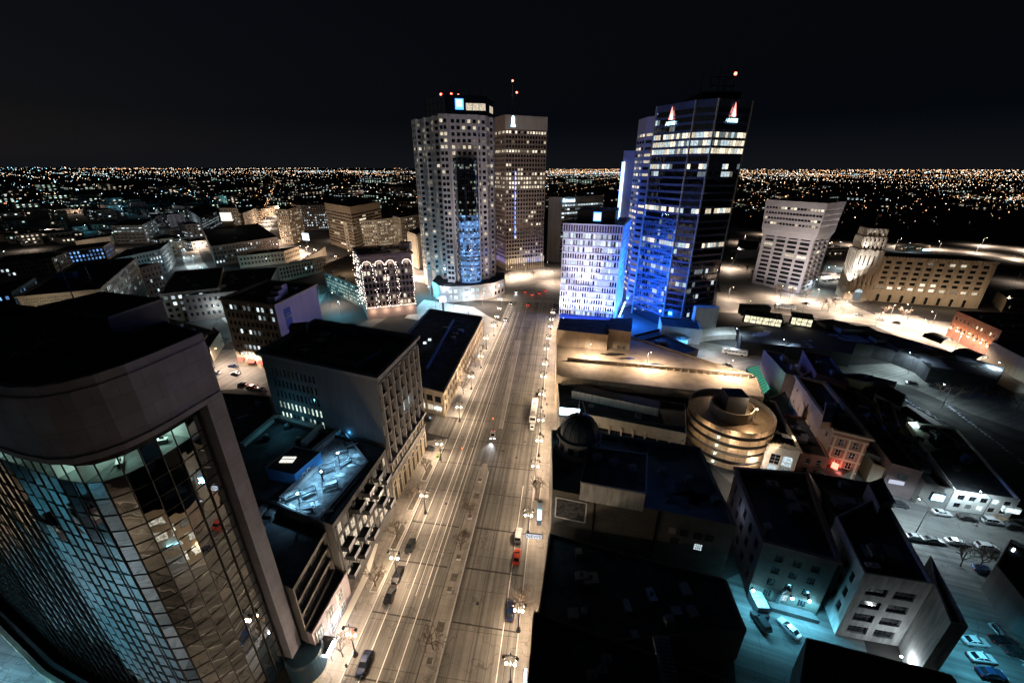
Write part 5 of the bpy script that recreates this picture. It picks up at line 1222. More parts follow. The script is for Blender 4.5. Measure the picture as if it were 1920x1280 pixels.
    # pylon sign on the plaza
    light('SPOT', (-20, 250, 12), 42000, (.95, .92, 1), 1, t, 'added_facade_fill', (-32, 300, 84), 62, .9); light('SPOT', (-95, 268, 12), 30000, (1, .9, .8), 1, t, 'added_facade_fill', (-68, 325, 80), 60, .9); light('SPOT', (-6, 268, 6), 9000, (.2, .35, 1), 1, t, 'added_facade_fill', (-22, 305, 30), 50, .9)  # added spots brightening the stepped tower, no fixtures stand there
    s = thing('plaza_sign', 'purple-white lit pylon sign on the plaza below the stepped tower', 'sign', (*at(832, 590), 0)); x, y = at(832, 590)
    q = MB(); q.box((x, y, 0), (1.2, 1.2, 9), CONC); q.build('post', s); q = MB(); q.box((x, y, 9), (4, 1.2, 3.4), emit('pylon_glow', (.8, .7, 1), 6, nee=True)); q.build('light_box', s)
round_tower()
def slab_tower():
    H = 131.; BR = mat('brown_precast', (.23, .18, .16), .8, var=.1, scale=.4, col2=(.26, .21, .19))
    P = ccw([(-16.3, 408.7), (-6, 385.5), (30.4, 403.2), (20, 426.4)])
    u = Vector((P[1][0] - P[0][0], P[1][1] - P[0][1]))
    rw = {4: .95, 6: .0, 9: .8, 10: .95, 11: .9, 12: 1, 2: .3, 0: .85, 1: 0, 20: .3, 22: .25}
    spf = S(mat=BR, bay=2.9, ww=2.0, wh=2.2, fl=3.7, zb=10, zt=11, lit=.07, pal=LITW, dp=.5, rows=rw, mull=(1, 1), mg=.3)
    t = building('brown_bank_tower', 'plain brown bank tower with rows of bright windows behind the stepped tower', P, H, BR, sidewise(P, lambda nx, ny, L: spf if ny < .3 else None), parapet=1)
    a, b = (-6, 385.5), (30.4, 403.2); L = math.dist(a, b); u = ((b[0] - a[0]) / L, (b[1] - a[1]) / L)
    def W(x, z, d=0): return (a[0] + u[0] * x + u[1] * d, a[1] + u[1] * x - u[0] * d, z)
    q = MB()
    q.face([W(0, H - 10.6, .05), W(L, H - 10.6, .05), W(L, H - .1, .05), W(0, H - .1, .05)], CONCP)
    for i in range(54): x = i * L / 53; q.bar(W(x, H - 10.5, .12), W(x, H - .3, .12), .35, CONCP)
    q.build('crown_ribs', t)
    q = MB(); ml = emit('leaf_sign_light', (.45, .8, 1), 6)
    q.face([W(5, H - 9, .6), W(9, H - 9, .6), W(9, H - 7.5, .6), W(8.3, H - 7.5, .6), W(8.3, H - 2, .6), W(7, H - .4, .6), W(5.7, H - 2, .6), W(5.7, H - 7.5, .6), W(5, H - 7.5, .6)], ml)
    q.face([W(5, H - 9, .1), W(9, H - 9, .1), W(9, H - 9, .6), W(5, H - 9, .6)], METAL); q.build('lion_shaped_sign', t).name = 'crest_sign'
    q = MB()
    for k in range(14): q.bar(W(9.5, 30 + k * 4.2, .25), W(9.5, 32.6 + k * 4.2, .25), .3, NEONB)
    q.build('neon_strip', t)
    # ground arcade piers with blue and white uplights
    q = MB()
    for i in range(18): x = L * i / 17; q.bar(W(x, 0, 1.2), W(x, 11, .3), 1.0, CREAM)
    q.build('arcade_piers', t)
    for i in range(9):
        x = L * (i + .5) / 9; p = W(x, 2, 5.5); blue = i > 3
        light('SPOT', p, 2600, (.2, .3, 1) if blue and i % 2 else (.85, .85, 1) if blue else (1, .85, .65), .3, t, 'up_light', W(x, 16, 0), 70)
    for i in range(4):
        p = lerp((-16.3, 408.7), (-6, 385.5), (i + .5) / 4); light('SPOT', (p[0] - 5, p[1] - 3, 2), 2500, (.35, .35, 1), .3, t, 'up_light', (p[0], p[1], 14), 70)
    light('SPOT', (2, 335, 14), 42000, (1, .88, .76), 1, t, 'added_facade_fill', (14, 400, 92), 60, .9)  # added spot lifting the brown tower's upper storeys, no real floodlight
    mb = MB()
    for x, y, hh in ((0, 402, 26), (3.5, 405, 18)):
        q = MB(); q.tube((x, y, H), (x, y, H + hh), .5, .2, METALG, 6); q.bar((x - 1.4, y, H + hh * .6), (x + 1.4, y, H + hh * .6), .3, METALG); q.build('mast', t); q = MB(); q.ball((x, y, H + hh + .6), .8, REDL, 6); q.build('beacon', t)
slab_tower()
def grey_hotel():
    H = 64.; P = ccw([(36, 427), (48, 420), (96, 452), (84, 470)])
    t = building('grey_hotel', 'pale grey hotel slab with a script sign, right of the brown tower', P, H, CONC, sidewise(P, lambda nx, ny, L: S(mat=CONC, bay=3.5, ww=3.0, wh=1.7, fl=3.6, zb=6, zt=6, lit=.35, pal=LITC, rows={0: .95}, mull=(1, 1)) if ny < -.5 and nx > .2 else None))
    a, b = (48, 420), (96, 452); L = math.dist(a, b); u = ((b[0] - a[0]) / L, (b[1] - a[1]) / L); p = (a[0] + u[0] * 9 + u[1] * .8, a[1] + u[1] * 9 - u[0] * .8)
    text_part('Fairmont', 4.2, (p[0], p[1], H - 3.2), (R(90), 0, math.atan2(u[1], u[0])), emit('script_sign_light', (.45, .75, 1), 7), t, .15, 'script_sign')
    for x, y in ((52, 445), (60, 448)): q = MB(); q.tube((x, y, H), (x, y, H + 9), .3, .3, METALG, 6); q.build('flue', t)
grey_hotel()
def bank_block():
    H = 59.5; P = ccw([(31, 256), (65, 246), (80, 286), (46, 296)])
    WS = mat('white_precast', (.66, .64, .68), .7, var=.06, scale=.5)
    sf = S(mat=WS, bay=1.52, ww=.95, wh=2.9, fl=4.0, zb=1, zt=5.2, lit=.3, pal=LITC, dp=.7, mull=(1, 1), mg=.3, frame=None, piers=(.35, .3), bands=(.4, .5))
    t = building('white_blue_lit_office', 'white ribbed office block washed in blue light at the crossing', P, H, WS, sidewise(P, lambda nx, ny, L: sf if ny < .3 else None), parapet=1.6)
    # attic louvres between the piers
    for (a, b) in (((31, 256), (65, 246)), ((65, 246), (80, 286))):
        L = math.dist(a, b); u = ((b[0] - a[0]) / L, (b[1] - a[1]) / L); q = MB(); n = int(L / 1.52)
        def W(x, z, d=0): return (a[0] + u[0] * x + u[1] * d, a[1] + u[1] * x - u[0] * d, z)
        q.face([W(.3, H - 4.6, .02), W(L - .3, H - 4.6, .02), W(L - .3, H - .9, .02), W(.3, H - .9, .02)], mat('attic_louvre', (.12, .08, .09), .7))
        for i in range(n + 1): q.bar(W(i * L / n, H - 4.8, .3), W(i * L / n, H - .4, .3), .34, WS)
        q.bar(W(0, H - .35, .3), W(L, H - .35, .3), .6, WS); q.build('attic_louvres', t)
    q = MB(); PR = ccw([(40, 262), (62, 256), (70, 280), (48, 286)]); q.prism(PR, H - 1.6, H + 7, BLACK, ROOF); q.build('plant_room', t)
    q = MB(); q.box((51.8, 258.5, H + .8), (4.6, .4, 5.2), emit('bank_sign_light', (.1, .3, 1), 3), R(-15)); q.box((51.8, 258.1, H + 1.6), (3.2, .3, 3.2), SIGNW, R(-15)); q.build('square_sign', t)
    q = MB(); q.box((66.9, 268, H + 1), (.4, 4.4, 5), emit('bank_sign_light', (.35, .6, 1), 6), R(-15)); q.build('square_sign', t)
    for i in range(7):
        p = lerp((31, 256), (65, 246), (i + .5) / 7); o = Vector((-.28, -.96)) * 4.6
        light('SPOT', (p[0] + o.x, p[1] + o.y, -0 + 1.0), 26000, (.46, .54, 1), .3, t, 'up_light', (p[0] + o.x * -.1, p[1] + o.y * -.1, 30), 80)
        q = MB(); q.ball((p[0] + o.x * .9, p[1] + o.y * .9, .9), .45, GLOBEB); q.build('floor_lamp', t)
    for i in range(8):
        p = lerp((65, 246), (80, 286), (i + .5) / 8); o = Vector((.94, -.35)) * 3.0
        light('SPOT', (p[0] + o.x, p[1] + o.y, 1.0), 30000, (.05, .16, 1), .3, t, 'up_light', (p[0] - o.x * .05, p[1] - o.y * .05, 30), 85)
        q = MB(); q.ball((p[0] + o.x * .9, p[1] + o.y * .9, .9), .4, GLOBEB); q.build('floor_lamp', t)
    light('SPOT', (38, 228, 14), 42000, (.72, .72, 1), .5, t, 'wash_light', (45, 252, 38), 50)
    # terrace base in front with a row of blue spots under its edge
    q = MB(); q.prism(ccw([AV(-.5, 236), AV(36, 231), AV(42, 262), AV(28, 270), (29, 258), AV(-1.5, 250)]), 0.2, .7, CONC); q.build('terrace_base', t)
    q = MB(); a, b = AV(.5, 222), AV(33, 218); q.prism(ccw([AV(.5, 222), AV(33, 218), AV(34, 229), AV(.5, 234)]), 0, 10, BLACK, mat('blue_terrace', (.1, .16, .4), .8, var=.2)); q.bar((*a, 10.2), (*b, 10.2), .5, WHITE); q.build('plant_wing', t)
    for i in range(9):
        p = lerp(a, b, (i + .5) / 9); q = MB(); q.ball((p[0] + .2, p[1] + 1.4, 10.6), .26, GLOBEB); q.build('edge_lamp', t)
        if i % 2 == 0: light('POINT', (p[0], p[1] + 4, 12.5), 500, (.12, .2, 1), .2, t)
bank_block()
for x, y, z, p in ((74, 240, 8, 26000), (76, 238, 34, 32000), (90, 230, 6, 2500), (84, 225, 5, 1500)): light('POINT', (x, y, z), p, (.015, .17, 1), 1, None, 'added_blue_fill')  # added blue points standing in for the blue mirrored in the dark tower
def glass_tower2():
    H = 122.; pts = [(84, 256), (92, 240), (96, 233), (112, 229), (127, 238), (136, 258)]
    pts = [(81, 262), (93.1, 238), (101.7, 232), (122.8, 240), (128, 262)]
    t = thing('dark_glass_tower', 'tall dark faceted glass tower with bright top storeys and two red-tipped signs', 'tower', (108, 255, 0))
    fl = 3.75; nf = int((H - 6) / fl); gl = MB(); spn = MB(); mu = MB(); lit_rows = {nf - 4: .95, nf - 5: 1, nf - 7: .0, nf - 6: 1, nf - 8: .45, nf - 9: .12, nf - 14: .5, nf - 19: .6, nf - 23: .3}
    q0 = {}
    for f_ in range(len(pts) - 1):
        a, b = pts[f_], pts[f_ + 1]; L = math.dist(a, b); n = max(3, int(L / 1.9)); u = ((b[0] - a[0]) / L, (b[1] - a[1]) / L)
        def W(x, z, d=0): return (a[0] + u[0] * x + u[1] * d, a[1] + u[1] * x - u[0] * d, z)
        for k in range(nf):
            z = 6 + k * fl; lr = lit_rows.get(k, .03 if f_ > 0 else .03); r_on = False; seg = None
            spn.face([W(0, z), W(L, z), W(L, z + 1.25), W(0, z + 1.25)], SPAND)
            row = MB()
            for i in range(n):
                x0, x1 = L * i / n, L * (i + 1) / n
                on = rnd.random() < lr + (.3 if r_on and lr < .9 else 0) * (lr > 0); r_on = on; j = rnd.uniform(-.012, .012); j2 = rnd.uniform(-.012, .012)
                if not on and row.f: row.build('lit_window', t); row = MB()
                if on: row.face([W(x0, z + 1.25), W(x1, z + 1.25), W(x1, z + fl), W(x0, z + fl)], rnd.choice((LITW[0], LITC[0], LITW[1], LITC[2])) if lr > .3 else rnd.choice((LITC[0], LITW[2], LITC[2])))
                else: gl.face([W(x0, z + 1.25, j), W(x1, z + 1.25, -j), W(x1, z + fl, -j + j2), W(x0, z + fl, j + j2)], GL_DK)
            if row.f: row.build('lit_window', t)
        for i in range(n + 1): mu.bar(W(L * i / n, 6, .06), W(L * i / n, H, .06), .1, METAL)
        mu.bar(W(0, 0, .15), W(0, H, .15), .7, CONC)
        gl.face([W(0, H - 3.4), W(L, H - 3.4), W(L, H), W(0, H)], SPAND); gl.face([W(0, 0), W(L, 0), W(L, 6), W(0, 6)], DGL)
    gl.build('glass', t); spn.build('spandrel', t); mu.build('mullions', t)
    back = [(128, 262), (130, 285), (90, 285), (81, 262)]; q = MB()
    for a, b in zip(back, back[1:]): q.face([(*a, 0), (*b, 0), (*b, H), (*a, H)], SPAND)
    q.face([(*p_, H - .8) for p_ in pts + [(130, 285), (90, 285)]], ROOF); q.build('rear_wall', t)
    q = MB(); q.prism(ccw([(98, 244), (118, 244), (122, 268), (98, 268)]), H - .8, H + 4.5, BLACK, ROOF); q.build('plant_room', t)
    for (f_, tt) in ((0, .45), (2, .48)):
        a, b = pts[f_], pts[f_ + 1]; L = math.dist(a, b); u = ((b[0] - a[0]) / L, (b[1] - a[1]) / L); ang = math.atan2(u[1], u[0])
        p = (a[0] + u[0] * L * tt + u[1] * .7, a[1] + u[1] * L * tt - u[0] * .7)
        text_part('ARTIS', 2.6, (p[0], p[1], H - 9.5), (R(90), 0, ang), emit('tower_letters_light', (.5, .9, 1), 3), t, .15, 'sign_lettering')
        q = MB(); q.face([(p[0] - u[0] * 1.7, p[1] - u[1] * 1.7, H - 7.6), (p[0] + u[0] * 1.7, p[1] + u[1] * 1.7, H - 7.6), (p[0], p[1], H - 1.2)], emit('sign_triangle_light', (1, .3, .25), 2.2)); q.face([(p[0] - u[0] * .5, p[1] - u[1] * .5 - .1, H - 7.6), (p[0] + u[0] * .9, p[1] + u[1] * .9 - .1, H - 7.6), (p[0] + u[0] * .1, p[1] + u[1] * .1 - .1, H - 4.6)], SIGNW); q.build('sign_triangle', t)
    for x, y in ((104, 250), (108, 250), (112, 250), (116, 250), (104, 262), (116, 262)): q = MB(); q.tube((x, y, H + 4), (x, y, H + 17), .25, .15, METAL, 5); q.build('mast', t)
    q = MB()
    for z in (8, 12): q.bar((104, 250, H + z), (116, 250, H + z), .3, METAL); q.bar((104, 250, H + z - 4), (116, 250, H + z), .2, METAL); q.bar((116, 250, H + z), (116, 262, H + z), .3, METAL)
    q.build('mast_frame', t); q = MB(); q.ball((116, 250, H + 13.5), .8, REDL, 6); q.build('beacon', t)
    q = MB(); q.box((112, 224, 0), (13, 4, 17), CONCP, -.05); q.build('entrance_slab', t); light('POINT', (104, 222, 6), 500, (.35, .35, 1), .3, t)
    # linked slab with strip windows at the left rear
    P = ccw([(79, 270), (88, 262), (88, 290), (79, 296)]); SL = mat('lilac_precast', (.34, .32, .4), .75, var=.08)
    P = ccw([(82, 300), (82.5, 284), (93, 262), (95, 300)])
    building('strip_window_slab', 'narrow lilac slab with strip windows joined behind the dark glass tower', P, 119, SL, sidewise(P, lambda nx, ny, L: S(mat=SL, bay=L * .3, ww=L * .27, wh=1.7, fl=3.75, zb=8, zt=8, lit=.45, pal=LITW, mull=(3, 1), mg=.4, frame=METAL) if ny < 0 and nx < .1 else None))
    s = thing('neon_edged_shaft', 'slim pale service shaft with a blue neon edge behind the white office block', 'tower', (90, 315, 0))
    q = MB(); q.prism(ccw([(75.4, 304), (83, 301), (87, 316), (79, 319)]), 0, 101, SL, ROOF); q.build('shaft', s)
    q = MB(); q.bar((75.2, 303.6, 20), (75.2, 303.6, 94), .9, NEONB); q.bar((76.2, 303.2, 20), (76.2, 303.2, 94), .35, SIGNW); q.build('neon_edge', s)
    # blue lit low wing between the towers, and lit car entrance
    w_ = thing('blue_entrance_pavilion', 'little glazed pavilion glowing pale blue at the foot of the dark tower', 'pavilion', (*at(1268, 640), 0)); x, y = at(1268, 640)
    q = MB(); q.lathe((x, y, 0), [(6, 0), (6, 3.2)], emit('pavilion_blue_glow', (.12, .5, 1), 1.6, .3), 12); q.lathe((x, y, 3.2), [(6.6, 0), (4.5, 1.6), (0, 2.0)], mat('pavilion_roof', (.15, .3, .45), .4), 12); q.build('glass_drum', w_); light('POINT', (x, y - 8, 3), 700, (.1, .45, 1), .4, w_)
    P = ccw([(84, 214), (104, 208), (108, 224), (88, 230)]); building('blue_washed_annex', 'low annex washed in blue light at the foot of the dark tower', P, 9, CONC, [None] * 4)
    r_ = thing('car_park_ramp_canopy', 'curved white ramp canopy lit by white lamps right of the dark tower', 'canopy', (*at(1330, 632), 0)); q = MB()
    for i in range(10):
        p_, q_ = at(1290 + i * 9, 640 - 10 * math.sin(i / 9 * 1.6), 2), at(1290 + (i + 1) * 9, 640 - 10 * math.sin((i + 1) / 9 * 1.6), 2)
        q.face([(p_[0], p_[1], 3), (q_[0], q_[1], 3), (q_[0] + 2, q_[1] + 7, 5), (p_[0] + 2, p_[1] + 7, 5)], WHITE); q.face([(p_[0], p_[1], 0), (q_[0], q_[1], 0), (q_[0], q_[1], 3), (p_[0], p_[1], 3)], CONC)
    q.build('canopy_shell', r_); light('POINT', (*at(1330, 648, 4), 5), 900, COOL, .4, r_)
glass_tower2()
def flare():
    SG = mat('sandy_precast', (.46, .42, .43), .8, var=.08, scale=.3)
    c0 = (225, 309.5); dl = Vector((-20, 33)); dr = Vector((23.5, 17)); dl = dl.normalized() * 38; dr = dr.normalized() * 31
    # orthogonal frame
    P = ccw([c0, (c0[0] + dr.x, c0[1] + dr.y), (c0[0] + dr.x + dl.x, c0[1] + dr.y + dl.y), (c0[0] + dl.x, c0[1] + dl.y)])
    sp = S(mat=SG, bay=8.2, ww=7.0, wh=2.15, fl=3.55, zb=1.5, zt=.6, lit=.03, pal=LITW, rows={7: .45}, dp=1.0, mull=(4, 1), mg=1.4, frame=WINF)
    h1 = 43.; t = building('flared_office', 'sandy office block whose top storeys flare outward', P, h1, SG, sidewise(P, lambda nx, ny, L: sp if ny < .3 else None), parapet=.1)
    cx, cy = sum(p[0] for p in P) / 4, sum(p[1] for p in P) / 4
    def grow(k): return [(cx + (p[0] - cx) * k, cy + (p[1] - cy) * k) for p in P]
    q = MB(); G_ = grow(1.09)
    for i in range(4):
        j = (i + 1) % 4; q.face([(*P[i], h1 - 2.5), (*P[j], h1 - 2.5), (*G_[j], h1 + 2.5), (*G_[i], h1 + 2.5)], SG); q.face([(*G_[i], h1 + 2.5), (*G_[j], h1 + 2.5), (*G_[j], h1 + 5.5), (*G_[i], h1 + 5.5)], SG)
    z = h1 + 5.5; wins = []; s2 = S(mat=SG, bay=2.3, ww=2.1, wh=1.6, fl=9, zb=.1, zt=.2, lit=.3, pal=LITW, dp=.8, mull=(1, 1), mg=.8, frame=None)
    for k in range(4):
        g0 = grow(1.09 + .015 * k)
        for i in range(4): facade(q, g0[i], g0[(i + 1) % 4], z, z + 3.9, s2 if i in (0, 3, 2) else None, wins, SG)
        z += 3.9
    g1 = grow(1.15)
    for i in range(4): facade(q, g1[i], g1[(i + 1) % 4], z, z + 3.4, None, wins, SG)
    q.face([(*p, z + 2.6) for p in g1], ROOF); q.build('flared_crown', t)
    place_windows(t, wins, 4)
    q = MB(); q.prism([(cx + (p[0] - cx) * .5, cy + (p[1] - cy) * .5) for p in P], z + 2.6, z + 5, BLACK); q.build('plant_room', t)
    light('POINT', (c0[0] - 8, c0[1] - 3, 4), 900, (.7, .8, 1), .4, t); light('SPOT', (196, 262, 10), 80000, (1, .9, .84), .6, t, 'added_facade_fill', (216, 318, 36), 75, .9)  # the spot is an added fill to brighten the flared facade
    a, b = grow(1.26)[0], grow(1.26)[1]
flare()
def federal():
    h = 32.5; a = (264, 292); b = (326, 272.5); L = math.dist(a, b); u = Vector((b[0] - a[0], b[1] - a[1])).normalized(); n_ = Vector((-u.y, u.x))
    P = ccw([a, b, (b[0] + n_.x * 22, b[1] + n_.y * 22), (a[0] + n_.x * 22, a[1] + n_.y * 22)])
    sp = S(mat=TYND, bay=6.2, ww=3.2, wh=2.0, fl=3.95, zb=8.5, zt=1.8, lit=.16, pal=LITW, rows={5: .95, 0: .5}, dp=.4, mull=(2, 1), mg=2.0, piers=(.45, 1.3))
    t = building('limestone_offices', 'long limestone office building with a square tower at its left end', P, h, TYND, sidewise(P, lambda nx, ny, L_: sp if ny < -.6 else S(mat=TYND, bay=3.6, ww=1.4, wh=1.9, fl=3.95, zb=8, zt=1.8, lit=.1) if ny < .5 else None), units=2)
    q = MB()
    for i in range(36): p = a[0] + u.x * L * i / 35, a[1] + u.y * L * i / 35; q.box((p[0] - n_.x * .1, p[1] - n_.y * .1, h - .9), (.9, .8, 1.5), TYND, math.atan2(u.y, u.x))
    q.build('crenellation', t)
    for i in range(8):
        x = L * (i + .8) / 9; q = MB()
        def W(xx, z, d=.1): return (a[0] + u.x * xx - n_.x * d, a[1] + u.y * xx - n_.y * d, z)
        q.face([W(x - 1, .3), W(x + 1, .3), W(x + 1, 4.6), W(x - 1, 4.6)], DGL); q.face([W(x + math.cos(math.pi * j / 8), 4.6 + math.sin(math.pi * j / 8)) for j in range(9)], DGL); q.bar(W(x - 1.1, .3), W(x - 1.1, 4.6), .3, CREAM); q.bar(W(x + 1.1, .3), W(x + 1.1, 4.6), .3, CREAM); q.build('arched_opening', t)
    tw = [(a[0] - u.x * 15 - n_.x * 1.5, a[1] - u.y * 15 - n_.y * 1.5), (a[0] - n_.x * 1.5, a[1] - n_.y * 1.5)]
    def sq(k, z0, z1, bay_):
        cx = (tw[0][0] + tw[1][0]) / 2 + n_.x * 8; cy = (tw[0][1] + tw[1][1]) / 2 + n_.y * 8; s_ = 15.5 * k / 2
        Q = [(cx - u.x * s_ - n_.x * s_, cy - u.y * s_ - n_.y * s_), (cx + u.x * s_ - n_.x * s_, cy + u.y * s_ - n_.y * s_), (cx + u.x * s_ + n_.x * s_, cy + u.y * s_ + n_.y * s_), (cx - u.x * s_ + n_.x * s_, cy - u.y * s_ + n_.y * s_)]
        q = MB(); ws = []
        for i in range(4): facade(q, Q[i], Q[(i + 1) % 4], z0, z1, S(mat=TYND, bay=2.6, ww=.8, wh=(z1 - z0) * .2, fl=(z1 - z0) * .3, zb=.5 if z0 else 9, zt=1, lit=.1, dp=.4, piers=(.4, .8), mull=(1, 2)) if i in (0, 3, 1) else None, ws, TYND)
        q.face([(*p, z1) for p in Q], ROOF); q.build('tower_stage', t); place_windows(t, ws, 15); return Q
    sq(1.0, 0, 37, 3); sq(.9, 37, 46, 3); Q = sq(.8, 46, 51.5, 3)
    cx = (Q[0][0] + Q[2][0]) / 2; cy = (Q[0][1] + Q[2][1]) / 2; q = MB(); q.tube((cx, cy, 50), (cx, cy, 61), .2, .12, METALG, 6); q.box((cx + 1.3, cy, 59), (2.4, .05, 1.3), mat('flag_cloth', (.6, .12, .1), .8)); q.build('flagpole', t)
    m = lerp(tw[0], tw[1], .5); q = MB()
    def W2(xx, z, d=.15): return (tw[0][0] + u.x * xx - n_.x * d, tw[0][1] + u.y * xx - n_.y * d, z)
    q.face([W2(5.2, .2), W2(10, .2), W2(10, 6), W2(5.2, 6)], LITC[2]); q.face([W2(7.6 + 2.4 * math.cos(math.pi * j / 10), 6 + 2.4 * math.sin(math.pi * j / 10)) for j in range(11)], LITC[0])
    for j in range(10): q.bar(W2(7.6 + 2.8 * math.cos(math.pi * j / 10), 6 + 2.8 * math.sin(math.pi * j / 10), .3), W2(7.6 + 2.8 * math.cos(math.pi * (j + 1) / 10), 6 + 2.8 * math.sin(math.pi * (j + 1) / 10), .3), .5, CREAM)
    q.build('arched_entrance', t)
    for xx in (-2, 4): light('SPOT', W2(xx, 16, 8), 12000, (.95, .95, 1), .3, t, 'tower_flood', W2(4, 36, -3), 50)
    light('SPOT', W2(-4, 12, 5), 13000, (.9, .93, 1), .3, t, 'tower_flood', W2(2, 26, -6), 70)
    light('POINT', W2(6, 38.5, -1), 400, (1, 1, 1), .3, t); light('SPOT', W2(2, 37.5, 1.5), 1500, (1, 1, 1), .3, t, 'tower_flood', W2(5, 48, -4), 80)
    for i in range(7):
        x = L * (i + .5) / 7; light('POINT', (a[0] + u.x * x - n_.x * 12, a[1] + u.y * x - n_.y * 12, 8), 650, WARM, .4, None, 'forecourt_light')
federal()

# ------------------------------------------------------------------ old quarter, left and beyond
def tb(name, label, c0, c1, c2, base, wm, sp=None, sw=None, z=None, **k):
    P, h = tri(c0, c1, c2, base, z)
    return building(name, label, P, h, wm, sidewise(P, lambda nx, ny, L: (sw or sp) if nx > .25 else (sp if ny < .4 else None)), **k), P, h
def boyd():
    sp = S(mat=TYND, bay=2.6, ww=1.5, wh=2.2, fl=3.9, zb=5, zt=1.5, lit=.22, pal=LITC, mull=(2, 2), dp=.35, mg=1.2, frame=WINF, rows={0: .5, 1: .3})
    h = 34.; P = para(at(514, 571, h), at(413, 560, h), at(592, 533, h))
    def f(nx, ny, L): return sp if ny < -.5 and nx < .45 else (S(mat=PINK) if nx > .3 else None)
    t = building('stone_office_block', 'eight-storey stone office block with a pale mauve side wall and a blue banner', P, h, TYND, sidewise(P, f), cornice=(.8, .8, .2), units=2)
    return t, P, h
BT, BP, BH = boyd()
e = [i for i in range(4) if (BP[(i + 1) % 4][1] - BP[i][1]) > .3 * math.dist(BP[i], BP[(i + 1) % 4]) and (BP[(i + 1) % 4][1] - BP[i][1]) > 0]
i0 = max(range(4), key=lambda i: (BP[(i + 1) % 4][1] - BP[i][1])); a, b = BP[i0], BP[(i0 + 1) % 4]; L = math.dist(a, b); u = ((b[0] - a[0]) / L, (b[1] - a[1]) / L)
def WB_(x, z, d=.12): return (a[0] + u[0] * x + u[1] * d, a[1] + u[1] * x - u[0] * d, z)
bn = thing('wall_banner', 'tall blue banner with white words on the mauve side wall', 'banner', (*WB_(7.5, 20)[:2], 16))
q = MB(); bm = mat('banner_blue', (.04, .08, .3), .7, var=.05); q.face([WB_(5, 15), WB_(10, 15), WB_(10, 30), WB_(5, 30)], bm); q.face([WB_(5, 14.2, .16), WB_(10, 14.2, .16), WB_(10, 20, .16), WB_(5, 20, .16)], mat('banner_lilac', (.28, .22, .5), .7, var=.05)); q.build('banner_cloth', bn)
ang = math.atan2(u[1], u[0])
text_part('New\nCampaign', 1.25, WB_(7.5, 26.5, .3), (R(90), 0, ang), WHITE, bn, .02)
for k in range(3):
    q = MB(); p = WB_(6 + k * 6, BH - 1, -4 - k * 2); q.box((p[0], p[1], BH - .9), (4, 4, 3 + k), PINK, ang, ROOF); q.build('roof_house', BT)
light('POINT', (*WB_(8, 0, 16)[:2], 18), 300, (.75, .65, 1), .5, BT, 'wall_wash')
q = MB()
i1 = min(range(4), key=lambda i: -(BP[(i + 1) % 4][0] - BP[i][0])); c_, d_ = BP[i1], BP[(i1 + 1) % 4]
for k in range(5):
    p_, q_ = lerp(c_, d_, (k + .15) / 5), lerp(c_, d_, (k + .85) / 5); v = Vector((d_[1] - c_[1], c_[0] - d_[0])).normalized() * 1.6
    q = MB(); q.face([(*p_, 4.4), (p_[0] + v.x, p_[1] + v.y, 3.2), (q_[0] + v.x, q_[1] + v.y, 3.2), (*q_, 4.4)], mat('red_awning_cloth', (.4, .06, .05), .8)); q.build('red_awning', BT)
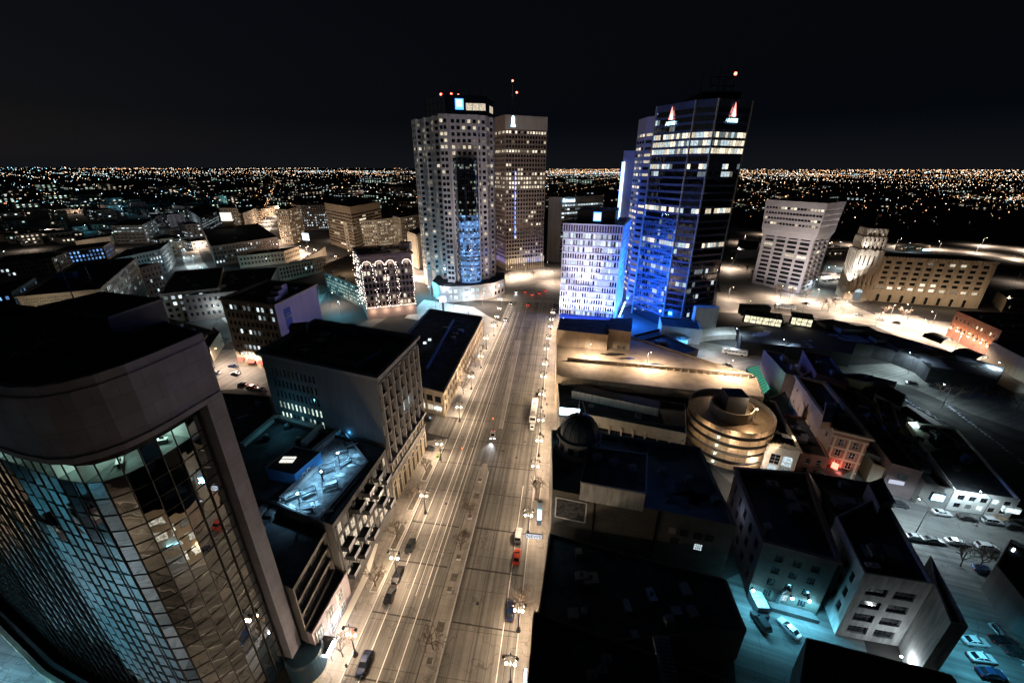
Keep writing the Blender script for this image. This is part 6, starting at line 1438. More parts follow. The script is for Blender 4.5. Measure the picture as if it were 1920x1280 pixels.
def fairy():
    h = 41.; WB2 = mat('fairy_stone', (.26, .2, .19), .8, var=.15, scale=1)
    c0 = (-90.5, 238); P = para(at(673, 479, h), at(664, 465, h), at(771, 473, h))
    A0, B0 = at(673, 479, h), at(771, 473, h)
    BK = at(663, 464, h); v_ = Vector((BK[0] - A0[0], BK[1] - A0[1])).normalized() * 30
    P = para(A0, (A0[0] + v_.x, A0[1] + v_.y), B0)
    sp = S(mat=WB2, bay=2.35, ww=1.6, wh=2.6, fl=4.1, zb=7.5, zt=5.5, lit=.04, rows={1: .6, 5: .55}, pal=LITW, mull=(2, 2), dp=.5, mg=.7)
    t = building('fairy_lit_building', 'dark ten-storey corner building hung with columns of fairy lights', P, h, WB2, sidewise(P, lambda nx, ny, L: sp if ny < .3 else None), cornice=(1.0, 1.2, .3), units=4)
    FB = emit('fairy_bulb', (1, .86, .72), 14)
    a, b = A0, B0; L = math.dist(a, b); u = ((b[0] - a[0]) / L, (b[1] - a[1]) / L)
    def W(x, z, d=.5): return (a[0] + u[0] * x + u[1] * d, a[1] + u[1] * x - u[0] * d, z)
    r = random.Random(4)
    for j, x in enumerate((0.3, 7, 8.2, 14, 15, 20.5, 21.5, L - .4)):
        q = MB(); z = 8.
        while z < h - 5:
            if r.random() < (.95 if j in (0, 7) else .7): q.octa(W(x + r.uniform(-.45, .45), z), .15, FB)
            z += r.uniform(.9, 1.9)
        q.build('light_string', t)
    for xc in (3.6, 11, 17.6, L - 3.6):          # the lit arches under the cornice
        q = MB(); r_ = 2.6
        for j in range(13): aa = math.pi * j / 12; q.octa(W(xc + r_ * math.cos(aa), h - 6.5 + r_ * math.sin(aa), .45), .13, FB)
        for j in range(12):
            a0, a1 = math.pi * j / 12, math.pi * (j + 1) / 12; q.bar(W(xc + r_ * math.cos(a0), h - 6.5 + r_ * math.sin(a0), .1), W(xc + r_ * math.cos(a1), h - 6.5 + r_ * math.sin(a1), .1), .5, TAN)
        q.build('arch_lights', t); light('POINT', W(xc, h - 5.6, 1.0), 60, (1, .85, .7), .2, t)
    q = MB()
    for j in range(34): q.octa(W(L * j / 33, 7.4), .14, FB)
    q.build('light_string', t)
    a2, b2 = (a[0] + v_.x, a[1] + v_.y), a; L2 = math.dist(a2, b2); u2 = ((b2[0] - a2[0]) / L2, (b2[1] - a2[1]) / L2)
    for k in range(4):
        q = MB()
        for j in range(50): q.octa((a2[0] + u2[0] * (L2 * (k + r.random()) / 4) + u2[1] * .5, a2[1] + u2[1] * (L2 * (k + r.random()) / 4) - u2[0] * .5, 8 + r.random() * 31), .15, FB)
        q.build('light_string', t)
    for k in range(4): light('POINT', W(L * (k + .5) / 4, 5, 2.5), 420, WARM, .3, t)
    q = MB(); x, y = at(760, 460, h + 2); q.box((x, y, h - .9), (7, 6, 5), BRK_T, 0, ROOF); q.build('lift_house', t); light('POINT', (x - 6, y - 3, h + 4), 500, WARM, .3, t)
fairy()
def courtyard():
    h = 15.; a, b, c = at(608, 510, h), at(677, 537, h), at(1, 1, 0)
    P = para(at(608, 510, h), at(678, 538, h), at(668, 470, h)); P = ccw([at(604, 498, h), at(609, 511, h), at(680, 540, h), at(700, 500, h), at(668, 470, h)])
    sp = S(mat=mat('green_grey_brick', (.1, .12, .11), .8), bay=2.4, ww=1.4, wh=1.5, fl=2.9, zb=1.0, zt=.8, lit=.85, pal=LITG, mull=(2, 2), mg=.6)
    t = building('courtyard_building', 'angled courtyard building with rows of pale green windows over the curved street', P, h, TYND, sidewise(P, lambda nx, ny, L: sp if (ny < -.3 and L > 20) else None), roof=ROOFT, units=4)
    light('POINT', (*at(650, 500, 20), 24), 1500, WARM, .5, t); light('POINT', (*at(625, 575, 3), 5), 600, TEAL, .4, t)
courtyard()
WH1 = S(bay=3.0, ww=1.5, wh=2.2, fl=3.9, zb=2, zt=1.2, lit=.16, pal=LITC, mull=(2, 2), dp=.35)
WHL = S(bay=3.2, ww=1.8, wh=1.9, fl=3.6, zb=1.5, zt=1.5, lit=.35, pal=LITC, mull=(2, 2), dp=.3)
WHW = S(bay=3.2, ww=1.7, wh=1.9, fl=3.7, zb=1.5, zt=1.5, lit=.25, pal=LITW, mull=(2, 2), dp=.3)
CH = dict(cap=60)
def W2_(base, **k): d = dict(base); d.update(k); return d
t, P, h = tb('mural_warehouse', 'big corner warehouse with arched windows and faded painted lettering on its side', (184, 542), (31, 556), (254, 483), 660, TYND, None, W2_(WH1, mat=TYND), cornice=(.6, .6, .1), units=3)
# arched-window side faces the right; lettering on the wall towards the camera
ii = min(range(4), key=lambda i: (P[i][0] + P[(i + 1) % 4][0]) * 0 + (P[(i + 1) % 4][1] - P[i][1]) * 0 + ((P[i][1] + P[(i + 1) % 4][1])))
for i in range(4):
    p_, q_ = P[i], P[(i + 1) % 4]; L = math.dist(p_, q_); nx, ny = (q_[1] - p_[1]) / L, (p_[0] - q_[0]) / L
    if ny < -.5: a, b = p_, q_
L = math.dist(a, b); u = ((b[0] - a[0]) / L, (b[1] - a[1]) / L)
q = MB(); q.face([(a[0] + u[0] * x + u[1] * .08, a[1] + u[1] * x - u[0] * .08, z) for x, z in ((L * .02, h - 12), (L * .98, h - 12), (L * .98, h - 1), (L * .02, h - 1))], CREAM); q.build('painted_panel', t)
for k, s in enumerate(('CANADIAN SPORTSWEAR', 'OLYMPIC PANT & SPORTSWEAR', 'GIRLS WORLD FASHIONS LTD', 'ARTHUR STREET FASHIONS', 'BROWN FASHIONS')):
    x = L * .36; o = text_part(s, 1.25, (a[0] + u[0] * x + u[1] * .2, a[1] + u[1] * x - u[0] * .2, h - 1.9 - 1.45 * k), (R(90), 0, math.atan2(u[1], u[0])), BLACK, t, .01, 'painted_lettering')
    wd = max(v.co.x for v in o.data.vertices) - min(v.co.x for v in o.data.vertices)
    f = min(2.2, L * .62 / wd); o.scale = (f, 1.0, 1)
light('POINT', (a[0] + u[0] * L * .4 + u[1] * 16, a[1] + u[1] * L * .4 - u[0] * 16, h - 2), 1500, (1, .86, .66), .4, t, 'wall_wash')  # added fill that makes the painted lettering readable, no lamp there
q = MB(); q.tube((*P[0], h), (*P[0], h + 7), .1, .06, METALG, 5); q.build('roof_mast', t)
x, y = at(170, 525, h); q = MB(); q.tube((x, y, h - .9), (x, y, h + 8), .12, .06, METALG, 5); q.build('roof_mast', t)
x, y = at(125, 513, h + 2); q = MB(); q.box((x, y, h - .9), (7, 5, 3.5), mat('blue_grey_metal', (.1, .16, .28)), .4); q.build('roof_house', t)
tb('corner_warehouse', 'tall corner warehouse whose windowed side faces the bluish street', (300, 467), (206, 487), (318, 452), 512, mat('dull_stone', (.24, .22, .21), .85, var=.2), W2_(WH1, mat=mat('dull_stone', (.24, .22, .21))), units=3, **CH)
tb('lower_corner_warehouse', 'lower windowed warehouse in front of the tall corner warehouse', (262, 502), (225, 505), (300, 492), 560, BRK_M, W2_(WH1, lit=.3), **CH)
tb('grey_garage_block', 'pale grey block with blank top floors and a few lit windows', (266, 422), (207, 423), (291, 410), 456, CONC, W2_(WHL, mat=CONC, lit=.15, bay=5, ww=3.6, wh=1.2), units=1, **CH)
tb('blue_windowed_brick', 'dark brick block with blue lit windows and a rounded cream cornice', (193, 462), (100, 473), (210, 452), 488, BRK_D, W2_(WH1, lit=.6, pal=LITB, fl=3.4), trim=CREAM, cornice=(.6, .8, .1), **CH)
tb('yellow_sided_store', 'low store with a warm yellow lit rear wall', (206, 443), (140, 452), (212, 437), 462, CREAM, None, units=2, **CH)
tb('left_stone_row', 'old stone row with paired windows at the left edge', (96, 484), (-40, 498), (134, 468), 512, TAN, WH1, units=3, **CH)
tb('far_left_shed', 'long dim shed at the left edge below the painted wall', (20, 548), (-60, 560), (66, 520), 600, BRK_D, W2_(WH1, lit=.3, pal=LITB), **CH)
t, P, h = tb('white_window_warehouse', 'dim tan warehouse with ten bright white windows and a fire escape', (298, 551), (409, 540), (328, 508), 605, TAN, W2_(WH1, mat=TAN, bay=3.6, ww=2.0, lit=.1, rows={0: .45, 1: .45, 2: .05, 3: 0}, fl=4), units=3)
for i in range(4):
    p_, q_ = P[i], P[(i + 1) % 4]; L = math.dist(p_, q_)
    if (p_[0] - q_[0]) / L < -.5:
        u = ((q_[0] - p_[0]) / L, (q_[1] - p_[1]) / L); q = MB()
        def Wf(x, z, d=.7): return (p_[0] + u[0] * x + u[1] * d, p_[1] + u[1] * x - u[0] * d, z)
        for k in range(3):
            z = 4 + k * 4; q.bar(Wf(L * .6, z), Wf(L * .8, z), .5, METAL); q.bar(Wf(L * (.6 if k % 2 else .8), z), Wf(L * (.8 if k % 2 else .6), z + 4), .3, METAL); q.bar(Wf(L * .6, z + 1), Wf(L * .8, z + 1), .08, METAL)
        q.build('fire_escape', t)
tb('long_dark_block', 'long dark block with a few lit windows below the bright street', (395, 462), (520, 444), (380, 430), 500, BRK_D, W2_(WH1, lit=.12), units=2, **CH)
tb('billboard_tower', 'block with one big white lit wall panel above a tan wall', (412, 390), (445, 390), (408, 383), 440, TAN, W2_(WHL, lit=.05), **CH)
x, y = at(428, 408, 25); q = MB(); a, b = at(415, 412, 30), at(442, 411, 30); h_ = height(428, 390, 440); 
tb('white_lit_office', 'dark office block speckled with white lit windows', (375, 430 - 22), (350, 392), (412, 392), 440, CONCD, W2_(WHL, lit=.45), **CH)
tb('slim_tan_flats', 'slim tan block of flats beside the bright main street', (455, 400), (440, 395), (480, 390), 430, TAN, WHW, **CH)
tb('tan_corner_flats', 'tan nine-storey corner block right of the bright main street', (538, 393), (515, 392), (562, 387), 458, TAN, WHW, **CH)
tb('brown_flats', 'brown nine-storey block behind the tan corner block', (563, 385), (545, 382), (612, 384), 432, BRK_D, W2_(WHL, lit=.3), **CH)
tb('banded_brown_tower', 'brown banded office block with a pale blank top', (656, 388), (608, 380), (712, 378), 474, mat('brown_band', (.27, .2, .13), .8), S(mat=mat('brown_band', (.27, .2, .13)), bay=9, ww=8.6, wh=1.7, fl=3.6, zb=4, zt=7, lit=.12, pal=LITW, mg=.3, mull=(6, 1)), **CH)
tb('octagon_cream_office', 'cream office block with clipped corner and rows of warm windows', (706, 412), (643, 416), (742, 408), 465, CREAM, W2_(WHW, mat=CREAM, lit=.45, bay=2.6, ww=1.3, wh=1.6, fl=3.4), units=1, **CH)
tb('columned_bank', 'cream bank with tall stone columns behind the stepped tower', (780, 440), (764, 434), (800, 430), 505, CREAM, S(mat=CREAM, bay=3, ww=1.6, wh=15, fl=19, lit=0, piers=(.8, 1.0)), **CH)
tb('cream_block', 'cream block between the clipped corner office and the bank', (750, 408), (736, 405), (785, 402), 470, CREAM, W2_(WHW, mat=CREAM, lit=.2), **CH)
tb('dark_stepped_roofs', 'dark low stepped roofs beside the mauve walled block', (500, 540), (340, 555), (520, 500), 585, BRK_D, W2_(WH1, lit=.02), units=8, **CH)
tb('grey_cornice_block', 'grey stone block with a small cornice behind the courtyard building', (548, 492), (520, 500), (610, 480), 520, TYND, W2_(WH1, mat=TYND, lit=.03), cornice=(.5, .5, .1), units=4, **CH)
tb('pale_gable_store', 'small store with a pale blank gable and a dark emblem', (575, 480), (560, 490), (610, 462), 500, CREAM, None, units=2, **CH)
tb('dim_stone_terrace', 'dim stone terrace block left of the lit billboard', (480, 470), (445, 480), (560, 462), 492, TAN, W2_(WH1, lit=.03), units=5, **CH)
bb = thing('lit_billboard', 'bright white billboard tilted above the dark roofs', 'billboard', (*at(573, 450, 12), 12)); x, y = at(573, 444, 16)
q = MB(); q.box((x, y, 12), (9, .5, 8), emit('billboard_glow', (.75, .85, 1), 2.2, .5, scale=.5), -.3); q.build('panel', bb); q = MB(); q.tube((x, y + .5, 0), (x, y + .5, 12), .4, .4, METAL); q.build('post', bb)
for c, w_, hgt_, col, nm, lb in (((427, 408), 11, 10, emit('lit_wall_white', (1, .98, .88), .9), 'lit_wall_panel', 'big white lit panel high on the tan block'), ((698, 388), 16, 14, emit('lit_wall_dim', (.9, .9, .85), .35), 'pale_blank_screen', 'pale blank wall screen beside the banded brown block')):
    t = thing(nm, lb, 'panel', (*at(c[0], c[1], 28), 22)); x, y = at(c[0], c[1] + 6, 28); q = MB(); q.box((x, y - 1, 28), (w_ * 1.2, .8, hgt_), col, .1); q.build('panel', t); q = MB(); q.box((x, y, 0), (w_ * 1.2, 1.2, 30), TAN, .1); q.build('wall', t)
# blocks near the crossing behind the glass tower
P, h = para(at(445, 745, 9), at(300, 700, 9), at(520, 735, 9)), 9
P = ccw([at(395, 735, 10), at(505, 742, 10), at(520, 800, 10), at(440, 830, 10)]); building('rear_black_roof', 'black flat roof between the glass tower and the grey office block', P, 10, BRK_D, [None] * 4, units=2)
P = para(at(392, 652, 8), at(378, 640, 8), at(413, 622, 8)); building('gabled_shop', 'small pale shop by the lit crossing behind the glass tower', P, 8, CREAM, [None] * 4, units=0)
P = para(at(330, 628, 12), at(240, 600, 12), at(400, 610, 12)); building('low_dim_roof', 'low dim roof behind the glass tower penthouse', P, 9, BRK_D, [None] * 4, units=3)
P = ccw([at(1382, 470, 9), at(1420, 468, 9), at(1425, 452, 9), at(1385, 448, 9)]); t = building('white_club_building', 'small white building with a dark wall sign between the towers', P, 9, WHITE, [None] * 4)
text_part('Y CLUB', 3.2, (*at(1378, 468, 7), 6.2), (R(90), 0, .1), WHITE, t, .1, 'wall_lettering').location.y -= 2.0
for (c0, c1, c2, bs, lb, nm) in (((1560, 470), (1545, 465), (1625, 468), 482, 'low warm lit depot behind the limestone tower', 'warm_depot'), ((1700, 464), (1680, 460), (1745, 460), 472, 'low shop with blue lit sign across the river flats', 'flats_shop'), ((1890, 560), (1870, 545), (1940, 556), 585, 'dark small block on green lit grass at the right edge', 'edge_block')):
    tb(nm, lb, c0, c1, c2, bs, TAN, WHW, units=0)
x, y = at(1735, 468, 6); q = MB(); q.box((x, y - 2, 5), (9, .5, 2), SIGNT, 0); o = q.build('shop_sign_blue', None, (x, y, 5)); o.name = 'blue_shop_sign'; tag(o, 'thin blue lit shop sign far out on the river flats', 'sign')
sheet('green_lawn', [A(1850, 545), A(1890, 540), A(1920, 560), A(1880, 575)], mat('lawn', (.06, .14, .03), .9, var=.3), .02)
light('POINT', (*at(1880, 558, 5), 8), 2500, (.7, 1, .5), .4, None, 'lawn_light')

# generic far blocks: each its own thing; a few windows lit
GX = [CONCD, BRK_D, TAN, TYND, BRK_M, CONC]
farg = 'dark low blocks spread across the far city'
FARW = [S(bay=4.5, ww=1.9, wh=1.8, fl=4, zb=1, zt=1, lit=l, pal=p, dp=.3, frame=None, mull=(1, 1)) for l, p in ((.25, LITC), (.3, LITW), (.5, LITG), (.15, LITW))]
for i in range(230):
    px = rnd.uniform(-20, 780) if i < 95 or i > 184 else rnd.uniform(1010, 1940); py = 335 + (rnd.random() ** .8) * (150 if px < 780 else 60)
    if px < 780 and py > 395 + .0 * px and 400 < px: py = rnd.uniform(335, 395)
    if px < 300 and py > 450: py -= 70
    if i > 184: py = rnd.uniform(345, 392)
    elif i >= 150: px, py = (rnd.uniform(-20, 130), rnd.uniform(425, 462)) if i % 2 else (rnd.uniform(300, 520), rnd.uniform(392, 425))
    if 1180 < px < 1400: continue
    x, y = at(px, py); k = y / 500.
    w_, d_, hh = rnd.uniform(14, 30) * max(k, .8), rnd.uniform(12, 22) * max(k, .8), rnd.choice((5, 6, 7, 9, 12, 16)) * (1 + .15 * k)
    if px > 1400: hh = min(hh, 8)
    an = R(-35) + rnd.uniform(-.1, .1) if px < 780 else rnd.uniform(0, 1.5); ca, sa = math.cos(an), math.sin(an)
    P = [(x + p * ca - q_ * sa, y + p * sa + q_ * ca) for p, q_ in ((-w_ / 2, -d_ / 2), (w_ / 2, -d_ / 2), (w_ / 2, d_ / 2), (-w_ / 2, d_ / 2))]
    sp = sp0 = rnd.choice(FARW); nearby = y < 900
    sp = dict(sp); sp['bay'] *= max(1, k); sp['ww'] *= max(1, k)
    wm_ = rnd.choice(GX); lb = '%s %s block with %s windows, %s' % ('tall' if hh > 10 else 'low', {CONCD.name: 'dark grey', BRK_D.name: 'dark brick', TAN.name: 'tan', TYND.name: 'pale stone', BRK_M.name: 'mauve brick', CONC.name: 'grey'}[wm_.name], ('cool white', 'warm', 'greenish', 'few warm')[FARW.index(sp0)],
        'far at the left edge' if px < 150 else 'far left of the main street' if px < 500 else 'between main street and towers' if px < 800 else 'far beyond the grey hotel' if px < 1300 else 'across the river flats' if px < 1650 else 'far at the right edge')
    building('far_block', lb, P, hh, wm_, sidewise(P, lambda nx, ny, L: sp if ny < 0 else None), cap=12, parapet=.4, group=farg)

# ------------------------------------------------------------------ the carpet of city lights to the horizon
FL = [emit('far_light_%s' % n_, c_, s_) for n_, c_, s_ in (('amber', (1, .52, .24), 3.2), ('white', (1, .80, .60), 4), ('cool', (.6, .88, 1), 4), ('teal', (.3, .75, 1), 4), ('red', (1, .2, .12), 4))]
def far_pts(n, r):
    out = []
    cl = [(r.uniform(-50, 1990), 317 + (r.random() ** 1.6) * 75, r.uniform(15, 70), r.uniform(2, 7)) for _ in range(46)]
    while len(out) < n:
        rr = r.random()
        if rr < .42:
            px, py = r.uniform(-80, 2010), 316 + abs(r.gauss(0, 1)) * (5 if r.random() < .5 else 9)
        elif rr < .75:
            c = r.choice(cl); px, py = r.gauss(c[0], c[2]), max(316, r.gauss(c[1], c[3]))
        else: px, py = r.uniform(-80, 2010), 317 + (r.random() ** 1.35) * 105
        right = px > 1380
        if right:
            if py > 400 and r.random() < .55: continue
        elif px > 1030:
            if py > 345 and r.random() < .85: continue
        else:
            if r.random() < (.78 if py < 352 else .4): continue
            if py > 395 and r.random() < .8: continue
        if right or px > 1030:
            mi = r.choices((0, 1, 2, 3, 4), (50, 34, 10, 3, 1))[0]
        elif px < 420: mi = r.choices((0, 1, 2, 3, 4), (20, 25, 28, 25, 1))[0]
        else: mi = r.choices((0, 1, 2, 3, 4), (38, 34, 16, 8, 1))[0]
        py += (px - 960) * .0026
        x, y = at(px, py)
        d = math.hypot(x, y); s_ = r.choice((.15, .2, .25, .3, .35, .45, .7)) * (1 if r.random() < .96 else 1.9)
        out.append((d, x, y, mi, s_))
    return out
rf = random.Random(11)
pts = sorted(far_pts(4300, rf))
for k in range(-26, 27):                       # the street grid of the plain, both ways
    for way in (0, 1):
        an = R(24) if way else R(-52); ca, sa = math.sin(an), math.cos(an); off_ = k * 430 + rf.uniform(-90, 90); br = rf.choice((0, 0, 0, 1, 1, 2)); den = rf.uniform(.35, 1)
        for j in range(150):
            s0 = 500 + j * 62; x, y = ca * s0 + sa * off_, sa * s0 - ca * off_
            d = math.hypot(x, y)
            if y < 1100 or abs(x) > y * 1.35 or rf.random() > den * (1 if x > 0 else .6): continue
            if x < 0 and rf.random() < .35: continue
            pts.append((d, x + rf.uniform(-6, 6), y, br if rf.random() < .8 else rf.choice((0, 1, 2)), rf.choice((.25, .35, .5))))
pts.sort()
# roads of light
for (p0, p1, n_, mi) in (((1380, 322), (1930, 318), 90, 0), ((640, 320), (775, 336), 60, 0), ((150, 317), (370, 317), 60, 0), ((400, 318), (600, 315), 40, 1), ((520, 335), (490, 425), 60, 0), ((1030, 320), (1180, 318), 80, 0), ((1400, 335), (1900, 352), 60, 1)):
    for i in range(n_):
        t_ = i / n_; px, py = lerp(p0, p1, t_); x, y = at(px + rf.uniform(-3, 3), max(315.6, py + rf.uniform(-1, 1))); pts.append((math.hypot(x, y), x, y, mi, .55))
pts.sort()
near, restp = pts[:290], pts[290:]
FM = {}
for d, x, y, mi, s_ in near:
    r_ = s_ * d / 765. * .95 + .0; key = (mi,)
    if key not in FM:
        q = MB(); q.octa((0, 0, 0), 1, FL[mi]); q.tube((0, 0, -14), (0, 0, -.6), .12, .12, METAL, 5); FM[key] = q.mesh('distant_lamp')
    o = bpy.data.objects.new('distant_lamp', FM[key]); C.objects.link(o); o.location = (x, y, r_ * 14 ); o.scale = (r_, r_, r_)
    tag(o, 'tiny distant street lamp shining in the plain of city lights', 'street light', 'distant street lamps in the plain of lights')
q = MB()
for d, x, y, mi, s_ in restp: q.octa((x, y, 8), s_ * d / 765. * .8, FL[mi])
o = q.build('distant_city_lights'); o['kind'] = 'stuff'; tag(o, 'carpet of tiny amber and white lights out to the horizon', 'city lights')
# bare woods and roofs that break up the light carpet
wm = mat('bare_woods', (.035, .032, .028), .95, var=.4, scale=.01); q = MB()
for i in range(5200):
    px, py = rf.uniform(-80, 2010), 319 + (rf.random() ** 1.2) * 85
    x, y = at(px, py); s_ = rf.uniform(3, 8) * max(1, y / 1500)
    hh = rf.uniform(6, 11) * (1 + y / 9000); 
    a0 = rf.random() * 6.28
    P = [(x + s_ * rf.uniform(.5, 1.1) * math.cos(a0 + 6.283 * j / 5), y + s_ * rf.uniform(.5, 1.1) * math.sin(a0 + 6.283 * j / 5)) for j in range(5)]
    for j in range(5): q.face([(*P[j], 0), (*P[(j + 1) % 5], 0), (x, y, hh)], wm)
o = q.build('far_woods'); o['kind'] = 'stuff'; tag(o, 'dark bare treetops between the far city lights', 'woods')

# ------------------------------------------------------------------ cars
def paint(name, c): 
    if name in MT: return MT[name]
    m, n, l, b = nodes(name); b.inputs['Base Color'].default_value = (*c, 1); b.inputs['Roughness'].default_value = .28; b.inputs['Metallic'].default_value = .25
    b.inputs['Coat Weight'].default_value = .8; b.inputs['Coat Roughness'].default_value = .08; MT[name] = m; return m
TYRE = mat('tyre_rubber', (.02, .02, .02), .9); RIMM = mat('alloy_rim', (.45, .45, .46), .35, metal=.8)
HL = emit('headlight_glass', (.9, .95, 1), .02, base=(.6, .6, .6)); HLON = emit('headlight_on', (.95, .97, 1), 30); TLG = emit('tail_light_glass', (1, .05, .03), .1, base=(.35, .02, .02)); TLON = emit('tail_light_on', (1, .07, .04), 10)
def make_car(pm, kind='sedan', on=None):
    t = thing('parked_car', '-', 'car', (0, 0, 0)); Lh = 2.3
    if kind == 'sedan': ST = [(-2.3, .78, .45, .82, 0, 0), (-2.15, .86, .30, .95, 0, 0), (-1.5, .90, .28, 1.0, 0, 0), (1.0, .90, .28, .98, 0, 0), (2.0, .86, .30, .82, 0, 0), (2.3, .72, .42, .66, 0, 0)]; CB = [(-1.75, 1.0, .72), (-1.1, 1.42, .62), (.25, 1.45, .62), (1.05, .99, .74)]
    else: ST = [(-2.35, .84, .45, 1.0, 0, 0), (-2.25, .92, .32, 1.1, 0, 0), (-1.5, .94, .3, 1.12, 0, 0), (1.1, .94, .3, 1.08, 0, 0), (2.1, .9, .34, .98, 0, 0), (2.35, .8, .45, .8, 0, 0)]; CB = [(-2.2, 1.12, .82), (-1.85, 1.72, .72), (.45, 1.76, .72), (1.2, 1.1, .82)]
    q = MB(); rings = []
    for x, hw, zl, zh, _, _ in ST:
        rings.append([(-hw * .92, x, zl), (-hw, x, zl + .18), (-hw, x, zh - .16), (-hw * .88, x, zh), (hw * .88, x, zh), (hw, x, zh - .16), (hw, x, zl + .18), (hw * .92, x, zl)])
    for a_, b_ in zip(rings, rings[1:]):
        for i in range(8): q.face([a_[i], a_[(i + 1) % 8], b_[(i + 1) % 8], b_[i]], pm)
    q.face(rings[0], pm); q.face(rings[-1][::-1], pm); q.build('body', t, (0, 0, 0))
    q = MB(); gq = MB(); rf_ = [(-w_, x, z) for x, z, w_ in CB]; lf_ = [(w_, x, z) for x, z, w_ in CB]
    b0 = CB[0][2]; q.face([rf_[1], rf_[2], lf_[2], lf_[1]][::-1], pm)
    for (p_, n2) in ((0, 1), (2, 3)): gq.face([rf_[p_], rf_[n2], lf_[n2], lf_[p_]], DGL)
    for f_ in (rf_, lf_): gq.face([f_[0], f_[1], f_[2], f_[3]], DGL)
    for f_ in (rf_, lf_):
        for p_, n2 in ((0, 1), (1, 2), (2, 3)): q.bar(f_[p_], f_[n2], .09, pm)
    m_ = lerp(CB[1], CB[2], .5)
    for sg in (-1, 1): q.bar((sg * m_[2], m_[0], m_[1]), (sg * .88, m_[0], 1.0), .09, pm)
    q.build('roof', t, (0, 0, 0)); gq.build('windows', t, (0, 0, 0)).name = 'glazing'
    for sx in (-1, 1):
        for y_ in (-1.4, 1.42):
            w_ = MB(); w_.tube((sx * .72, y_, .33), (sx * .94, y_, .33), .33, .33, TYRE, 14); w_.tube((sx * .9, y_, .33), (sx * .955, y_, .33), .2, .19, RIMM, 10); w_.build('wheel', t, (0, 0, 0))
        w_ = MB(); w_.box((sx * .62, 2.2, .58), (.34, .16, .14), HLON if on else HL); w_.build('headlight', t, (0, 0, 0))
        w_ = MB(); w_.box((sx * .66, -2.26, .72), (.3, .1, .16), TLON if on else TLG); w_.build('taillight', t, (0, 0, 0))
        w_ = MB(); w_.box((sx * 1.0, .8, .98), (.2, .12, .14), pm); w_.build('mirror', t, (0, 0, 0))
    return t
COL = dict(white=(.75, .76, .78), black=(.015, .015, .018), navy=(.008, .018, .055), silver=(.45, .46, .48), grey=(.16, .165, .17), red=(.45, .05, .02), blue=(.015, .045, .13), dark=(.04, .045, .05))
proto = {}
def car(px, py, hd, col, label, kind='sedan', on=None, group=None, z=0, xy=None):
    k = (col, kind, on); x, y = xy or at(px, py, z)
    if k not in proto:
        t = make_car(paint('car_paint_' + col, COL[col]), kind, on); proto[k] = t
    else: t = dup(proto[k], (0, 0, 0))
    t.location = (x, y, .02 + z); t.rotation_euler = (0, 0, hd); t['label'] = label
    if group: t['group'] = group
    return t
AH = -TH
GA = 'cars along the avenue'
for px, py, hd, c_, lb, kd in [(683, 1246, math.pi + AH, 'navy', 'dark blue car parked by the near left kerb lamp', 'sedan'), (731, 1118, math.pi + AH, 'black', 'black car parked at the left kerb, third from the glass tower', 'sedan'), (746, 1080, math.pi + AH, 'black', 'black car parked nose to tail behind another black car at the left kerb', 'sedan'), (769, 1026, math.pi + AH, 'dark', 'dark car parked alone beside the narrow planter', 'sedan'),
                                (972, 1006, AH, 'silver', 'silver roofed car parked behind the orange car', 'suv'), (969, 1046, AH, 'red', 'orange-red car at the right kerb', 'sedan'), (957, 1148, AH, 'navy', 'dark car parked by the lone kerb lamp on the right', 'sedan'), (998, 801, AH, 'white', 'white car behind the white bus', 'sedan'), (1008, 740, AH, 'dark', 'dark car just ahead of the white bus', 'sedan')]:
    car(px, py, hd, c_, lb, kd, None, GA)
t = car(924, 818, math.pi + AH + .12, 'silver', 'silver car coming down the avenue with its headlights on', 'sedan', 1); x, y = at(924, 818)
light('SPOT', (x - .2, y - 2.6, .9), 1600, (.9, .95, 1), .2, None, 'headlight_beam', (x - 2.2, y - 16, 0), 60)
for px, py, hd, lb in [(985, 548, AH, 'car with lit tail lights waiting at the crossing beside the median'), (998, 553, AH, 'car with lit tail lights in the second lane before the crossing'), (1011, 550, AH, 'car with lit tail lights in the third lane before the crossing'), (1022, 545, AH, 'car with lit tail lights in the kerb lane before the crossing'), (990, 572, AH, 'car with lit tail lights at the back of the queue before the crossing'),
                       (958, 570, math.pi + AH, 'car with headlights on leaving the crossing towards the camera'), (948, 600, math.pi + AH, 'second car with headlights on coming from the crossing'), (968, 548, math.pi + AH, 'car with headlights on just entering the avenue')]:
    car(px, py, hd, 'dark', lb, 'sedan', 1, GA); x, y = at(px, py)
    if hd > 1: light('SPOT', (x, y - 2.6, .9), 700, (.95, .95, 1), .2, None, 'headlight_beam', (x - 1.5, y - 14, 0), 60)
    else: light('POINT', (x, y - 3.0, .9), 30, (1, .08, .04), .2, None, 'tail_glow')
for px, py, k_, pw in [(818, 586, 't', 1500), (850, 578, 'c', 1800), (878, 588, 'c', 1800), (905, 572, 'w', 4200), (925, 556, 'w', 4600), (955, 522, 'w', 7000), (985, 515, 'w', 7000), (1025, 512, 'w', 6000), (940, 540, 'w', 4600), (808, 560, 't', 2000), (1040, 530, 'w', 2000)]:
    x, y = at(px, py); tall(k_, x, y, rnd.uniform(0, 6), {'w': 'warm street light at the big crossing below the towers', 'c': 'white plaza light below the stepped tower', 't': 'bluish plaza light beside the stepped tower'}[k_], pw, 1, 'lights around the big crossing')
for px, py, hd, c_ in [(800, 787, R(80), 'dark'), (803, 843, R(80), 'dark')]: car(px, py, hd, c_, 'dark car at the mouth of the left side street by the %s' % ('cream shop corner' if py < 800 else 'grey office block'), 'sedan')
GL_ = 'cars parked along the lower street'
D1 = Vector((at(1900, 985)[0] - at(1760, 965)[0], at(1900, 985)[1] - at(1760, 965)[1])); h1 = math.atan2(D1.y, D1.x) - math.pi / 2
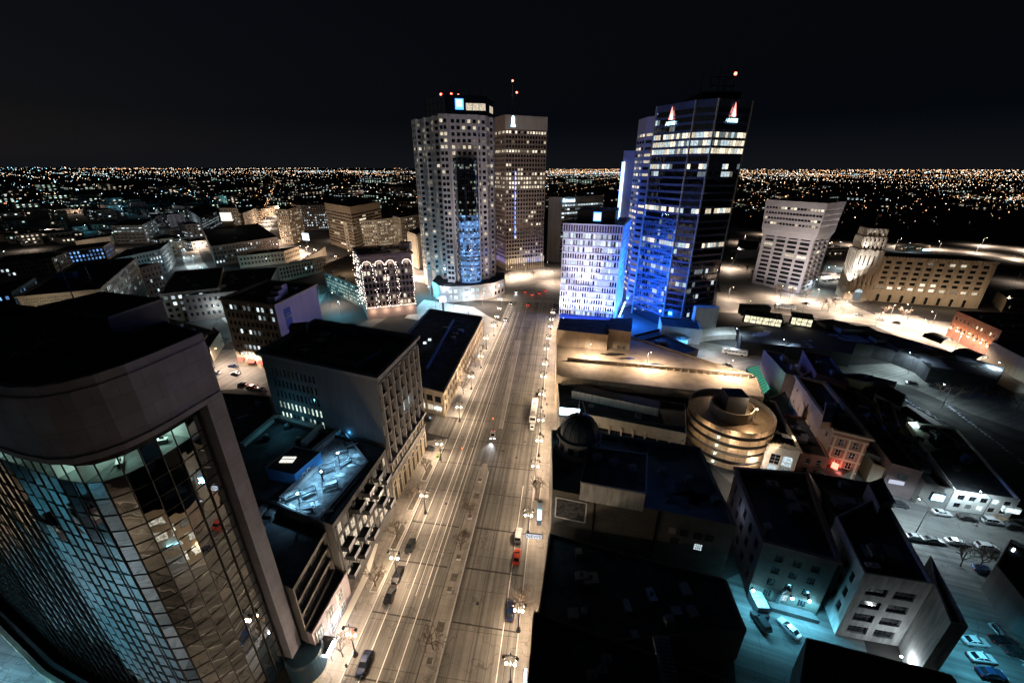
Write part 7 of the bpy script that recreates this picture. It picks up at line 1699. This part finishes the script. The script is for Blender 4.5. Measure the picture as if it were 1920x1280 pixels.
for i, (px, py, c_, kd, lb) in enumerate([(1685, 948, 'dark', 'sedan', 'dark car nearest the black roofs on the far side of the lower street'), (1764, 964, 'white', 'sedan', 'white car parked below the round blue sign'), (1812, 973, 'black', 'sedan', 'black car parked between two pale cars below the white shop building'), (1858, 980, 'silver', 'suv', 'silver wagon parked before the lit bay of the white shop building'), (1900, 990, 'dark', 'suv', 'dark car at the far right end of the upper parking row'),
                                      (1715, 1010, 'silver', 'sedan', 'pale car just left of the tall black curved lamp'), (1748, 1015, 'grey', 'sedan', 'grey car in the near row behind the tall black curved lamp'), (1790, 1018, 'white', 'sedan', 'white car in the near row of the lower street'), (1848, 1028, 'white', 'suv', 'white van at the right end of the near row')]):
    car(px, py, h1, c_, lb, kd, None, GL_)
GC = 'cars in the teal car park'
for px, py, c_, hd, lb in [(1826, 1205, 'white', h1 + .1, 'white car at the top of the teal corner car park'), (1838, 1236, 'white', h1 + .1, 'white car in the middle of the teal corner car park'), (1856, 1265, 'blue', h1 + .1, 'blue car at the bottom edge of the teal corner car park'), (1905, 1225, 'dark', h1, 'dark car beyond the rail of the teal corner car park'), (1880, 1205, 'black', h1, 'black car by the rail of the teal corner car park'), (1845, 1072, 'blue', h1 - .2, 'blue car alone in the dark patched lot')]: car(px, py, hd, c_, lb, 'sedan', None, GC)
car(1478, 1180, R(22), 'white', 'white car parked alone in the teal lit yard', 'sedan')
car(1425, 1168, R(10), 'dark', 'dark pick-up shaped car beside the container in the yard', 'suv')
GD = 'cars parked by the row of bare trees'
for px, c_, lb in ((1708, 'black', 'black car alone left of the bare trees'), (1750, 'dark', 'dark car under the first bare tree'), (1785, 'grey', 'grey car under the second bare tree'), (1815, 'black', 'black car right of the second bare tree')): car(px, 720 + (px - 1708) * .1, R(70), c_, lb, 'sedan', None, GD)
for px, py, c_, lb in ((406, 700, 'silver', 'silver car at the lit crossing behind the glass tower'), (436, 688, 'blue', 'blue car at the lit crossing behind the glass tower'), (442, 702, 'white', 'white car by the red awnings'), (455, 722, 'black', 'black car in the row below the red awnings'), (472, 727, 'red', 'red car in the row below the red awnings'), (488, 731, 'white', 'white car in the row below the red awnings')): car(px, py, R(75), c_, lb, 'sedan')
GP = 'cars in the riverside parking'
for i in range(22):
    px, py = rnd.uniform(1548, 1588), 0; k = i // 11; px = 1540 + (i % 11) * 6.0 + k * 6; py = 517 - (i % 11) * .6 + k * 10
    cc_ = rnd.choice(('dark', 'white', 'navy', 'silver', 'grey')); car(px, py, R(20), cc_, 'small %s car in the %s row of the pale riverside parking' % (cc_, ('far', 'near')[k]), 'sedan', None, GP)
for i in range(16): cc_ = rnd.choice(('dark', 'grey', 'navy')); car(1850 + i * 5.5, 570 + i * 1.0, R(20), cc_, '%s car parked beside the limestone offices, %s half of the row' % (cc_, 'left' if i < 8 else 'right'), 'sedan', None, 'cars behind the limestone offices')
for i, (px, py) in enumerate(((1460, 575), (1510, 570), (1610, 592), (1650, 600), (1680, 606), (1570, 560), (1420, 578), (1385, 500), (1700, 480))): car(px, py, R(60), ('white', 'dark', 'silver')[i % 3], 'small car on the wide warm lit boulevard', 'sedan', None, 'cars on the boulevard')
for i, (px, py) in enumerate(((1318, 688), (1345, 700), (1362, 686))): car(px, py, R(70), 'dark', 'dark car parked on the bus street, %s of three by the parking roof' % ('first', 'second', 'third')[i], 'sedan')
# buses
def bus(x, y, hd, name, label, L=12., lit=.4):
    t = thing(name, label, 'bus', (x, y, 0)); BW_ = paint('bus_white', (.8, .8, .78)); q = MB()
    prof = [(-1.25, .4), (-1.28, 1.2), (-1.25, 2.7), (-1.05, 3.0), (1.05, 3.0), (1.25, 2.7), (1.28, 1.2), (1.25, .4)]
    t.rotation_euler = (0, 0, hd)
    for (a_, b_) in zip(prof, prof[1:]): q.face([(a_[0], -L / 2, a_[1]), (a_[0], L / 2, a_[1]), (b_[0], L / 2, b_[1]), (b_[0], -L / 2, b_[1])], BW_)
    q.face([(p_[0], -L / 2, p_[1]) for p_ in prof], BW_); q.face([(p_[0], L / 2, p_[1]) for p_ in reversed(prof)], BW_); q.box((0, -L * .3, 3.0), (1.5, 1.8, .25), CONC); q.box((0, L * .2, 3.0), (1.2, 1.2, .15), CONC); q.build('body', t, (0, 0, 0))
    for sx in (-1, 1):
        for i in range(6):
            w_ = MB(); y0 = -L / 2 + .8 + i * (L - 1.6) / 6; y1 = y0 + (L - 1.6) / 6 - .15; w_.face([(sx * 1.3, y0, 1.5), (sx * 1.3, y1, 1.5), (sx * 1.29, y1, 2.5), (sx * 1.29, y0, 2.5)], LITC[2]); w_.build('window', t, (0, 0, 0))
        for y_ in (-L * .3, L * .33): w_ = MB(); w_.tube((sx * 1.0, y_, .5), (sx * 1.3, y_, .5), .5, .5, TYRE, 14); w_.build('wheel', t, (0, 0, 0))
    for sg in (-1, 1): w_ = MB(); w_.face([(-1.0, sg * (L / 2 + .02), 1.4), (1.0, sg * (L / 2 + .02), 1.4), (1.0, sg * (L / 2 + .02), 2.6), (-1.0, sg * (L / 2 + .02), 2.6)], DGL); w_.build('windscreen', t, (0, 0, 0))
    return t
x, y = at(1001, 775); bus(x, y, AH, 'avenue_bus', 'long white bus waiting at the right kerb of the avenue', 14)
x, y = at(1376, 664); bus(x, y, R(68), 'street_bus', 'white roofed bus on the bus street below the ramp canopy')
x, y = at(1472, 579); bus(x, y, R(68), 'boulevard_bus', 'pale bus on the boulevard in front of the flared office')
sh = thing('bus_shelter', 'glass bus shelter on the left pavement by the cream shops', 'bus shelter', (*AV(-39.5, 140), .13))
q = MB(); q.box((*AV(-39.5, 140), 2.7), (1.9, 9, .15), METALG, -TH); q.build('roof', sh)
for s_ in (136, 140, 144): q = MB(); q.bar((*AV(-40.3, s_), .13), (*AV(-40.3, s_), 2.7), .12, METAL); q.bar((*AV(-38.7, s_), .13), (*AV(-38.7, s_), 2.7), .12, METAL); q.build('post', sh)
# ------------------------------------------------------------------ median and pavement furniture
EARTH = mat('tree_pit_earth', (.13, .115, .095), .95, var=.4, scale=.8)
for i, s_ in enumerate((98, 92, 83.5, 78, 70.5, 65.5, 62, 54, 47)):
    x, y = AV(-21.9 + (i % 2) * .1, s_)
    if i % 2 == 0:
        t = thing('median_planter', 'low concrete planter box on the median, %s from its far end' % ords[i // 2 if i else 0].replace('nearest', 'first'), 'planter', (x, y, .15), 0, 'planters on the avenue median')
        q = MB(); q.box((x, y, .15), (1.1, 1.1, .8), CONCP, -TH, EARTH); q.box((x, y, .15), (1.2, 1.2, .15), CONC, -TH); q.build('box', t)
    else:
        q = MB(); q.box((x, y, .15), (1.5, 2.0, .012), EARTH, -TH); o = q.build('tree_pit', None, (x, y, .15)); tag(o, 'square dark earth tree pit in the median paving', 'tree pit', 'tree pits in the median')
for (a, s0, s1, lb) in ((-39.4, 84, 92, 'curved planting bed on the left pavement by the arched windows'), (-39.3, 71, 79, 'low walled planting bed beside the dark balcony block'), (-39.2, 59.5, 65, 'narrow earth bed next to the parked black cars'), (-39.4, 96, 104, 'far planting bed on the left pavement near the crossing'), (-3.9, 92, 101, 'planting strip on the right pavement beside the theatre')):
    t = thing('planting_bed', lb, 'planting bed', (*AV(a, s0), .13)); q = MB(); P = [AV(a - .9, s0), AV(a + .8, s0), AV(a + 1.0, s1 - 1), AV(a - .2, s1), AV(a - .9, s1)]
    q.prism(ccw(P), .13, .3, EARTH); q.build('soil', t); q = MB()
    for i in range(5): q.bar((*P[i], .33), (*P[(i + 1) % 5], .33), .22, CONCP)
    q.build('edging', t)
for px, py, lb, col in ((660, 1180 + 10, 'pink newspaper box on the left pavement by the near lamp', (.5, .2, .15)), (822, 857, 'green newspaper box at the left crossing corner', (.2, .3, .1))):
    x, y = at(px, py); t = thing('newspaper_box', lb, 'newspaper box', (x, y, .13)); q = MB(); q.box((x, y, .3), (.9, 1.5, .9), mat('box_paint_%d' % px, col, .5), -TH); q.build('cabinet', t); q = MB(); q.box((x, y, .13), (.6, 1.1, .17), METAL, -TH); q.build('foot', t)
x, y = at(650, 1250); q = MB(); q.lathe((x, y, .13), [(.22, 0), (.2, .5), (.25, .55), (.16, .8), (0, .9)], METAL, 10); q.tube((x - .3, y, .6), (x + .3, y, .6), .08, .08, METAL, 6); o = q.build('fire_hydrant', None, (x, y, .13)); tag(o, 'small dark fire hydrant on the near left pavement', 'hydrant')
for i, (a_, s_) in enumerate(((-15, 60), (-30, 88), (-12, 111), (-28, 115), (-17, 114), (-33, 120), (-10, 120), (-22, 118))):
    x, y = AV(a_, s_); q = MB(); q.lathe((x, y, .022), [(0, 0), (.42, 0)], METAL, 14); o = q.build('manhole_cover', None, (x, y, .02)); tag(o, 'round iron manhole cover in the avenue paving', 'manhole cover', 'manhole covers in the avenue')
# traffic signals
for px, py, rz, lb in ((828, 868, 0, 'traffic signal arm at the left crossing corner'), (925, 810, 0, 'traffic signal on the tip of the far median')):
    x, y = at(px, py); t = thing('traffic_signal', lb, 'traffic light', (x, y, .13)); q = MB(); q.tube((x, y, .13), (x, y, 6), .1, .08, METAL, 7)
    if px < 900: q.tube((x, y, 5.6), (x + 7, y, 6.2), .07, .05, METAL, 6)
    q.build('pole', t); xx = x + (7 if px < 900 else 0); q = MB(); q.box((xx, y, 5.4), (.4, .35, 1.1), mat('signal_yellow', (.45, .3, .03), .5)); q.build('signal_head', t); q = MB(); q.ball((xx, y - .2, 6.2), .12, REDL, 6); q.build('lens', t)
# container and yard things
x, y = at(1418, 1135); t = thing('skip_container', 'grey slope-roofed container beside the teal lit rear wall', 'container', (x, y, 0), 0); q = MB(); q.prism([(x - 1.3, y - 2.2), (x + 1.3, y - 2.4), (x + 1.5, y + 1.8), (x - 1.1, y + 2)], 0, 2.4, METALG, WHITEW); q.build('box', t); q = MB(); q.bar((x - 1.3, y - 2.2, 2.5), (x + 1.3, y - 2.4, 2.5), .15, METAL); q.build('lid_rail', t)
x, y = at(1425, 1150); t = thing('blue_waste_bin', 'blue waste skip in the yard beside the container', 'skip', (x, y, 0)); q = MB(); q.prism([(x - .9, y - 1.6), (x + .9, y - 1.6), (x + 1.0, y), (x - 1.0, y)], 0, 1.5, mat('skip_blue', (.05, .12, .3), .5), BLACK); q.build('bin', t)
# rails, fences on the right
for pts_, lb in (([(1690, 745), (1792, 808)], 'low snow-edged rail along the parking field, left one'), ([(1775, 758), (1925, 872)], 'low snow-edged rail along the parking field, right one'), ([(1862, 1172), (1935, 1255)], 'steel rail between rows of the teal car park')):
    a, b = at(*pts_[0]), at(*pts_[1]); t = thing('low_rail', lb, 'fence', (*a, 0)); n_ = 24; q = MB()
    for i in range(n_ + 1): p = lerp(a, b, i / n_); q.bar((*p, 0), (*p, .9), .12, METALG)
    q.build('posts', t)['kind'] = 'stuff'; q = MB(); q.bar((*a, .9), (*b, .9), .14, METALG); q.bar((*a, .45), (*b, .45), .1, METALG); q.build('rail', t)
    q = MB(); rs = random.Random(2)
    for i in range(n_): p = lerp(a, b, (i + .5) / n_); q.box((p[0] + rs.uniform(-.3, .3), p[1] + .5, .01), (rs.uniform(.6, 1.8), rs.uniform(.4, 1), .15), SNOW, rs.random())
    q.build('snow_edge', t)

# ------------------------------------------------------------------ bare trees
BARK = mat('winter_bark', (.11, .085, .065), .9, var=.3, scale=3)
def make_tree(seed, H=6.5):
    r = random.Random(seed); t = thing('bare_tree', '-', 'tree', (0, 0, 0)); tk = MB(); cr = MB()
    def grow(p, d, L, rad, lvl):
        q_ = p + d * L; (tk if lvl < 1 else cr).tube(p, q_, rad, rad * .65, BARK, 5 if lvl < 2 else 3, False)
        if lvl >= 5: return
        n = 3 if lvl else 5
        for i in range(n):
            ax = Vector((r.gauss(0, 1), r.gauss(0, 1), r.gauss(0, .5))).normalized(); d2 = (d + ax * r.uniform(.45, .85)).normalized(); d2.z = max(d2.z, -.05)
            grow(p + d * L * (1 if i == 0 else r.uniform(.6, 1)), d2, L * r.uniform(.58, .8), max(rad * .62, .026), lvl + 1)
    grow(Vector((0, 0, 0)), Vector((r.uniform(-.08, .08), r.uniform(-.08, .08), 1)).normalized(), H * .3, .13, 0)
    tk.build('trunk', t, (0, 0, 0)); cr.build('crown', t, (0, 0, 0)); return t
TR = [make_tree(s_) for s_ in (1, 2, 3, 4)]
tu = set()
def tree(px, py, k, sc, label, group, xy=None):
    x, y = xy or at(px, py); t = TR[k] if k not in tu else dup(TR[k], (0, 0, 0)); tu.add(k)
    t.location = (x, y, .1); t.rotation_euler = (0, 0, rnd.uniform(0, 6.28)); t.scale = (sc, sc, sc); t['label'] = label
    if group: t['group'] = group
GT = 'bare trees along the avenue'
for i, (a_, s_, lb) in enumerate([(-22, 49.5, 'bare tree on the median nearest the camera'), (-22, 73, 'small bare tree on the median beside the parked orange car'), (-22, 84, 'small bare tree on the median, farther one'), (-39.5, 46, 'bare shrubby tree by the near left kerb'), (-39.4, 74, 'bare tree in the walled bed by the balcony block'), (-39.4, 87, 'bare tree in the curved planting bed'), (-39.4, 61, 'bare tree in the narrow bed by the black cars'), (-39.4, 99, 'bare tree by the arched windows near the crossing'), (-4.2, 95, 'bare tree in the strip beside the theatre'), (-4.3, 60, 'bare tree on the right kerb'), (-39.5, 150, 'bare tree before the cream shops, first'), (-39.5, 162, 'bare tree before the cream shops, second'), (-39.5, 176, 'bare tree before the cream shops, third'), (-39.5, 188, 'bare tree before the cream shops, fourth')]):
    tree(0, 0, i % 4, (1.15 if i < 10 else 1.3), lb, GT, AV(a_, s_))
GU = 'bare trees on the boulevard verge'
for i, (px, py) in enumerate([(1552, 585), (1565, 578), (1580, 588), (1540, 580), (1625, 580), (1655, 592), (1690, 598), (1480, 558), (1455, 552), (1510, 560), (1400, 510), (1410, 520), (1640, 560)]): tree(px, py, i % 4, 1.5, 'tall bare tree on the boulevard verge, ' + ('in front of the limestone tower' if 1600 > px > 1530 else 'by the limestone offices' if px > 1600 else 'in front of the flared office' if px > 1430 else 'left of the flared office'), GU)
GV = 'bare trees beside the parking field'
for i, (px, py) in enumerate([(1760, 742), (1790, 748), (1840, 752), (1870, 758), (1905, 770), (1815, 748), (1835, 1065), (1800, 1062)]): tree(px, py, i % 4, 1.3, 'dark bare tree between the parking field and the pale street, %s from the left' % (ords[i] if i else 'first'), GV)
for i, (px, py) in enumerate([(425, 650), (440, 660), (640, 560), (660, 565), (1000, 520)]): tree(px, py, i % 4, 1.1, 'bare tree on a side street of the old quarter', 'bare trees in the old quarter')

# ------------------------------------------------------------------ people on the right pavement
def make_person():
    m_ = bpy.data.meshes.new('person'); P_ = dict(pel=(0, 0, .95), spi=(0, 0, 1.2), che=(0, 0, 1.42), nek=(0, .01, 1.54), hea=(0, .02, 1.68), top=(0, .02, 1.78),
        ls=(-.19, 0, 1.44), le=(-.25, .02, 1.16), lh=(-.24, .1, .92), rs=(.19, 0, 1.44), re=(.25, -.02, 1.16), rh=(.25, .04, .9), lhp=(-.1, 0, .9), lk=(-.11, .12, .5), lf=(-.11, .05, .08), lt=(-.11, .2, .04), rhp=(.1, 0, .9), rk=(.11, -.02, .5), rf=(.11, -.2, .1), rt=(.11, -.06, .04))
    rad = dict(pel=.15, spi=.14, che=.16, nek=.06, hea=.1, top=.08, ls=.08, le=.055, lh=.04, rs=.08, re=.055, rh=.04, lhp=.1, lk=.07, lf=.05, lt=.04, rhp=.1, rk=.07, rf=.05, rt=.04)
    E_ = [('pel', 'spi'), ('spi', 'che'), ('che', 'nek'), ('nek', 'hea'), ('hea', 'top'), ('che', 'ls'), ('ls', 'le'), ('le', 'lh'), ('che', 'rs'), ('rs', 're'), ('re', 'rh'), ('pel', 'lhp'), ('lhp', 'lk'), ('lk', 'lf'), ('lf', 'lt'), ('pel', 'rhp'), ('rhp', 'rk'), ('rk', 'rf'), ('rf', 'rt')]
    ks = list(P_); m_.from_pydata([P_[k] for k in ks], [(ks.index(a_), ks.index(b_)) for a_, b_ in E_], []); o = bpy.data.objects.new('tmp', m_); C.objects.link(o)
    sk = o.modifiers.new('s', 'SKIN'); sb = o.modifiers.new('u', 'SUBSURF'); sb.levels = 1; sb.render_levels = 1
    for i, k in enumerate(ks): m_.skin_vertices[0].data[i].radius = (rad[k], rad[k]); m_.skin_vertices[0].data[i].use_root = (k == 'pel')
    dg = bpy.context.evaluated_depsgraph_get(); dg.update(); me = bpy.data.meshes.new_from_object(o.evaluated_get(dg)); bpy.data.objects.remove(o)
    sk_ = mat('skin', (.35, .2, .14), .6); ct = mat('dark_coat', (.03, .03, .04), .9); jn = mat('dark_trousers', (.05, .06, .09), .9)
    for mm in (ct, jn, sk_): me.materials.append(mm)
    for p_ in me.polygons: p_.material_index = 2 if p_.center.z > 1.56 else (1 if p_.center.z < .9 and abs(p_.center.x) < .2 else 0)
    return me
PM = make_person()
for i, (px, py, rz, lb) in enumerate([(985, 757 + 10, 0, 'person in a dark coat walking on the right pavement by the bus'), (1022, 752, 2.8, 'person in a dark coat standing near the theatre-side wall'), (1025, 762, 2.9, 'second person in dark clothes walking just behind another near the wall'), (1020, 708, 0, 'person in dark clothes by a distant right kerb lamp'), (1028, 690, 3, 'person in dark clothes far up the right pavement')]):
    if px < 1000: px, py = 1018, 775
    x, y = at(px, py); o = bpy.data.objects.new('person', PM); C.objects.link(o); o.location = (x, y, .13); o.rotation_euler = (0, 0, rz); tag(o, lb, 'person')
# added fill lights for the ground that the glass tower mirrors
for x, y, z, p, c_ in ((-95, 0, 14, 16000, (.7, .85, .95)), (-70, -45, 14, 16000, (1, .72, .45)), (-150, 40, 12, 12000, TEAL), (-100, 30, 9, 6000, TEAL), (-128, 44, 8, 5000, TEAL), (-160, 60, 9, 14000, (1, .72, .45)), (-84, 34, 8, 2600, TEAL), (-100, 40, 8, 2600, (.35, .75, .95)), (-112, 44, 8, 2200, (.6, .8, .95)), (-75, 28, 8, 3500, (.6, .85, 1)), (-60, -10, 12, 7000, WARM), (-21, -30, 12, 4000, WARM), (-120, -60, 14, 8000, TEAL)): light('DOWN', (x, y, z), p, c_, .5, None, 'lot_fill_light')
sheet('left_street', [(-200, 40), (-92, 20), (-60, 10), (-60, 24), (-100, 34), (-125, 42), (-200, 75)], PLAZA, .02)

for px, py, k_, pw in [(1545, 520, 'c', 2600), (1580, 505, 'c', 2600), (1610, 515, 'c', 2000), (1520, 545, 'c', 1600), (1556, 472, 'w', 2600), (1575, 470, 'w', 2600), (1596, 472, 'w', 2600), (1640, 480, 'c', 3000), (1700, 472, 'c', 4000)]:
    x, y = at(px, py); tall(k_, x, y, rnd.uniform(0, 6), {'w': 'warm street light before the low depot behind the limestone tower', 'c': 'white lamp over the pale riverside parking'}[k_], pw, 1, 'lamps of the riverside parking', k_ == 'w')
